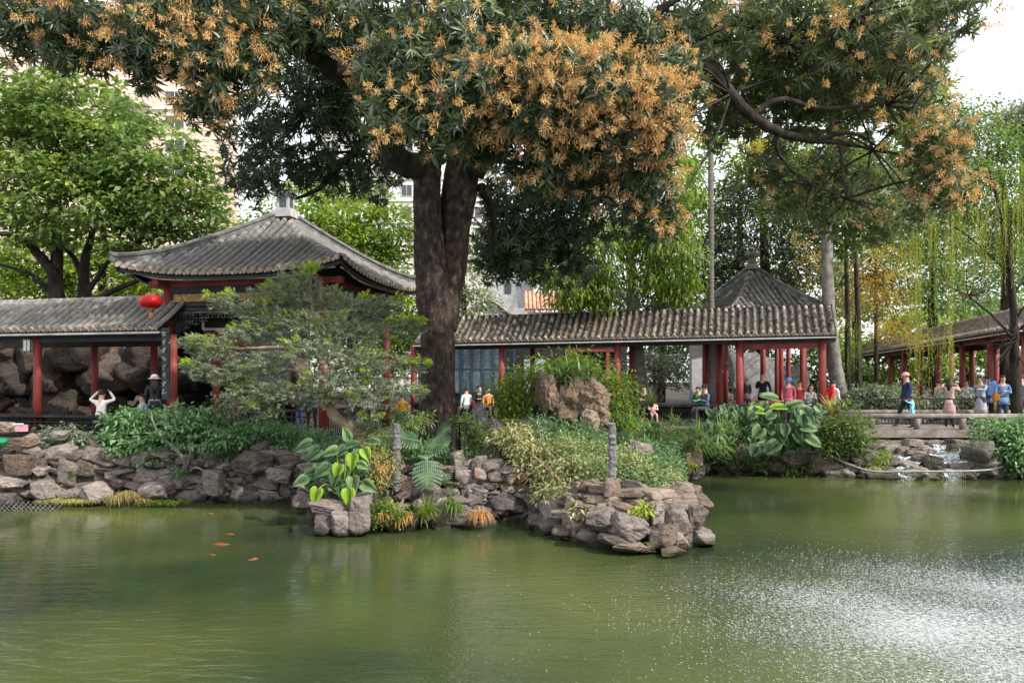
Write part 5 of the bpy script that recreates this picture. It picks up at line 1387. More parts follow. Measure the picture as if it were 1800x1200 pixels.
# twigs inside the crown
mb = MB(); roots = [P(*p) for p in [(548, 60, 15.2), (330, 60, 14), (440, 40, 14.2), (200, 60, 14.2), (700, 130, 15.4), (846, 220, 16.8), (960, 170, 16.3), (1040, 110, 16.1), (1180, 92, 16), (1285, 165, 15.8), (1385, 75, 16), (1430, 246, 16.2), (1535, 264, 16.4), (1560, 185, 16), (1500, 30, 16), (1000, 290, 18.5), (625, 265, 18.8), (540, 200, 19), (790, 180, 15.6), (1486, 350, 16.5), (1428, 326, 16.4)]]
branchlets(mb, roots, [b[:5] for b in MBL] + MBK, 260, .018, 3)
mb.build('twigs', M['bark_dark'], mg)
def panicles(C, A, nl, L, w0, wl):
    """branched flower spikes: spikelets ranged along a hanging stalk"""
    n = len(C); k = np.repeat(np.arange(n), nl); t = np.tile(np.linspace(.05, 1, nl), n)
    Lk = (L * RNG.uniform(.4, 1.35, n))[k]
    ang = np.tile(np.arange(nl) * 2.399, n)
    s = norm(np.cross(A, RNG.normal(size=(n, 3)))); u = np.cross(A, s)
    base = C[k] + A[k] * (Lk * t)[:, None]
    D = A[k] * .75 + s[k] * np.cos(ang)[:, None] + u[k] * np.sin(ang)[:, None]
    D = norm(D + RNG.normal(0, .2, D.shape))
    Ls = w0 * (1.15 - t) * RNG.uniform(.7, 1.2, len(k)) * (Lk / L)
    V, Q = leaf_quads(base, D, Ls, wl, fold=.3, droop=.05)
    # side florets off each spikelet
    base2 = base + D * (Ls * .55)[:, None]
    V2, Q2 = leaf_quads(base2, D + RNG.normal(0, .8, D.shape), Ls * .55, wl * .9, fold=.3, droop=.05)
    V3, Q3 = leaf_quads(base + D * (Ls * .8)[:, None], D + RNG.normal(0, .9, D.shape), Ls * .4, wl * .9, fold=.3, droop=.05)
    V, Q = merge([(V, Q), (V2, Q2), (V3, Q3)])
    rr = np.repeat(RNG.random(n) * .5, nl) + RNG.random(len(k)) * .5
    return V, Q, np.concatenate([np.repeat(rr, 2)] * 3)
pw_ = [b[5] ** .75 * b[3] * b[4] * (.45 if b[0] > 1210 and b[5] < 1 else 1) for b in MBL]
Cp, Op, ip = sample_blobs([b[:5] for b in MBL], 1750, .80, pw_)
Cp[:, 1] -= .25
Ap = norm(Op * np.array([1, 1, .6]) * .7 + RNG.normal(0, .35, Op.shape) + np.array([0, -.55, -.25]))
keep = Op[:, 1] < .45
Cp, Ap = Cp[keep] - Ap[keep] * .08, Ap[keep]
V, Q, rr = panicles(Cp, Ap, 26, .38, .14, .017)
tag(np_obj('blossom', V, Q, LM['bloom'], mg, rnd=rr), kind='stuff')

# ---- trees behind ------------------------------------------------------
def tree(name, label, trunk, blobs, n, L, W, leaf, bark='bark_dark', clumps=120, spread=.4, flat=.5, group=None, droop=.15, hang=-.15, twigs=0, inner=.25, r=None, rshift=0.0):
    t = thing(name, label, 'tree', tuple(P(*trunk[0][0][0])), group=group)
    mb = MB(); trunk_path(mb, *trunk)
    if twigs: branchlets(mb, [P(*p) for tt in trunk for p in tt[0][1:]], blobs, twigs, .022, len(label))
    mb.build('trunk', M[bark], t)
    crown('crown', blobs, n, L, W, LM[leaf], t, clumps, spread, flat, inner, droop, hang, rshift=rshift)
    return t
GT = 'trees behind the walkways'
tree('broadleaf_tree', 'round bright green tree with forked black trunk behind the left walkway',
     [([(102, 560, 28), (98, 500, 28), (100, 440, 28), (100, 380, 28), (110, 300, 28)], [.3, .26, .2, .13, .06], 0), ([(104, 530, 28), (92, 480, 27.8), (60, 440, 27.6), (25, 415, 27.4), (-20, 410, 27.2)], [.24, .2, .15, .1, .06], 0),
      ([(150, 560, 28.6), (148, 500, 28.6), (150, 455, 28.6), (165, 400, 28.6), (175, 340, 28.6)], [.26, .22, .16, .1, .05], 0), ([(148, 490, 28.6), (128, 450, 28.6), (105, 430, 28.4)], .13, .06), ([(150, 520, 28.6), (170, 490, 28.4), (200, 450, 28), (240, 430, 28)], .12, .05),
      ([(158, 535, 28.4), (200, 510, 28), (245, 492, 27.5), (280, 470, 27)], .13, .05), ([(95, 520, 28), (75, 500, 27.7), (50, 480, 27.6), (0, 465, 27.6)], .10, .05)],
     [(70, 250, 28, 130, 90, 2), (200, 260, 28, 140, 90, 2), (120, 180, 28.5, 110, 50, 2), (30, 330, 27.3, 90, 80, 2), (280, 320, 27.5, 90, 90, 1.8), (160, 350, 27, 130, 80, 1.5), (320, 390, 27.5, 80, 55, 1.5), (240, 410, 27.5, 90, 45, 1.2), (60, 400, 27, 80, 35, 1.2), (20, 200, 28, 70, 60, 2), (370, 350, 28, 45, 45, 1)],
     21000, .27, .15, 'broad', clumps=420, spread=.36, flat=.28, hang=-.25, group=GT, twigs=60, rshift=.05)
tree('background_tree', 'yellow-green leafy tree glowing behind the forked black trunk', [([(180, 620, 36), (180, 480, 36), (180, 400, 36)], .25, .1)],
     [(60, 500, 36, 130, 60, 2), (180, 490, 36, 130, 60, 2), (300, 480, 36, 110, 60, 2), (20, 440, 36, 90, 60, 2), (140, 430, 36, 100, 50, 2)], 9000, .30, .17, 'lime', clumps=160, group=GT)
tree('background_tree', 'pale bare-twigged tree against the pink apartment block', [([(60, 420, 40), (55, 260, 40), (60, 150, 40), (50, 100, 40)], .2, .05), ([(55, 260, 40), (20, 180, 40), (-10, 120, 40)], .1, .03), ([(58, 230, 40), (110, 150, 40), (130, 110, 40)], .1, .03), ([(200, 420, 40), (225, 260, 40), (235, 180, 40)], .12, .04)],
     [(50, 170, 40, 90, 60, 1.5), (150, 190, 40, 80, 50, 1.5), (230, 210, 40, 60, 40, 1.5)], 1500, .3, .18, 'lime', 'bark_pale', 60, group=GT, twigs=90)
tree('background_tree', 'mid green tree filling the space between the left pavilion roof and the big trunk', [([(620, 640, 38), (620, 500, 38), (615, 400, 38)], .3, .1)],
     [(560, 380, 36, 60, 45, 2), (620, 420, 37, 90, 60, 2), (690, 400, 37, 60, 60, 2), (660, 480, 37, 80, 60, 2), (720, 540, 36, 60, 70, 2), (600, 340, 39, 90, 30, 2), (430, 400, 37, 60, 40, 2), (700, 610, 36, 50, 50, 2), (500, 360, 38, 60, 35, 2)], 15000, .28, .15, 'lime', clumps=260, group=GT)
tree('background_tree', 'soft pale green tree beside the grey gable right of the big trunk', [([(815, 650, 40), (815, 520, 40), (812, 450, 40)], .2, .08)],
     [(820, 500, 40, 40, 50, 1.5), (835, 540, 40, 30, 30, 1), (810, 450, 40, 35, 40, 1)], 2600, .24, .12, 'greygreen', clumps=60, group=GT, rshift=.2)
tree('drooping_tree', 'tree with pale straight trunk and drooping yellow-green leaves behind the middle walkway',
     [([(1128, 715, 30.5), (1122, 650, 30.5), (1114, 560, 30.5), (1110, 500, 30.5), (1108, 450, 30.5), (1104, 380, 30.5), (1090, 300, 30.5)], [.42, .31, .27, .22, .18, .14, .08], 0), ([(1108, 470, 30.5), (1060, 420, 30), (1020, 380, 30)], .1, .04), ([(1108, 450, 30.5), (1160, 400, 30), (1200, 370, 30)], .1, .04)],
     [(1030, 440, 29.5, 70, 60, 1.6), (1010, 510, 29.5, 50, 45, 1.2), (1060, 500, 29.3, 45, 50, 1), (1140, 400, 29, 60, 50, 1.5), (1190, 440, 29.3, 45, 60, 1.3), (1180, 330, 29.5, 55, 90, 1.5), (1190, 500, 29.3, 28, 40, .8), (1100, 400, 31.5, 50, 50, 1), (960, 470, 29.5, 35, 30, 1), (1140, 480, 29.2, 22, 50, .6)],
     12500, .27, .085, 'lime', 'bark_pale', 260, .33, .7, GT, .45, -.9, rshift=-.05)
tree('palm_tree', 'very thin straight ringed grey palm stem rising between the walkway and the far pavilion',
     [([(1252, 712, 28.6), (1251, 600, 28.6), (1250, 500, 28.6), (1250, 400, 28.6), (1249, 200, 28.6), (1248, 60, 28.6)], [.14, .11, .105, .10, .095, .09], 0)],
     [(1248, 40, 28.6, 60, 25, 1.2)], 260, 1.6, .10, 'mid', 'bark_ring', 20, .1, .3, None, .4, -.1)
tree('pale_trunk_tree', 'tree with thick pale grey trunk at the right end of the middle walkway',
     [([(1478, 700, 28.5), (1470, 660, 28.5), (1460, 580, 28.5), (1455, 500, 28.5), (1453, 430, 28.5), (1450, 350, 28.5), (1440, 260, 28.5)], [.31, .27, .23, .21, .20, .19, .15], 0)],
     [(1440, 330, 29.5, 90, 60, 1.8), (1380, 380, 29.5, 60, 40, 1.5), (1500, 400, 29.5, 70, 50, 1.5), (1540, 330, 29.5, 60, 60, 1.5)], 7000, .24, .12, 'mid', 'bark_pale', 150, group=GT)
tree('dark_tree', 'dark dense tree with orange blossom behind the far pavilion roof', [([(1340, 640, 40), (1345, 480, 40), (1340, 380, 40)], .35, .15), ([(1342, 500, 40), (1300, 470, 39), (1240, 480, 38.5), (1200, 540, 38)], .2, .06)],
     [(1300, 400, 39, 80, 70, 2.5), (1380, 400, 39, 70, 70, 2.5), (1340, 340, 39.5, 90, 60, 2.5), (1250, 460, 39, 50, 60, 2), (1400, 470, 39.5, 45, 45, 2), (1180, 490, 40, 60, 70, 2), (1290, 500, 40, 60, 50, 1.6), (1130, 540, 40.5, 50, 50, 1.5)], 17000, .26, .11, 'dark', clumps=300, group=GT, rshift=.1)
tree('golden_tree', 'golden-orange feathery conifer right of the pale trunk', [([(1490, 700, 33), (1490, 560, 33), (1488, 480, 33), (1486, 400, 33)], .13, .06), ([(1509, 700, 32.5), (1508, 560, 32.5), (1505, 480, 32.5), (1500, 400, 32.5)], .14, .06), ([(1540, 700, 36), (1540, 480, 36), (1538, 400, 36)], .1, .05)],
     [(1500, 430, 34, 45, 60, 1), (1545, 480, 35, 60, 60, 1.5), (1560, 550, 35, 60, 45, 1.5), (1490, 530, 35, 30, 70, 1), (1590, 590, 36, 50, 30, 1.3), (1310, 255, 33, 50, 28, 1), (1430, 430, 36, 25, 70, 1), (1420, 520, 37, 20, 40, .6)], 9500, .17, .03, 'gold', 'bark_dark', 260, .3, .5, GT, .2, -.3, 50)
tree('background_tree', 'blue-green tree behind the willow and golden conifer', [([(1640, 680, 44), (1640, 500, 44), (1640, 400, 44)], .3, .12)],
     [(1600, 470, 44, 70, 70, 3), (1680, 500, 44, 80, 70, 3), (1560, 520, 45, 70, 50, 2), (1640, 420, 44, 100, 60, 3), (1740, 470, 45, 80, 80, 3), (1500, 480, 46, 60, 70, 2)], 12000, .30, .14, 'bluegreen', clumps=220, group=GT, rshift=.2)
tree('background_tree', 'tall lime green tree at the right edge under the white sky', [([(1770, 700, 38), (1770, 420, 38), (1760, 300, 38)], .35, .12)],
     [(1720, 260, 37, 60, 60, 2), (1770, 290, 37, 70, 60, 2), (1740, 360, 37, 90, 60, 2), (1700, 320, 36, 60, 60, 2), (1790, 400, 37, 60, 60, 2), (1660, 400, 37, 60, 60, 2), (1690, 200, 37, 35, 40, 1.5), (1640, 200, 37.5, 60, 60, 2), (1640, 290, 37.5, 60, 60, 2), (1560, 380, 38, 60, 50, 2)], 22000, .24, .10, 'mid', clumps=260, group=GT, rshift=.28, hang=-.5)
tree('background_tree', 'distant grey-green tree top at the far right against the sky', [([(1800, 500, 60), (1800, 300, 60), (1795, 220, 60)], .4, .2)],
     [(1770, 205, 60, 35, 28, 3), (1800, 220, 60, 50, 45, 3), (1830, 200, 60, 45, 40, 3)], 3800, .36, .18, 'greygreen', clumps=90, group=GT)
tree('background_tree', 'lime tree seen between the mango boughs right of the palm stem', [([(1300, 700, 46), (1300, 450, 46), (1300, 350, 46)], .3, .12)],
     [(1200, 270, 45, 60, 60, 2.5), (1280, 290, 45, 60, 50, 2.5), (1380, 300, 46, 80, 60, 2.5), (1480, 300, 46, 90, 70, 2.5), (1200, 380, 46, 60, 60, 2.5), (1580, 300, 46, 60, 80, 2.5), (1400, 230, 46, 120, 50, 2.5), (1330, 150, 46, 100, 70, 3), (1450, 100, 46, 110, 90, 3), (1560, 140, 46, 100, 90, 3), (1280, 60, 46, 90, 70, 3), (1400, 10, 46, 120, 60, 3), (1580, 40, 47, 80, 60, 3), (1230, 200, 45, 60, 60, 3), (1250, 330, 45, 50, 60, 2.5)], 27000, .34, .17, 'lime', clumps=240, group=GT, rshift=-.1)
tree('background_tree', 'shaded green tree closing the view behind the rockery', [([(380, 700, 44), (380, 520, 44), (380, 460, 44)], .3, .12)],
     [(380, 440, 44, 90, 60, 3), (450, 520, 44, 110, 80, 3), (560, 560, 44, 100, 90, 3), (330, 560, 42, 90, 90, 3), (660, 600, 44, 80, 70, 3), (200, 600, 44, 140, 60, 3), (0, 590, 44, 120, 60, 3)], 12000, .32, .17, 'mid', clumps=240, group=GT)
tree('background_tree', 'light green tree behind the right-hand walkway', [([(1700, 700, 52), (1700, 640, 52), (1700, 600, 52)], .3, .12)],
     [(1560, 640, 52, 70, 60, 3), (1660, 640, 52, 80, 60, 3), (1760, 620, 50, 80, 60, 3), (1600, 580, 52, 80, 50, 3), (1860, 620, 50, 60, 60, 3), (1720, 560, 52, 80, 40, 3), (1480, 640, 52, 60, 60, 3)], 14000, .30, .16, 'lime', clumps=260, group=GT, rshift=.1)
tree('background_tree', 'grey-green shrubby tree seen through the middle walkway', [([(1150, 715, 34), (1150, 680, 34), (1152, 650, 34)], .12, .06)],
     [(1130, 650, 34, 40, 28, 1), (1170, 645, 34, 48, 28, 1), (1200, 665, 34, 24, 30, .8), (1100, 670, 34, 20, 28, .8)], 5200, .17, .05, 'greygreen', 'bark_pale', 110, .2, .5, GT, twigs=40)
tree('background_tree', 'bright shrubby tree between the posts of the far pavilion', [([(1400, 715, 42), (1400, 680, 42), (1402, 650, 42)], .12, .06)],
     [(1420, 640, 42, 60, 40, 1), (1400, 680, 42, 60, 30, 1), (1300, 650, 43, 60, 50, 1), (1500, 660, 40, 50, 40, 1)], 6000, .22, .12, 'mid', clumps=120, spread=.3, group=GT)

GB = 'far trees closing the view'
for lb, blobs, lf, nn, sh in (
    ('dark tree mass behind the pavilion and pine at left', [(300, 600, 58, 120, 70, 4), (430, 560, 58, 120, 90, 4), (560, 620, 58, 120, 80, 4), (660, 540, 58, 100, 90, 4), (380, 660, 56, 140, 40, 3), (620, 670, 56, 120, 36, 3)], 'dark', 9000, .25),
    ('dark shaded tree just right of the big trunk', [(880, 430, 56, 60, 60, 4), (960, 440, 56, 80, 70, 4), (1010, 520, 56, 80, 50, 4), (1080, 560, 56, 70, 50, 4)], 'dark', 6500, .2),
    ('green tree filling the view around the palm stem', [(1160, 500, 58, 80, 80, 4), (1240, 430, 58, 80, 80, 4), (1330, 500, 58, 100, 70, 4), (1420, 460, 58, 80, 80, 4), (1240, 620, 56, 120, 60, 4), (1380, 620, 56, 110, 60, 4), (1100, 640, 56, 90, 60, 3)], 'mid', 12000, -.05),
    ('mid green tree behind the thin dark trunks at right', [(1500, 560, 60, 80, 90, 4), (1580, 500, 60, 80, 70, 4), (1680, 560, 60, 90, 60, 4), (1780, 560, 60, 90, 70, 4), (1560, 640, 58, 110, 50, 4), (1700, 650, 58, 120, 50, 4), (1850, 640, 58, 80, 60, 4), (1840, 440, 58, 80, 80, 4)], 'mid', 13000, .1),
    ('green tree far behind the black forked trunks', [(40, 560, 56, 120, 60, 4), (170, 560, 56, 120, 60, 4), (290, 500, 56, 100, 70, 4), (-60, 470, 56, 90, 90, 4)], 'mid', 8000, .1)):
    b0_ = blobs[0]
    tree('background_tree', lb, [([(b0_[0], 720, b0_[2]), (b0_[0] + 4, 620, b0_[2]), (b0_[0], b0_[1], b0_[2])], .4, .15)], blobs, nn, .42, .24, lf, clumps=300, spread=.6, group=GB, rshift=sh)

# ---- willow strands ----------------------------------------------------
wt = thing('willow_tree', 'yellow-green weeping willow with hanging strands over the right-hand walkway', 'tree', tuple(P(1785, 740, 25)))
mb = MB()
trunk_path(mb, ([(1790, 755, 24.8), (1784, 640, 24.8), (1782, 560, 24.8), (1775, 480, 24.8), (1760, 380, 24.8), (1740, 300, 24.8)], [.2, .15, .12, .10, .07, .04], 0),
           ([(1784, 600, 24.8), (1750, 560, 24.6), (1700, 520, 24.4), (1660, 500, 24.2)], .05, .015), ([(1782, 570, 24.8), (1800, 540, 24.6), (1830, 520, 24.5)], .05, .02),
           ([(1775, 480, 24.8), (1730, 440, 24.6), (1680, 400, 24.4), (1620, 380, 24.2)], .05, .015), ([(1770, 440, 24.8), (1800, 400, 24.6)], .04, .01), ([(1785, 620, 24.8), (1800, 640, 24.5), (1815, 680, 24)], .03, .01),
           ([(1782, 600, 24.8), (1765, 620, 24.4), (1740, 660, 24.2), (1735, 700, 24.2)], .025, .008), ([(1780, 520, 24.8), (1810, 470, 24.8), (1830, 400, 24.8)], .04, .01))
branchlets(mb, [P(*p) for p in [(1784, 600, 24.8), (1775, 480, 24.8), (1700, 520, 24.4), (1730, 440, 24.6), (1760, 380, 24.8)]], [(1760, 470, 24.5, 70, 90, 1.2), (1760, 620, 24.3, 50, 60, .8)], 110, .010, 9)
mb.build('trunk', M['bark_dark'], wt)
Cs, Ds = [], []
def strands(pxs, tops, lens, Y, n, sp=1.0):
    for i in range(n):
        px = random.choice(pxs) + random.gauss(0, 9 * sp); y0 = tops + random.gauss(0, 22); Ln = random.uniform(*lens); yy = Y + random.uniform(-.8, .8)
        a = P(px, y0, yy); sw = random.uniform(-.1, .1); st = int(Ln / F * Y / .045)
        for k in range(st):
            z = k * .045
            Cs.append((a.x + sw * math.sin(z * .9) + random.gauss(0, .012), a.y + random.gauss(0, .012), a.z - z)); Ds.append((random.gauss(0, .35), random.gauss(0, .35), -1))
strands([1590, 1600, 1612, 1650, 1665, 1680, 1700, 1712, 1730, 1640], 380, (60, 200), 24.3, 130)
strands([1665, 1672, 1605, 1615], 420, (150, 290), 24.3, 34, .6)
strands([1750, 1770, 1790], 330, (60, 180), 24.6, 40)
strands([1640, 1655, 1668], 570, (60, 110), 24.3, 26)
strands([1492, 1510, 1520], 560, (40, 100), 27, 14)
Cs = np.array(Cs); Ds = np.array(Ds); V, Q = leaf_quads(Cs, Ds, RNG.uniform(.05, .11, len(Cs)), .018, .2, .1)
np_obj('crown', V, Q, LM['willow'], wt, rnd=np.repeat(np.clip(RNG.random(len(Cs)), 0, 1), 2))

# ---- podocarpus in front of the pavilion ---------------------------------
pd_ = thing('pine_tree', 'leaning grey-green podocarpus tree with layered branches in front of the left pavilion', 'tree', tuple(P(640, 790, 14.6)))
PB = [(400, 528, 15.0, 42, 12), (440, 545, 15, 50, 16), (352, 603, 14.6, 40, 12), (385, 620, 14.6, 50, 16), (440, 590, 14.8, 60, 18), (350, 645, 14.5, 34, 11), (400, 660, 14.6, 60, 20), (470, 640, 14.6, 60, 24), (520, 500, 15, 46, 20), (490, 520, 15, 50, 18), (560, 530, 15.2, 60, 24),
      (480, 565, 15, 60, 20), (560, 575, 14.8, 80, 24), (640, 545, 15.2, 60, 22), (670, 540, 15.2, 36, 18), (620, 590, 14.8, 70, 24), (700, 580, 15, 44, 20), (560, 620, 14.4, 80, 26), (650, 640, 14.4, 70, 24), (715, 645, 14.6, 34, 14), (500, 690, 14.4, 60, 22), (450, 690, 14.6, 50, 20),
      (590, 670, 14.2, 70, 24), (680, 680, 14.3, 56, 18), (725, 690, 14.5, 24, 9), (560, 700, 14.4, 40, 16), (470, 720, 14.5, 40, 14), (640, 705, 14.2, 50, 16), (720, 570, 15, 28, 8), (730, 640, 14.6, 20, 6), (540, 480, 15.1, 26, 10), (640, 735, 14.2, 30, 10)]
mb = MB()
trunk_path(mb, ([(640, 790, 14.6), (634, 768, 14.6), (622, 758, 14.6), (600, 742, 14.6), (586, 728, 14.6), (580, 705, 14.6), (578, 670, 14.7), (568, 630, 14.8), (556, 580, 14.9), (548, 530, 15), (545, 490, 15.1)], [.13, .12, .125, .10, .105, .09, .07, .06, .05, .035, .015], 0),
           ([(578, 670, 14.7), (520, 650, 14.6), (450, 650, 14.6), (360, 648, 14.5)], .045, .01), ([(568, 630, 14.8), (500, 610, 14.7), (420, 612, 14.6), (345, 602, 14.6)], .045, .01), ([(556, 580, 14.9), (490, 560, 15), (400, 532, 15)], .035, .01),
           ([(572, 650, 14.8), (630, 640, 14.6), (700, 642, 14.6), (735, 640, 14.6)], .04, .01), ([(560, 590, 14.9), (630, 580, 14.9), (720, 570, 15)], .035, .01), ([(580, 700, 14.6), (640, 690, 14.4), (725, 690, 14.5)], .035, .01), ([(552, 550, 14.9), (620, 545, 15.1), (680, 540, 15.2)], .03, .01), ([(580, 690, 14.6), (520, 690, 14.5), (440, 690, 14.6)], .035, .01), n=12)
mb.build('trunk', M['bark_tan'], pd_)
def sprays(blobs, n, nl, L, Ll, wl):
    C, out_, idx = sample_blobs(blobs, n, .1)
    ctr = np.array([blob_w(b)[0] for b in blobs])[idx]
    mid_ = np.array(P(575, 640, 14.8))
    A = norm(norm(C - mid_) * np.array([1, 1, .35]) * 1.2 + norm(C - ctr) * .4 + RNG.normal(0, .3, C.shape) + np.array([0, -.15, .22]))
    k = np.repeat(np.arange(n), nl); t = np.tile(np.linspace(0, 1, nl), n); ang = np.tile(np.arange(nl) * 2.399, n)
    s = norm(np.cross(A, [0, 0, 1.0])); u = np.cross(s, A)
    base = C[k] + A[k] * (L * t)[:, None]
    D = A[k] * (.5 + .8 * t)[:, None] + s[k] * np.cos(ang)[:, None] + u[k] * np.sin(ang)[:, None] * .6
    V, Q = leaf_quads(base, D + RNG.normal(0, .15, D.shape), Ll * RNG.uniform(.6, 1.2, len(k)), wl, .15, .1)
    return V, Q, np.repeat(np.clip(np.repeat(RNG.random(n), nl) * .6 + RNG.random(len(k)) * .4, 0, 1), 2), C, A
V, Q, r_, C_, A_ = sprays(PB, 3900, 14, .11, .085, .018)
np_obj('crown', V, Q, LM['greygreen'], pd_, rnd=r_)
top = [(b[0] + random.uniform(-.8, .8) * b[3], b[1] - b[4] * .8, b[2] - .1, 9, 4, .1) for b in PB for _ in range(3)] + [(345, 598, 14.6, 12, 6, .1), (398, 522, 15, 10, 5, .1), (545, 476, 15, 16, 8, .1), (735, 568, 15, 12, 5, .1), (740, 636, 14.6, 12, 5, .1)]
V, Q, r_, *_ = sprays(top, 420, 14, .12, .08, .017)
tag(np_obj('young_shoots', V, Q, LM['tips'], pd_, rnd=r_), 'lime young shoots')

# ---- shrubs ---------------------------------------------------------------
GS = 'shrubs planted along the bank'
def shrub(name, label, blobs, n, L, W, leaf, clumps=60, spread=.12, flat=.5, hang=-.2, droop=.2, stems=6, group=GS, cat='shrub', bark='bark_tan', inner=.2, rshift=0.0):
    c, r_ = blob_w(blobs[0]); base = Vector((c[0], c[1], c[2] - r_[2] * 1.1))
    t = thing(name, label, cat, tuple(base), group=group)
    crown('foliage', blobs, n, L, W, LM[leaf], t, clumps, spread, flat, inner, droop, hang, rshift=rshift)
    if stems:
        mb = MB(); branchlets(mb, [base, base + Vector((.15, 0, .05))], blobs, stems, .012, n)
        mb.build('stems', M[bark], t)
    return t
shrub('shrub', 'small pale grey-green shrub below the leftmost walkway bench', [(105, 768, 17.3, 42, 20, .4), (85, 775, 17.3, 24, 14, .3), (130, 765, 17.3, 24, 16, .3)], 1700, .11, .06, 'greygreen', 70, rshift=-.05)
shrub('shrub', 'leftmost of the dense green layered shrubs on the left bank', [(235, 754, 16.9, 54, 38, .5), (215, 780, 16.7, 34, 28, .4), (262, 785, 16.7, 36, 26, .4)], 5200, .13, .065, 'bluegreen', 120, .12, .25, -.25, rshift=.2)
shrub('shrub', 'tallest green layered shrub, behind the thin leaning branch', [(330, 745, 16.9, 42, 36, .5), (312, 770, 16.6, 40, 30, .4), (352, 775, 16.7, 42, 32, .4)], 5200, .13, .065, 'bluegreen', 120, .12, .25, -.25, rshift=.3)
shrub('shrub', 'green layered shrub in the middle of the left bank row', [(390, 758, 16.9, 36, 30, .5), (410, 770, 16.6, 30, 24, .4)], 3200, .13, .065, 'bluegreen', 80, .12, .25, -.25, rshift=.25)
shrub('shrub', 'wide dark fine-leaved shrub at the right end of the left bank row', [(475, 758, 16.9, 52, 28, .5), (510, 768, 16.6, 36, 24, .4), (440, 770, 16.7, 30, 24, .4)], 5800, .09, .03, 'bluegreen', 130, .10, .4, rshift=.12)
shrub('shrub', 'pale twiggy shrub at the front rail of the pavilion', [(402, 712, 17.2, 28, 34, .35), (410, 740, 17.2, 20, 20, .3)], 900, .09, .045, 'greygreen', 60, .1, stems=14)
shrub('shrub', 'grey-green bamboo-leaved bush beside the short stone post', [(650, 765, 14.6, 30, 24, .3), (672, 790, 14.2, 32, 36, .4), (660, 830, 14.0, 26, 26, .3), (720, 740, 14.8, 40, 18, .3)], 3600, .12, .022, 'sedge', 130, .10, .6, -.2)
shrub('shrub', 'reddish-tipped fine bush beside the heart-leaved plant', [(668, 815, 13.8, 24, 30, .3), (655, 840, 13.8, 20, 20, .25)], 1500, .07, .014, 'rust', 70, .08, .8, rshift=.4)
shrub('shrub', 'bright bush growing over the left of the large garden rock', [(920, 680, 17.2, 42, 34, .5), (895, 700, 17, 30, 28, .4), (950, 655, 17.3, 34, 22, .4), (880, 735, 16.8, 26, 20, .3)], 3600, .11, .045, 'lime', 110, .19, .6, rshift=-.03, stems=14)
shrub('shrub', 'bright bush spilling over the right of the large garden rock', [(1050, 660, 17.4, 40, 22, .5), (1080, 690, 17.2, 26, 34, .4), (1092, 730, 17, 20, 20, .3), (1000, 640, 17.5, 44, 16, .4)], 3000, .11, .045, 'lime', 90, .20, .6, rshift=-.05, stems=14)
shrub('shrub', 'dark green bush below the large garden rock', [(1000, 770, 15.6, 60, 30, .5), (950, 760, 15.8, 40, 26, .4), (1050, 790, 15.4, 40, 30, .4), (910, 790, 15.8, 40, 30, .4)], 5200, .09, .035, 'bluegreen', 160, .12, .6, rshift=.1)
shrub('shrub', 'cream and yellow leaved shrub trailing left of the speckled pillar', [(905, 770, 15, 44, 22, .3), (935, 810, 14.5, 50, 32, .4), (985, 830, 13.9, 56, 28, .4), (1015, 870, 13.0, 52, 20, .3), (1040, 895, 12.4, 36, 12, .2), (970, 865, 13.4, 40, 16, .3)], 4600, .11, .038, 'pale', 170, .11, .6, -.3, .25, stems=26)
shrub('shrub', 'grey-green variegated shrub left and behind the speckled pillar', [(1020, 800, 14.2, 50, 34, .5), (1050, 835, 13.4, 40, 34, .4), (990, 790, 14.6, 40, 28, .4)], 5000, .065, .028, 'varieg', 170, .11, .6, rshift=-.12)
shrub('shrub', 'pale variegated shrub right of the speckled pillar', [(1120, 835, 13.6, 46, 30, .5), (1150, 845, 13.4, 36, 24, .4), (1100, 810, 14, 40, 30, .4), (1165, 850, 13.3, 26, 16, .3)], 5600, .065, .028, 'varieg', 180, .11, .6, rshift=-.02)
shrub('shrub', 'tiny vivid lime plant growing from the rocks of the point', [(1130, 895, 11.75, 16, 16, .12)], 170, .09, .05, 'tips', 16, .05, .6, group=GS)
shrub('shrub', 'dark glossy shrub with yellow flecks beside the bridge end', [(1480, 745, 20.8, 42, 34, .6), (1500, 765, 20.5, 34, 28, .5), (1460, 770, 20.6, 30, 28, .5)], 3600, .15, .05, 'mid', 110, .16, .6, .2, rshift=.05)
shrub('shrub', 'leafy grey-green shrub at the right edge in front of the bridge', [(1760, 765, 20.8, 50, 30, .8), (1790, 790, 20.4, 50, 34, .6), (1735, 780, 20.6, 30, 20, .4), (1800, 755, 20.6, 36, 24, .4)], 6200, .13, .06, 'bluegreen', 170, .16, .4, rshift=.25)
shrub('shrub', 'grey-green hedge shrub behind the bridge left of the fence', [(1560, 705, 27.5, 44, 22, .8), (1530, 700, 27.8, 40, 24, .8), (1600, 720, 27.5, 34, 20, .5)], 3800, .16, .08, 'greygreen', 110, .2, .5, rshift=-.05)
shrub('shrub', 'shaded grey-green hedge shrub behind the iron fence', [(1680, 712, 27.6, 60, 22, .8), (1640, 715, 27.6, 50, 20, .8), (1740, 712, 27.6, 50, 22, .8)], 3600, .16, .08, 'greygreen', 110, .2, .5, rshift=-.2)
shrub('shrub', 'lime fern-like plant on the shore left of the cascade', [(1530, 812, 20.8, 24, 14, .3), (1545, 800, 21, 16, 12, .3)], 1300, .10, .03, 'lime', 50, .1, .6)
shrub('shrub', 'green ground plant on the far shore under the giant leaves', [(1410, 815, 20.9, 26, 14, .3), (1385, 825, 20.8, 20, 10, .2), (1455, 800, 21.2, 40, 16, .4)], 1700, .11, .04, 'mid', 70, .12, .6)
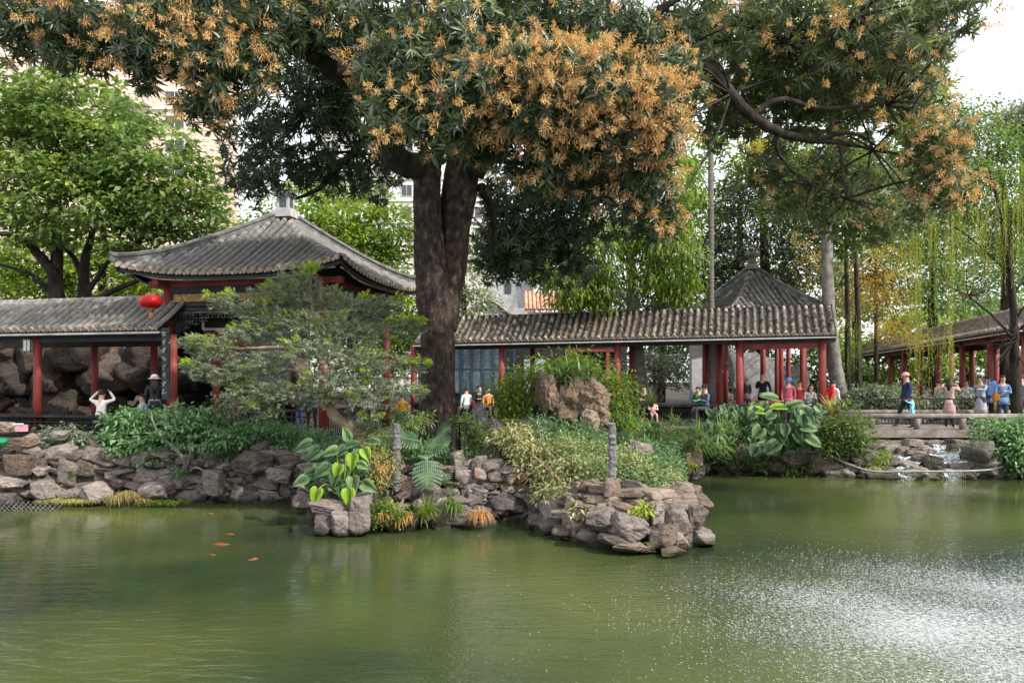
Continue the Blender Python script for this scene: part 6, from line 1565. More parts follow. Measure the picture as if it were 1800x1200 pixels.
shrub('shrub', 'green trailing plant on the far shore beside the sedges', [(1290, 800, 21.1, 36, 22, .4), (1255, 790, 20.8, 30, 20, .4), (1330, 815, 21, 30, 12, .3)], 2400, .11, .04, 'mid', 90, .12, .6)
shrub('shrub', 'green ferny plant on the shore right of the cascade', [(1740, 812, 20.6, 34, 12, .3), (1770, 820, 20.4, 24, 10, .2)], 1500, .11, .03, 'mid', 60, .1, .6, rshift=.2)
shrub('creeper', 'small-leaved bright creeper hanging over the stones at the water by the ferns', [(680, 895, 13.1, 28, 16, .2), (665, 910, 13.0, 16, 16, .15), (700, 905, 13.1, 20, 14, .15)], 1500, .05, .035, 'lime', 70, .05, .8, cat='creeper')
shrub('shrub', 'leafy green bush at the foot of the standing stones', [(835, 760, 15.6, 30, 20, .3), (815, 745, 15.8, 24, 16, .3), (850, 790, 15.4, 20, 16, .3)], 2200, .08, .03, 'mid', 80, .09, .6, rshift=.1)
shrub('shrub', 'low dark ground shrub between the pine trunk and the iron fence', [(740, 790, 14.8, 50, 14, .4), (610, 775, 15.0, 40, 14, .4), (560, 765, 15.6, 30, 14, .4)], 2600, .09, .035, 'bluegreen', 90, .1, .5, rshift=.1)
shrub('shrub', 'green leafy edge planting beneath the left shrubs', [(300, 806, 16.6, 60, 8, .3), (400, 800, 16.6, 60, 8, .3), (315, 828, 16.15, 12, 7, .12)], 1500, .09, .04, 'bluegreen', 60, .08, .5)

# arching blades (sedges, spider plant, grass tufts)
def blades(c, n, L, w_, spread_, up_=.9, seg=4, droop=1.0):
    r = RNG; a = r.random(n) * 6.283; el = np.clip(r.normal(up_, .35, n), .05, 1.5)
    D = np.stack([np.cos(a) * np.cos(el), np.sin(a) * np.cos(el), np.sin(el)], 1); Ls = L * r.uniform(.55, 1.15, n)
    B = np.array(c) + r.normal(0, 1, (n, 3)) * np.array([spread_, spread_, .01])
    S = norm(np.cross(D, [0, 0, 1.0])); V = []; p = B.copy(); d = D.copy()
    for i in range(seg + 1):
        t = i / seg; ww = w_ * (1 - t ** 2) * (0.5 + .5 * min(1, 3 * t + .3))
        V.append(p - S * ww / 2); V.append(p + S * ww / 2)
        p = p + d * (Ls / seg)[:, None]; d = norm(d + np.array([0, 0, -.42 * droop]))
    V = np.stack(V, 1).reshape(-1, 3); k = 2 * (seg + 1); i0 = np.arange(n)[:, None] * k
    Q = np.concatenate([i0 + np.array([[2 * j, 2 * j + 1, 2 * j + 3, 2 * j + 2]]) for j in range(seg)], 1).reshape(-1, 4)
    return V, Q, n * seg, seg
def tuft(name, label, centres, n, L, w_, leaf, spread_=.04, up_=.9, droop=1.0, cat='plant', group=None, rshift=0.0):
    t = None; parts = []; rn = []
    for c in centres:
        V, Q, m_, sg = blades(P(*c[:3]), max(4, int(n * (c[3] if len(c) > 3 else 1))), L * (c[3] if len(c) > 3 else 1) ** .5, w_, spread_, up_, droop=droop)
        parts.append((V, Q)); rn.append(np.repeat(np.clip(RNG.random(m_ // sg) * .8 + RNG.random() * .2 + rshift, 0, 1), sg))
    V, Q = merge(parts)
    o = np_obj(name, V, Q, LM[leaf], rnd=np.concatenate(rn)); tag(o, label, cat, group); return o
tuft('spider_plant', 'dark strappy spider plant on top of the large garden rock', [(1000, 662, 16.4), (985, 668, 16.4), (1018, 668, 16.4), (1035, 660, 16.6, .8)], 56, .70, .038, 'sedge', .05, .8, rshift=-.15)
cs = [(1105 + random.uniform(-10, 175), random.uniform(735, 800), random.uniform(18.2, 20.4)) for _ in range(46)]
cs = [c for c in cs if not (c[0] > 1240 and c[1] < 745)]
tuft('sedge_clump', 'wide clump of arching pale-green sedges between the garden rock and the broad leaves', cs, 34, .50, .032, 'sedge', .08, .75, rshift=-.05)
tuft('sedge_clump', 'blue-green arching leaves below the seated pair at the walkway rail', [(1090 + random.uniform(-10, 50), random.uniform(740, 800), random.uniform(17.0, 18.0)) for _ in range(18)], 30, .45, .028, 'bluegreen', .08, .8, rshift=.25)
tuft('palm_plant', 'small fan palm with narrow leaves below the walkway rail', [(1145, 715, 21)], 60, .6, .03, 'mid', .02, .9, .4, rshift=.1)
tuft('bromeliad_plant', 'pale strappy plant beside the fence near the big trunk', [(722, 752, 14.6), (740, 745, 14.7, .7)], 40, .42, .03, 'sedge', .03, .7, rshift=.15)
tuft('grass_tuft', 'large straw-coloured grass tuft overhanging the left bank waterline', [(215, 872, 15.75), (228, 868, 15.75), (205, 876, 15.75), (250, 878, 15.8, .6)], 150, .30, .008, 'straw', .09, .6, 2.2)
tuft('moss_strip', 'strip of yellow-green moss and grass at the waterline right of the straw tuft', [(255 + i * 7, 882 + random.uniform(-2, 2), 15.75) for i in range(11)], 60, .12, .012, 'lime', .08, .6, 2.0, rshift=-.1)
tuft('moss_strip', 'thin mossy grass at the waterline near the wire mesh', [(75 + i * 8, 880 + random.uniform(-2, 2), 15.8) for i in range(13)], 60, .14, .010, 'straw', .08, .6, 2.0, rshift=.35)
tuft('rusty_fern', 'bright orange-brown fern at the waterline right of the green ferns', [(840, 905, 13.35), (848, 903, 13.35)], 90, .34, .016, 'rust', .04, .5, 2.0)
tuft('rusty_fern', 'faded pinkish fern at the waterline under the creeper', [(705, 912, 13.1), (715, 908, 13.1)], 90, .26, .016, 'rust', .04, .5, 2.0)
tuft('rusty_fern', 'small rusty fern beside the faded pinkish fern', [(675, 905, 12.95)], 60, .2, .014, 'rust', .04, .5, 2.0)
tuft('green_fern', 'yellow-green upright fern between the pinkish and orange ferns', [(752, 905, 13.2), (742, 910, 13.2)], 80, .42, .02, 'lime', .04, 1.0, 1.2)
tuft('green_fern', 'fresh green hanging fern above the orange fern', [(790, 885, 13.5), (800, 892, 13.4)], 90, .36, .022, 'mid', .04, .7, 1.8, rshift=.35)
tuft('yellow_plant', 'yellow drooping plant at the foot of the squared pinkish block', [(1216, 820, 19.2)], 50, .3, .03, 'tips', .04, .6, 1.8)
tuft('grass_tuft', 'pale thin strap plant on the right of the capping slab', [(1192, 872, 12.3)], 16, .26, .02, 'varieg', .02, .7, 1.2, rshift=.3)
tuft('grass_tuft', 'green grass growing from the moss-topped cascade stone', [(1640, 808, 20.9), (1637, 834, 20.1, .6)], 60, .10, .012, 'tips', .06, .9, 1.0)
tuft('dry_stalks', 'dry tan cycad-like stalks right of the giant leaves', [(1463, 730, 21.0)], 40, .8, .05, 'straw', .05, 1.0, .8)

# big leaves ------------------------------------------------------------------
def big_leaf(outline, c, axis, nrm, L, cup=.18, droop_=.25):
    """outline: list of (t along, s across, both in units of L) closed fan around the midrib"""
    a = Vector(axis).normalized(); n_ = Vector(nrm); s = a.cross(n_).normalized(); n_ = s.cross(a)
    vs = []
    for k, (t, w_) in enumerate(outline):
        vs.append(Vector(c) + a * (t * L) + s * (w_ * L) + n_ * (cup * abs(w_) * L - droop_ * max(t, 0) ** 2 * L))
    return vs
HEART = [(0, 0), (-.16, .14), (-.14, .30), (.02, .40), (.22, .40), (.45, .31), (.70, .16), (1.0, 0), (.70, -.16), (.45, -.31), (.22, -.40), (.02, -.40), (-.14, -.30), (-.16, -.14)]
ROUND = [(0, 0), (-.2, .22), (-.1, .42), (.15, .52), (.42, .50), (.66, .36), (.84, .16), (.92, 0), (.84, -.16), (.66, -.36), (.42, -.50), (.15, -.52), (-.1, -.42), (-.2, -.22)]
def leaf_faces(outline):
    n = len(outline); mid_n = n // 2
    fs = []
    # midrib points are inserted between the two sides: fan from several rib points
    return n
def plant_big(name, label, leaves, outline, mats, root, stalk_mat, cat='plant', cup=.06, droop_=.3, group=None):
    t = thing(name, label, cat, tuple(root), group=group); st = MB()
    mbs = MB()
    n = len(outline); h = n // 2
    for (px, py, Y, L, ang, tip, mi) in leaves:
        c = P(px, py, Y); axis = Vector((math.cos(ang), -.35 + .3 * (1 - tip), math.sin(ang) * 1.0 - .05)); nr = Vector((random.uniform(-.3, .3), -.35 - tip * .9, 1.05 - tip * .6))
        vs = big_leaf(outline, c, axis, nr, L, cup, droop_)
        rib = [Vector(c) + (vs[h] - Vector(c)) * 0]     # rib start
        a = axis.normalized(); ribp = [big_leaf([(tt, 0)], c, axis, nr, L, cup, droop_)[0] for tt in (.0, .2, .45, .7)]
        b0 = len(mbs.v); mbs.v.extend([tuple(v_) for v_ in vs] + [tuple(v_) for v_ in ribp])
        r0 = b0 + n
        def F_(*ix):
            mbs.f.append(tuple(ix)); mbs.m.append(mi); mbs.sm.append(True)
        for side in (1, -1):
            o = (lambda k: b0 + (k if side == 1 else (n - k) % n))
            F_(r0, o(1), o(2)); F_(r0, o(2), o(3)); F_(r0, o(3), o(4), r0 + 1); F_(r0 + 1, o(4), o(5), r0 + 2); F_(r0 + 2, o(5), o(6), r0 + 3); F_(r0 + 3, o(6), b0 + h)
        # pale midrib
        st.tube([ribp[0] + nr * .002, ribp[1] + nr.normalized() * .006, ribp[2] + nr.normalized() * .006, ribp[3] + nr.normalized() * .005, vs[h]], [.006 * L / .4, .006 * L / .4, .005 * L / .4, .003, .001], 4)
        rt = Vector(root) + Vector((random.uniform(-.12, .12), random.uniform(-.05, .05), 0)); m_ = rt.lerp(Vector(c), .6) + Vector((0, 0, .12))
        grown_tube(st, [rt, m_, Vector(c)], [.014, .011, .007], 0, 5, 4, 0)
    mbs.build('leaves', mats, t); st.build('stalks', stalk_mat, t)
    return t
def big_mat(name, c1, c2, trans=.3, rough=.4):
    m, nt, b = new_mat(name); tc = N(nt, 'ShaderNodeTexCoord'); no = N(nt, 'ShaderNodeTexNoise'); no.inputs['Scale'].default_value = 5; nt.links.new(tc.outputs['Object'], no.inputs['Vector'])
    cr = N(nt, 'ShaderNodeValToRGB'); cr.color_ramp.elements[0].position = .35; cr.color_ramp.elements[1].position = .65; cr.color_ramp.elements[0].color = c4(c1); cr.color_ramp.elements[1].color = c4(c2)
    nt.links.new(no.outputs[0], cr.inputs[0]); nt.links.new(cr.outputs[0], b.inputs['Base Color']); b.inputs['Roughness'].default_value = rough; b.inputs['Specular IOR Level'].default_value = .4
    tr_ = N(nt, 'ShaderNodeBsdfTranslucent'); nt.links.new(cr.outputs[0], tr_.inputs[0]); ms = N(nt, 'ShaderNodeMixShader'); ms.inputs[0].default_value = trans
    nt.links.new(b.outputs[0], ms.inputs[1]); nt.links.new(tr_.outputs[0], ms.inputs[2]); nt.links.new(ms.outputs[0], nt.nodes['Material Output'].inputs[0])
    wv = N(nt, 'ShaderNodeTexWave'); wv.inputs['Scale'].default_value = 9; wv.inputs['Distortion'].default_value = 1.5; nt.links.new(tc.outputs['Object'], wv.inputs['Vector'])
    bp = N(nt, 'ShaderNodeBump'); bp.inputs['Strength'].default_value = .3; bp.inputs['Distance'].default_value = .02; nt.links.new(wv.outputs[0], bp.inputs['Height']); nt.links.new(bp.outputs[0], b.inputs['Normal'])
    return m
BL = [big_mat('deep_green_leaf', (.035, .085, .045), (.12, .20, .10)), big_mat('yellow_green_leaf', (.22, .40, .03), (.34, .52, .06), .4), big_mat('light_green_leaf', (.10, .19, .08), (.20, .31, .14))]
stalk = plain('green_stalk', (.14, .22, .06), .5)
D_ = -math.pi / 2
rs = random.Random(21)
plant_big('heart_leaf_plant', 'large heart-leaved plant with some yellow-green leaves on the small stone islet', [(rs.uniform(535, 650), rs.uniform(785, 860), rs.uniform(13.2, 13.7), rs.uniform(.2, .32), D_ + rs.uniform(-1.3, 1.3), rs.uniform(.4, .9), rs.choice((0, 0, 2))) for _ in range(26)] + [
    (558, 860, 13.0, 0.302, D_ - .3, .9, 1), (612, 862, 12.9, 0.302, D_ + .1, .9, 1), (620, 800, 13.1, 0.286, D_ - .1, .8, 1), (596, 818, 13.1, 0.269, D_ - .3, .9, 1), (640, 790, 13.3, 0.252, D_ + .5, .6, 1),
    (545, 780, 13.5, 0.353, math.pi + .25, .5, 0), (560, 790, 13.3, 0.336, math.pi + .6, .7, 0), (575, 820, 13.2, 0.336, math.pi + .5, .8, 0), (560, 830, 13.3, 0.353, math.pi + .1, .7, 0), (590, 832, 13.1, 0.286, D_ - .3, .9, 0), (620, 840, 13.0, 0.302, D_ + .1, .9, 2),
    (590, 790, 13.3, 0.319, math.pi + .2, .4, 2), (610, 782, 13.4, 0.286, .4, .4, 0), (640, 850, 13.1, 0.286, -.4, .7, 2), (600, 858, 13.1, 0.218, D_, .8, 0), (650, 775, 13.4, 0.252, .1, .4, 0), (570, 808, 13.4, 0.252, math.pi - .1, .4, 0), (632, 815, 13.2, 0.218, -.3, .6, 2), (612, 770, 13.5, 0.252, 1.8, .4, 2)],
    HEART, BL, P(605, 868, 13.4), stalk)
# split-leaf plant
def monstera(label, leaves):
    t = thing('split_leaf_plant', label, 'plant', tuple(P(745, 860, 14.3))); mbs = MB(); st = MB()
    for (px, py, Y, L, ang, mi) in leaves:
        c = P(px, py, Y); axis = Vector((math.cos(ang), -.5, math.sin(ang) - .2)).normalized(); nr = Vector((.1, -.8, .7)); s = axis.cross(nr).normalized(); n_ = s.cross(axis)
        rib = lambda u: c + axis * (u * L) - n_ * (.18 * u * u * L)
        prev = None
        for side in (1, -1):
            K = 9
            for k in range(K):
                u0 = -.05 + k * .105; wmax = .50 * math.sin(math.pi * (k + 1.6) / (K + 2.2)) ** .7
                dirn = (s * side * 1.0 + axis * (.10 + .07 * k)).normalized()
                if k == 0: dirn = (s * side - axis * .45).normalized()
                wa = .098 * L
                b0_, b1_ = rib(u0), rib(u0 + .10)
                m0 = b0_ + dirn * (wmax * .55 * L) - axis * .0; m1 = m0 + axis * wa * 1.0
                e0 = b0_ + dirn * (wmax * L) + n_ * (-.05 * L) + axis * .01; e1 = e0 + axis * wa * .62
                f0 = b0_ + dirn * (wmax * .2 * L); f1 = b1_ + dirn * (wmax * .2 * L)
                tip_ = (e0 + e1) / 2 + dirn * .04 * L
                mbs.add([b0_, b1_, f1, f0, m1 - axis * wa * .02, m0 + axis * .05 * wa, e1, e0, tip_], [(0, 1, 2, 3), (3, 2, 4, 5), (5, 4, 6, 7), (7, 6, 8)], mi, True)
        st.tube([rib(-.1), rib(.3), rib(.7), rib(.95)], [.008, .007, .005, .002], 5)
        r0 = P(745 + random.uniform(-10, 10), 862, 14.4); grown_tube(st, [r0, r0.lerp(c, .6) + Vector((0, 0, .1)), c], [.016, .012, .008], 0, 6, 4, 0)
    mbs.build('leaves', BL, t); st.build('stalks', stalk, t)
monstera('split-leaf plant with large slashed dark green leaves near the iron fence', [(750, 805, 13.8, .56, D_ + .15, 0), (748, 782, 14.1, .50, .35, 0), (738, 775, 14.3, .46, math.pi - .5, 0), (765, 770, 14.4, .42, .9, 0), (728, 828, 14.1, .34, -.4, 0), (770, 820, 14.4, .34, -.6, 0)])
gl = []
rs = random.Random(8)
for i in range(80):
    px = rs.uniform(1315, 1437); py = rs.uniform(708, 785); gl.append((px, py, rs.uniform(19.9, 20.9), rs.uniform(.20, .35), D_ + (px - 1375) / 60 + rs.uniform(-.9, .9), rs.uniform(.15, .9), 0 if rs.random() < .7 else 2))
gl += [(1378, 715, 20.2, .42, math.pi - .2, .1, 1), (1392, 712, 20.1, .36, .6, .1, 2), (1340, 722, 20.1, .42, math.pi - .3, .2, 1), (1408, 722, 20.2, .36, .3, .5, 2), (1365, 700, 20.6, .5, math.pi - .4, .1, 2), (1420, 770, 20.0, .45, -.3, .4, 2), (1410, 750, 20, .45, .1, .3, 2)]
plant_big('giant_leaf_plant', 'clump of giant round grey-green leaves in front of the far pavilion', gl, ROUND, BL, P(1380, 790, 20.9), stalk, cup=.10)
gl = []
for i in range(90):
    px = rs.uniform(1243, 1330); py = rs.uniform(712, 772); gl.append((px, py, rs.uniform(20.0, 21.0), rs.uniform(.18, .30), D_ + rs.uniform(-1, 1), rs.uniform(.3, .9), 0 if rs.random() < .6 else 2))
plant_big('broad_leaf_plant', 'clump of medium glossy leaves between the sedges and the giant leaves', gl, HEART, BL, P(1285, 790, 21.1), stalk)

# creeping ground cover and leaf litter on the bank
def cover(name, label, n, x0, x1, y0, y1, leaf, L, W, zoff, lift=.35, rshift=0.0):
    x = RNG.uniform(x0, x1, n * 2); y = RNG.uniform(y0, y1, n * 2); d = y - np.interp(x, sx, sy); k = (d > .25) & (np.sin(x * 3.1) + np.sin(y * 2.7 + x) > -.9); x, y = x[k][:n], y[k][:n]
    z = ground_z(x, y) + .03 * np.sin(x * 2.1) * np.sin(y * 1.7) + RNG.random(len(x)) ** 2 * zoff + .01
    D = np.stack([RNG.normal(0, 1, len(x)), RNG.normal(-.3, 1, len(x)), RNG.normal(lift, .4, len(x))], 1)
    V, Q = leaf_quads(np.stack([x, y, z], 1), D, L * RNG.uniform(.5, 1.3, len(x)), W, .15, .2)
    tag(np_obj(name, V, Q, LM[leaf], rnd=np.repeat(np.clip(RNG.random(len(x)) + rshift, 0, 1), 2)), label, 'ground cover', kind='stuff')
cover('ground_cover', 'low green creeping plants covering the middle of the bank', 26000, -4.6, 5.0, 12.3, 20.5, 'bluegreen', .09, .045, .28, rshift=.05)
cover('ground_cover', 'low green creeping plants covering the top of the left bank', 7000, -14, -3.5, 16.6, 19.8, 'bluegreen', .09, .04, .16)
cover('ground_cover', 'low green creeping plants along the far shore', 7000, 4.6, 9.6, 20.6, 24, 'mid', .12, .05, .3)
cover('leaf_litter', 'brown fallen leaves on the soil of the bank', 6000, -12, 5, 12.2, 21, 'rust', .07, .035, .03, .05, -.3)

# leaves fallen on the two long walkway roofs
for (ra_, d_0, in_, Lr, ze_0, hw_, rs_, lb2) in ((A2, d2, in2, (B2 - A2).length, 4.15, 1.35, 1.02, 'dry leaves scattered on the long brown walkway roof'), (Vector((LA[0], LA[1], 0)), d_, inn_, 7.3, 3.98, 1.25, .92, 'dry leaves scattered on the left walkway roof')):
    n = 700; s_ = RNG.random(n) * Lr; t_ = RNG.random(n)
    C = np.array([list(ra_ + d_0 * a + in_ * (hw_ * b) + Vector((0, 0, ze_0 + rs_ * b * (.82 + .18 * b) + .045 + .05 * a / Lr))) for a, b in zip(s_, t_)])
    V, Q = leaf_quads(C, RNG.normal(size=(n, 3)) * np.array([1, 1, .3]), .10, .035)
    tag(np_obj('leaf_litter', V, Q, LM['straw'], rnd=np.repeat(RNG.random(n), 2)), lb2, 'leaf litter', kind='stuff')

shrub('shrub', 'small leafy plants between the split-leaf plant and the bank stones', [(800, 845, 14.6, 26, 16, .25), (830, 830, 14.8, 22, 18, .25), (775, 868, 14.2, 20, 12, .2)], 1500, .07, .03, 'mid', 70, .08, .6, rshift=.1)

# thin pale leaning branch on the left bank
lb_ = thing('leaning_shrub', 'thin pale crooked bare stem leaning out of the left bank shrubs', 'shrub', tuple(P(330, 820, 16.4)))
mb = MB(); trunk_path(mb, ([(330, 832, 16.3), (318, 800, 16.2), (300, 782, 16.2), (282, 765, 16.2), (270, 745, 16.2), (265, 722, 16.2)], [.045, .04, .035, .03, .022, .012], 0), ([(328, 825, 16.3), (334, 795, 16.2), (332, 770, 16.2)], .03, .012), ([(330, 828, 16.3), (348, 822, 16.1), (362, 832, 16)], .025, .01), ([(300, 782, 16.2), (308, 760, 16.2), (304, 740, 16.2)], .014, .006), ([(318, 800, 16.2), (290, 796, 16.2)], .014, .006), n=8)
mb.build('stems', M['bark_pale'], lb_)
cb = thing('dead_branch', 'thin pale bare branch standing among the cream-leaved shrub', 'branch', tuple(P(938, 815, 14.4)))
mb = MB(); trunk_path(mb, ([(936, 820, 14.4), (940, 790, 14.4), (950, 770, 14.4), (944, 745, 14.4), (932, 735, 14.4)], .02, .006), ([(950, 770, 14.4), (960, 755, 14.4)], .01, .004), n=6); mb.build('wood', M['bark_pale'], cb)

# ================================================================== PEOPLE
SK = plain('skin', (.52, .33, .24), .55)
CM = {}
def cloth(c):
    k = tuple(round(x, 3) for x in c)
    if k not in CM: CM[k] = surf('cloth_%d' % len(CM), tuple(x * .82 for x in k), tuple(min(1, x * 1.15) for x in k), 14, .85, .25, 30, spec=.1)
    return CM[k]
HAIR = surf('black_hair', (.012, .010, .009), (.035, .028, .024), 20, .5, .4, 60)
SHOE = plain('dark_shoe', (.06, .06, .07), .6); WSHOE = plain('white_shoe', (.6, .6, .6), .6)
def person(label, px, Y, z0, hd, top, legs, h=1.65, pose='stand', arms=None, hair='short', cap=None, bag=None, lean=0.0, shoe=None, skirt=None, group=None):
    """hd: direction the person faces, 0 = away from the pond, pi = towards it. arms: (elbow, hand) offsets for left and right"""
    s = h / 1.70; x0 = X(px, Y)
    t = thing('person', label, 'person', (x0, Y, z0), hd, group)
    sit = pose == 'sit'
    pz = .50 if sit else .92
    if pose == 'kneel': pz = .52
    ly = lean
    def q(x, y, z): return Vector((x, y, z))
    chest = q(0, ly * .45, pz + .36); neck = q(0, ly * .62, pz + .50); head1 = q(0, ly * .7 + .02, pz + .585); head2 = q(0, ly * .75 + .035, pz + .665); head3 = q(0, ly * .78 + .02, pz + .735)
    V = [q(0, 0, pz), q(0, ly * .2, pz + .17), chest, neck, head1, head2, head3]
    Rd = [(.15, .12), (.135, .105), (.165, .115), (.058, .058), (.075, .085), (.085, .10), (.06, .07)]
    E = [(0, 1), (1, 2), (2, 3), (3, 4), (4, 5), (5, 6)]
    reg = {0: 'l', 1: 't', 2: 't', 3: 's', 4: 's', 5: 's', 6: 's'}
    arms = arms or (((-.24, .0, -.27), (-.22, .10, -.50)), ((.24, .0, -.27), (.22, .10, -.50)))
    hands = []
    for side, (el, ha) in zip((-1, 1), arms):
        sh = chest + q(side * .185, 0, .09); i = len(V)
        eb = sh + Vector(el) * 1.0 - q(side * .185, 0, 0); hn = sh + Vector(ha) - q(side * .185, 0, 0)
        wr_ = eb.lerp(hn, .9)
        V += [sh, eb, wr_, hn]; Rd += [(.062, .062), (.045, .045), (.032, .032), (.036, .024)]; E += [(2, i), (i, i + 1), (i + 1, i + 2), (i + 2, i + 3)]
        reg[i] = 't'; reg[i + 1] = 't'; reg[i + 2] = 't'; reg[i + 3] = 's'; hands.append((eb, hn))
    for side in (-1, 1):
        i = len(V); hp = q(side * .095, 0, pz - .04)
        if sit: kn = q(side * .12, .42, pz - .02); an = q(side * .12, .44, .09); to = q(side * .12, .60, .05)
        elif pose == 'kneel': kn = q(side * .12, .30, .12); an = q(side * .12, -.15, .08); to = q(side * .12, -.28, .05)
        elif pose == 'walk': kn = q(side * .10, .05 + side * .13, .48); an = q(side * .10, side * .26, .09 if side > 0 else .16); to = an + q(0, .14, -.04)
        else: kn = q(side * .10, .02, .48); an = q(side * .11, -.01, .09); to = q(side * .12, .15, .05)
        V += [hp, kn, an, to]; Rd += [(.098, .098), (.064, .064), (.045, .045), (.042, .032)]; E += [(0, i), (i, i + 1), (i + 1, i + 2), (i + 2, i + 3)]
        reg[i] = 'l'; reg[i + 1] = 'l'; reg[i + 2] = 'l'; reg[i + 3] = 'f'
    me = bpy.data.meshes.new('skeleton'); me.from_pydata([v * s for v in V], E, []); ob = bpy.data.objects.new('skeleton', me); COL.objects.link(ob)
    md = ob.modifiers.new('skin', 'SKIN'); md.use_smooth_shade = True
    for i, r_ in enumerate(Rd): me.skin_vertices[0].data[i].radius = (r_[0] * s, r_[1] * s); me.skin_vertices[0].data[i].use_root = (i == 0)
    ob.modifiers.new('sub', 'SUBSURF').levels = 2; ob.modifiers['sub'].render_levels = 2
    dg = bpy.context.evaluated_depsgraph_get(); bm_ = bpy.data.meshes.new_from_object(ob.evaluated_get(dg))
    bpy.data.objects.remove(ob)
    co = np.empty(len(bm_.vertices) * 3); bm_.vertices.foreach_get('co', co); co = co.reshape(-1, 3)
    vs = [tuple(c) for c in co]; fs = [tuple(p.vertices) for p in bm_.polygons]
    A = np.array([list(V[a] * s) for a, b in E]); B = np.array([list(V[b] * s) for a, b in E]); rg = [(reg[a], reg[b]) for a, b in E]
    mi = []; slot = {'t': 0, 'l': 1, 's': 2, 'f': 3}
    for f in fs:
        c = co[list(f)].mean(0); AB = B - A; tt = np.clip(((c - A) * AB).sum(1) / (AB * AB).sum(1), 0, 1); dd_ = np.linalg.norm(c - (A + AB * tt[:, None]), axis=1); k = int(dd_.argmin()); a_, b_ = rg[k]
        mi.append(slot[a_ if tt[k] < .5 else b_])
    mb = MB(); mb.v = vs; mb.f = fs; mb.m = mi; mb.sm = [True] * len(fs)
    # five fingers each hand, rooted in the palm
    for eb, hn in hands:
        d = (hn - eb).normalized(); sd = d.cross(Vector((0, .3, 1))).normalized(); nn = d.cross(sd)
        for j, (o_, ln_) in enumerate(((-.026, .060), (-.009, .072), (.009, .068), (.026, .052))):
            b0_ = (hn + sd * o_ + d * .01) * s; m_ = b0_ + (d * ln_ * .6 + nn * .008) * s; e_ = m_ + (d * ln_ * .4 + nn * .022) * s
            mb.tube([b0_, m_, e_], [.009 * s, .008 * s, .006 * s], 5, 2)
        b0_ = (hn - sd * .03 - d * .02) * s; mb.tube([b0_, b0_ + (d * .03 - sd * .022) * s, b0_ + (d * .055 - sd * .02 + nn * .01) * s], [.010 * s, .009 * s, .007 * s], 5, 2)
    # face: nose, ears, eyes, mouth (front is +y)
    hc = head2 * s
    mb.tube([hc + q(0, .085, .012) * s, hc + q(0, .112, -.018) * s, hc + q(0, .088, -.028) * s], [.009 * s, .015 * s, .006 * s], 6, 2)
    for e_ in (-1, 1):
        mb.tube([hc + q(e_ * .082, .0, -.02) * s, hc + q(e_ * .096, -.01, .0) * s, hc + q(e_ * .085, -.005, .02) * s], [.010 * s, .014 * s, .010 * s], 6, 2)
        mb.tube([hc + q(e_ * .032 - .012, .090, .012) * s, hc + q(e_ * .032 + .012, .090, .012) * s], .007 * s, 5, 4)
    mb.tube([hc + q(-.025, .084, -.052) * s, hc + q(0, .092, -.054) * s, hc + q(.025, .084, -.052) * s], .006 * s, 5, 5)
    body = mb.build('body', [cloth(top), cloth(legs), SK, shoe or SHOE, HAIR, plain('lips', (.4, .12, .1))]); body.parent = t
    # hair
    if hair:
        Vh, Fh = ICO3; R3 = np.array([.098, .112, .105]) * s; Vv = Vh * R3
        keepv = lambda c: not (c[1] > .035 * s and c[2] < .045 * s)
        if hair == 'short': low = -.03
        else: low = -.09
        Fk = [f for f in Fh if keepv(Vv[f].mean(0)) and Vv[f].mean(0)[2] > low * s]
        Vv = Vv * (1 + .03 * vnoise(Vh, 9, 3)[:, None])
        o = np_obj('hair', Vv + np.array(hc + q(0, -.008, .022) * s), np.array(Fk), HAIR, smooth=True); o.parent = t
        sm_ = o.modifiers.new('solid', 'SOLIDIFY'); sm_.thickness = .012 * s; sm_.offset = -1
        if hair == 'long':
            mh = MB(); mh.tube([hc + q(0, -.07, .0) * s, hc + q(0, -.095, -.14) * s, hc + q(0, -.10, -.30) * s, hc + q(0, -.10, -.42) * s], [.08 * s, .10 * s, .085 * s, .04 * s], 12); o2 = mh.build('long_hair', HAIR); o2.parent = o
        if hair == 'bun':
            mh = MB(); mh.tube([hc + q(0, -.05, .10) * s, hc + q(0, -.06, .15) * s, hc + q(0, -.05, .185) * s], [.03 * s, .045 * s, .02 * s], 10); o2 = mh.build('hair_bun', HAIR); o2.parent = o
    if cap:
        cc = hc + q(0, 0, .035) * s; mc_ = MB(); prof = [(.112, 0), (.114, .03), (.10, .065), (.07, .09), (.02, .105), (0, .106)]
        mc_.lathe(cc, [(a * s, b * s) for a, b in prof], 16); 
        if cap[1] == 'brim': mc_.lathe(cc, [(.112 * s, 0), (.19 * s, -.02 * s), (.19 * s, -.028 * s), (.11 * s, -.006 * s)], 18)
        else:
            br_ = [cc + q(.095 * math.sin(a), .07 + .125 * math.cos(a) * (1 if abs(a) < 1.6 else 0), .0) * s for a in np.linspace(-1.45, 1.45, 9)]
            mc_.add([cc + q(-.09, .05, .012) * s] + br_ + [cc + q(.09, .05, .012) * s], [(0, k, k + 1) for k in range(1, 9)] + [(0, 9, 10)])
            mc_.add([v_ - q(0, 0, .01) * s for v_ in [cc + q(-.09, .05, .012) * s] + br_ + [cc + q(.09, .05, .012) * s]], [(0, k + 1, k) for k in range(1, 9)] + [(0, 10, 9)])
        o = mc_.build('cap', cloth(cap[0])); o.parent = t
    # jacket hem / skirt: clothing follows the hips
    c0 = V[0] * s; mj = MB(); m2 = [(-.17, .175), (-.06, .17), (.06, .158)]
    if skirt: m2 = [(-.48, .21), (-.3, .19), (-.1, .165), (.05, .14)]
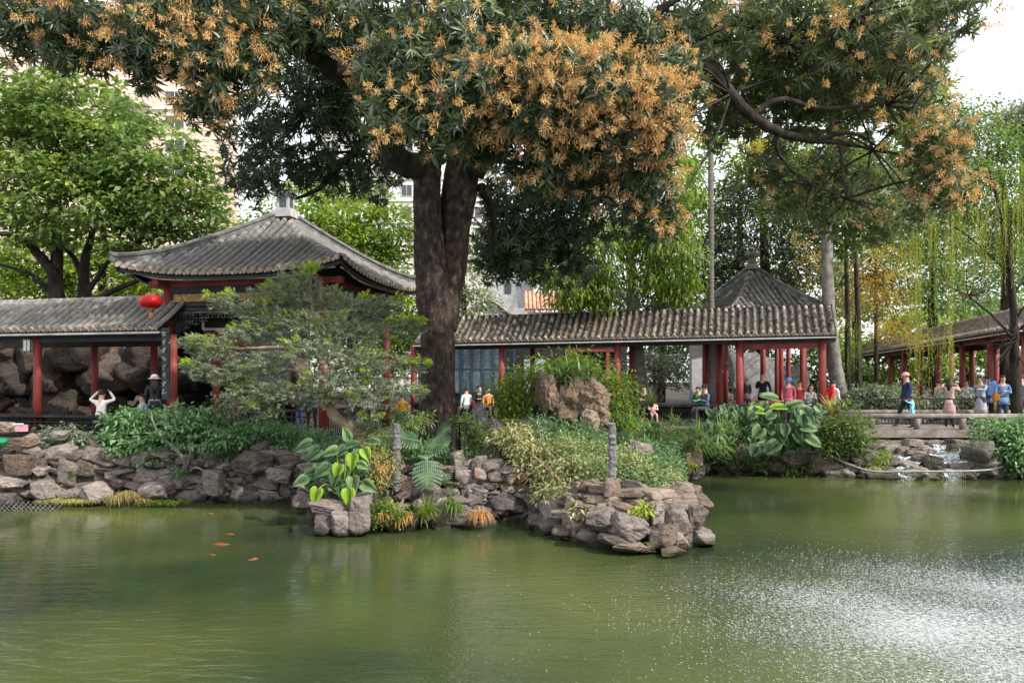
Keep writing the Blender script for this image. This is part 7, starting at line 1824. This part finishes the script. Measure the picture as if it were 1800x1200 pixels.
    if not sit:
        vs_ = []
        for zz_, rr_2 in m2:
            for k in range(18):
                a = 2 * math.pi * k / 18; w_ = 1 + .04 * math.sin(5 * a + zz_ * 9); vs_.append(c0 + q(math.cos(a) * rr_2 * 1.02 * w_, math.sin(a) * rr_2 * .80 * w_, zz_) * s)
        mj.add(vs_, [(i * 18 + k, i * 18 + (k + 1) % 18, (i + 1) * 18 + (k + 1) % 18, (i + 1) * 18 + k) for i in range(len(m2) - 1) for k in range(18)], 0, True)
        o = mj.build('skirt' if skirt else 'jacket_hem', cloth(skirt or top)); o.parent = t
        sd_ = o.modifiers.new('solid', 'SOLIDIFY'); sd_.thickness = .01
    if bag:
        mbg = MB(); bc = (chest + q(0, -.17, -.04)) * s if bag[1] == 'back' else (V[0] + q(.21, .05, .05)) * s
        Vb, Fb = rock_shape((.30 * s, .17 * s, .40 * s) if bag[1] == 'back' else (.12 * s, .22 * s, .24 * s), 5, rough=.01, boxy=.9, cuts=0)
        o = np_obj('backpack' if bag[1] == 'back' else 'bag', Vb + np.array(bc), Fb, cloth(bag[0]), smooth=True)
        tag(o, None); o.parent = None
        o.matrix_world = world_m(t); lab = 'worn on the back of the ' if bag[1] == 'back' else 'carried by the '
        tag(o, bag[2], 'bag'); o.location = t.location; o.rotation_euler = t.rotation_euler
    return t
PI = math.pi
up_l = ((-.36, .06, .06), (-.16, .16, .30)); up_r = ((.36, .06, .06), (.16, .16, .30))
fold_ = (((-.23, .05, -.25), (-.05, .25, -.18)), ((.23, .05, -.25), (.05, .25, -.18)))
# left corridor
person('person in a cream jacket raising both arms, back to the pond on the leftmost bench', 178, 20.9, 1.12, 0, (.72, .69, .66), (.08, .08, .10), 1.6, 'sit', (up_l, up_r), 'short')
person('person in a blue top holding a phone on the bench by the couplet board', 251, 20.2, 1.1, PI - .6, (.16, .26, .48), (.10, .12, .2), 1.5, 'sit', fold_, 'short')
person('person with white hat and dark clothes beside the person in blue', 272, 20.6, 1.12, .4, (.05, .05, .06), (.5, .5, .52), 1.62, 'stand', None, 'long', cap=((.75, .72, .68), 'brim'))
# pavilion
person('person in dark top and blue jeans leaning on the pavilion rail', 528, 21.6, FLOOR, 2.6, (.06, .05, .06), (.12, .17, .28), 1.5, 'stand', None, 'long')
person('person in a blue shirt seen behind the pavilion rail', 548, 22.4, FLOOR, .3, (.12, .20, .45), (.02, .02, .035), 1.55, 'stand', None, 'short')
person('person in a red coat by the near corner post of the pavilion', 445, 23.0, FLOOR, 1.3, (.40, .05, .05), (.05, .05, .06), 1.55, 'stand', None, 'long')
person('seated person in a white sweater behind the right-hand pavilion rail', 626, 22.6, FLOOR + .1, PI, (.62, .56, .55), (.2, .2, .22), 1.4, 'sit', fold_, 'long')
person('second seated person in pale pink behind the right-hand pavilion rail', 650, 23.4, FLOOR + .1, PI, (.62, .52, .50), (.2, .2, .22), 1.4, 'sit', fold_, 'short')
person('person in an orange-yellow jacket at the far end of the pavilion rail', 707, 23.6, FLOOR + .05, .4, (.62, .32, .03), (.1, .1, .1), 1.3, 'sit', None, 'short')
# middle corridor
mzf = 1.12
person('person in a white vest at the walkway rail just right of the big trunk', 820, 29.4, mzf, .6, (.62, .64, .66), (.2, .2, .25), 1.6, 'sit', None, 'short')
person('person in black with a red scarf sitting near the teal doors', 843, 29.4, mzf, PI, (.03, .03, .04), (.05, .05, .06), 1.7, 'sit', fold_, 'short', bag=((.45, .06, .05), 'side', 'small red bag beside the person in black near the teal doors'))
person('person in an orange jacket sitting near the teal doors', 858, 29.3, mzf, PI + .5, (.72, .30, .10), (.1, .1, .12), 1.6, 'sit', None, 'short')
person('long-haired person in dark clothes looking at a phone at the walkway rail', 1133, 27.9, mzf, PI - .5, (.07, .05, .06), (.06, .05, .05), 1.7, 'sit', fold_, 'long')
person('small child in pale pink beside the long-haired person', 1148, 27.4, mzf - .05, PI, (.70, .48, .42), (.5, .3, .3), 1.15, 'sit', fold_, 'bun')
person('person in a green jacket partly hidden behind the man in grey', 1228, 27.7, mzf, PI - .8, (.02, .22, .09), (.05, .05, .05), 1.65, 'sit', fold_, 'short')
person('man in a dark cap and grey-blue jacket turned left at the walkway rail', 1240, 27.0, mzf, PI / 2 + .3, (.10, .12, .19), (.05, .05, .06), 1.75, 'sit', fold_, 'short', cap=((.03, .025, .025), 'peak'))
person('person in a white hat standing behind the thick red post', 1312, 29.5, mzf, .5, (.08, .07, .07), (.1, .1, .1), 1.62, 'stand', None, 'short', cap=((.6, .58, .55), 'brim'))
person('bald man in a black shirt and beige trousers standing in the far pavilion', 1341, 27.8, mzf, -.5, (.02, .022, .028), (.55, .38, .26), 1.74, 'stand', (((-.24, .1, -.22), (-.08, .2, .02)), ((.26, .02, -.27), (.22, .12, -.5))), None)
person('person in a pink jacket and bright blue cap at the rail', 1386, 26.3, mzf, PI - .3, (.40, .09, .14), (.06, .06, .08), 1.55, 'stand', None, 'short', cap=((.05, .17, .42), 'brim'))
person('person in a red top sitting just right of the blue-capped person', 1405, 27.2, mzf, PI, (.35, .04, .05), (.06, .06, .08), 1.45, 'stand', None, 'short')
person('person in a black and white striped coat bending over the rail', 1420, 26.4, mzf - .2, PI + .2, (.34, .34, .35), (.05, .05, .06), 1.55, 'stand', fold_, 'long', lean=.25)
person('person in a white shirt with a red backpack below the pale tree trunk', 1464, 25.1, 1.05, -1.0, (.66, .66, .66), (.5, .5, .5), 1.55, 'stand', None, 'short', bag=((.55, .02, .03), 'back', 'bright red backpack on the person in white below the pale tree trunk'))
# bridge
bz = 1.11
person('man in a pink cap and navy jacket walking left on the bridge', 1594, 24.3, bz, PI / 2, (.035, .045, .10), (.03, .03, .035), 1.72, 'walk', None, 'short', cap=((.75, .30, .33), 'peak'))
person('small child in a light blue sweater on the bridge beside the pink-capped man', 1603, 23.9, bz, .7, (.20, .55, .78), (.04, .04, .05), .98, 'stand', (((-.36, .06, .02), (-.48, .16, .14)), ((.24, 0, -.25), (.2, .08, -.45))), 'short')
person('woman in a long dusty-pink coat raising both arms on the bridge', 1669, 23.9, bz, -.9, (.44, .29, .27), (.04, .035, .04), 1.55, 'stand', (((-.34, .12, -.02), (-.36, .38, .12)), ((.26, .14, -.10), (.05, .38, .12))), 'long', skirt=(.44, .29, .27), lean=.1, shoe=WSHOE)
person('person in grey-blue jacket and grey skirt pointing left on the bridge', 1724, 24.6, bz, PI / 2 + .5, (.26, .30, .38), (.05, .05, .07), 1.62, 'stand', (((-.22, .16, -.14), (-.2, .46, -.1)), ((.24, .05, -.25), (.2, .2, -.3))), 'long', skirt=(.34, .34, .37))
person('person in dark clothes with a blue bag in the middle of the right-hand group', 1737, 25.2, bz, -.3, (.14, .19, .30), (.03, .03, .04), 1.66, 'stand', None, 'short', bag=((.10, .18, .40), 'back', 'blue backpack in the middle of the group at the right of the bridge'))
person('person in a denim jacket with an orange bag strap facing the pond', 1762, 24.5, bz, PI - .2, (.13, .21, .38), (.04, .05, .08), 1.64, 'stand', fold_, 'long', bag=((.65, .28, .08), 'side', 'orange shoulder bag of the person in denim at the right of the bridge'), shoe=WSHOE)
person('person in navy clothes at the right picture edge behind the willow trunk', 1795, 25.0, bz, 0, (.05, .06, .14), (.06, .05, .08), 1.68, 'stand', None, 'short')
person('person in beige sitting under the far walkway roof left of the willow', 1650, 30.0, 1.0, .5, (.42, .36, .28), (.06, .06, .08), 1.6, 'stand', None, 'short')
person('person in white blouse strolling behind the photographer in the pink coat', 1700, 28.2, 1.0, 2.0, (.6, .6, .6), (.08, .08, .12), 1.6, 'walk', None, 'long')
person('person in a teal jacket waiting at the fence near the right picture edge', 1782, 26.2, 1.0, PI, (.05, .20, .22), (.04, .04, .05), 1.62, 'stand', None, 'long')
person('child in a yellow top between the adults at the right of the bridge', 1750, 25.6, 1.08, PI, (.60, .42, .08), (.06, .08, .16), 1.1, 'stand', None, 'short')
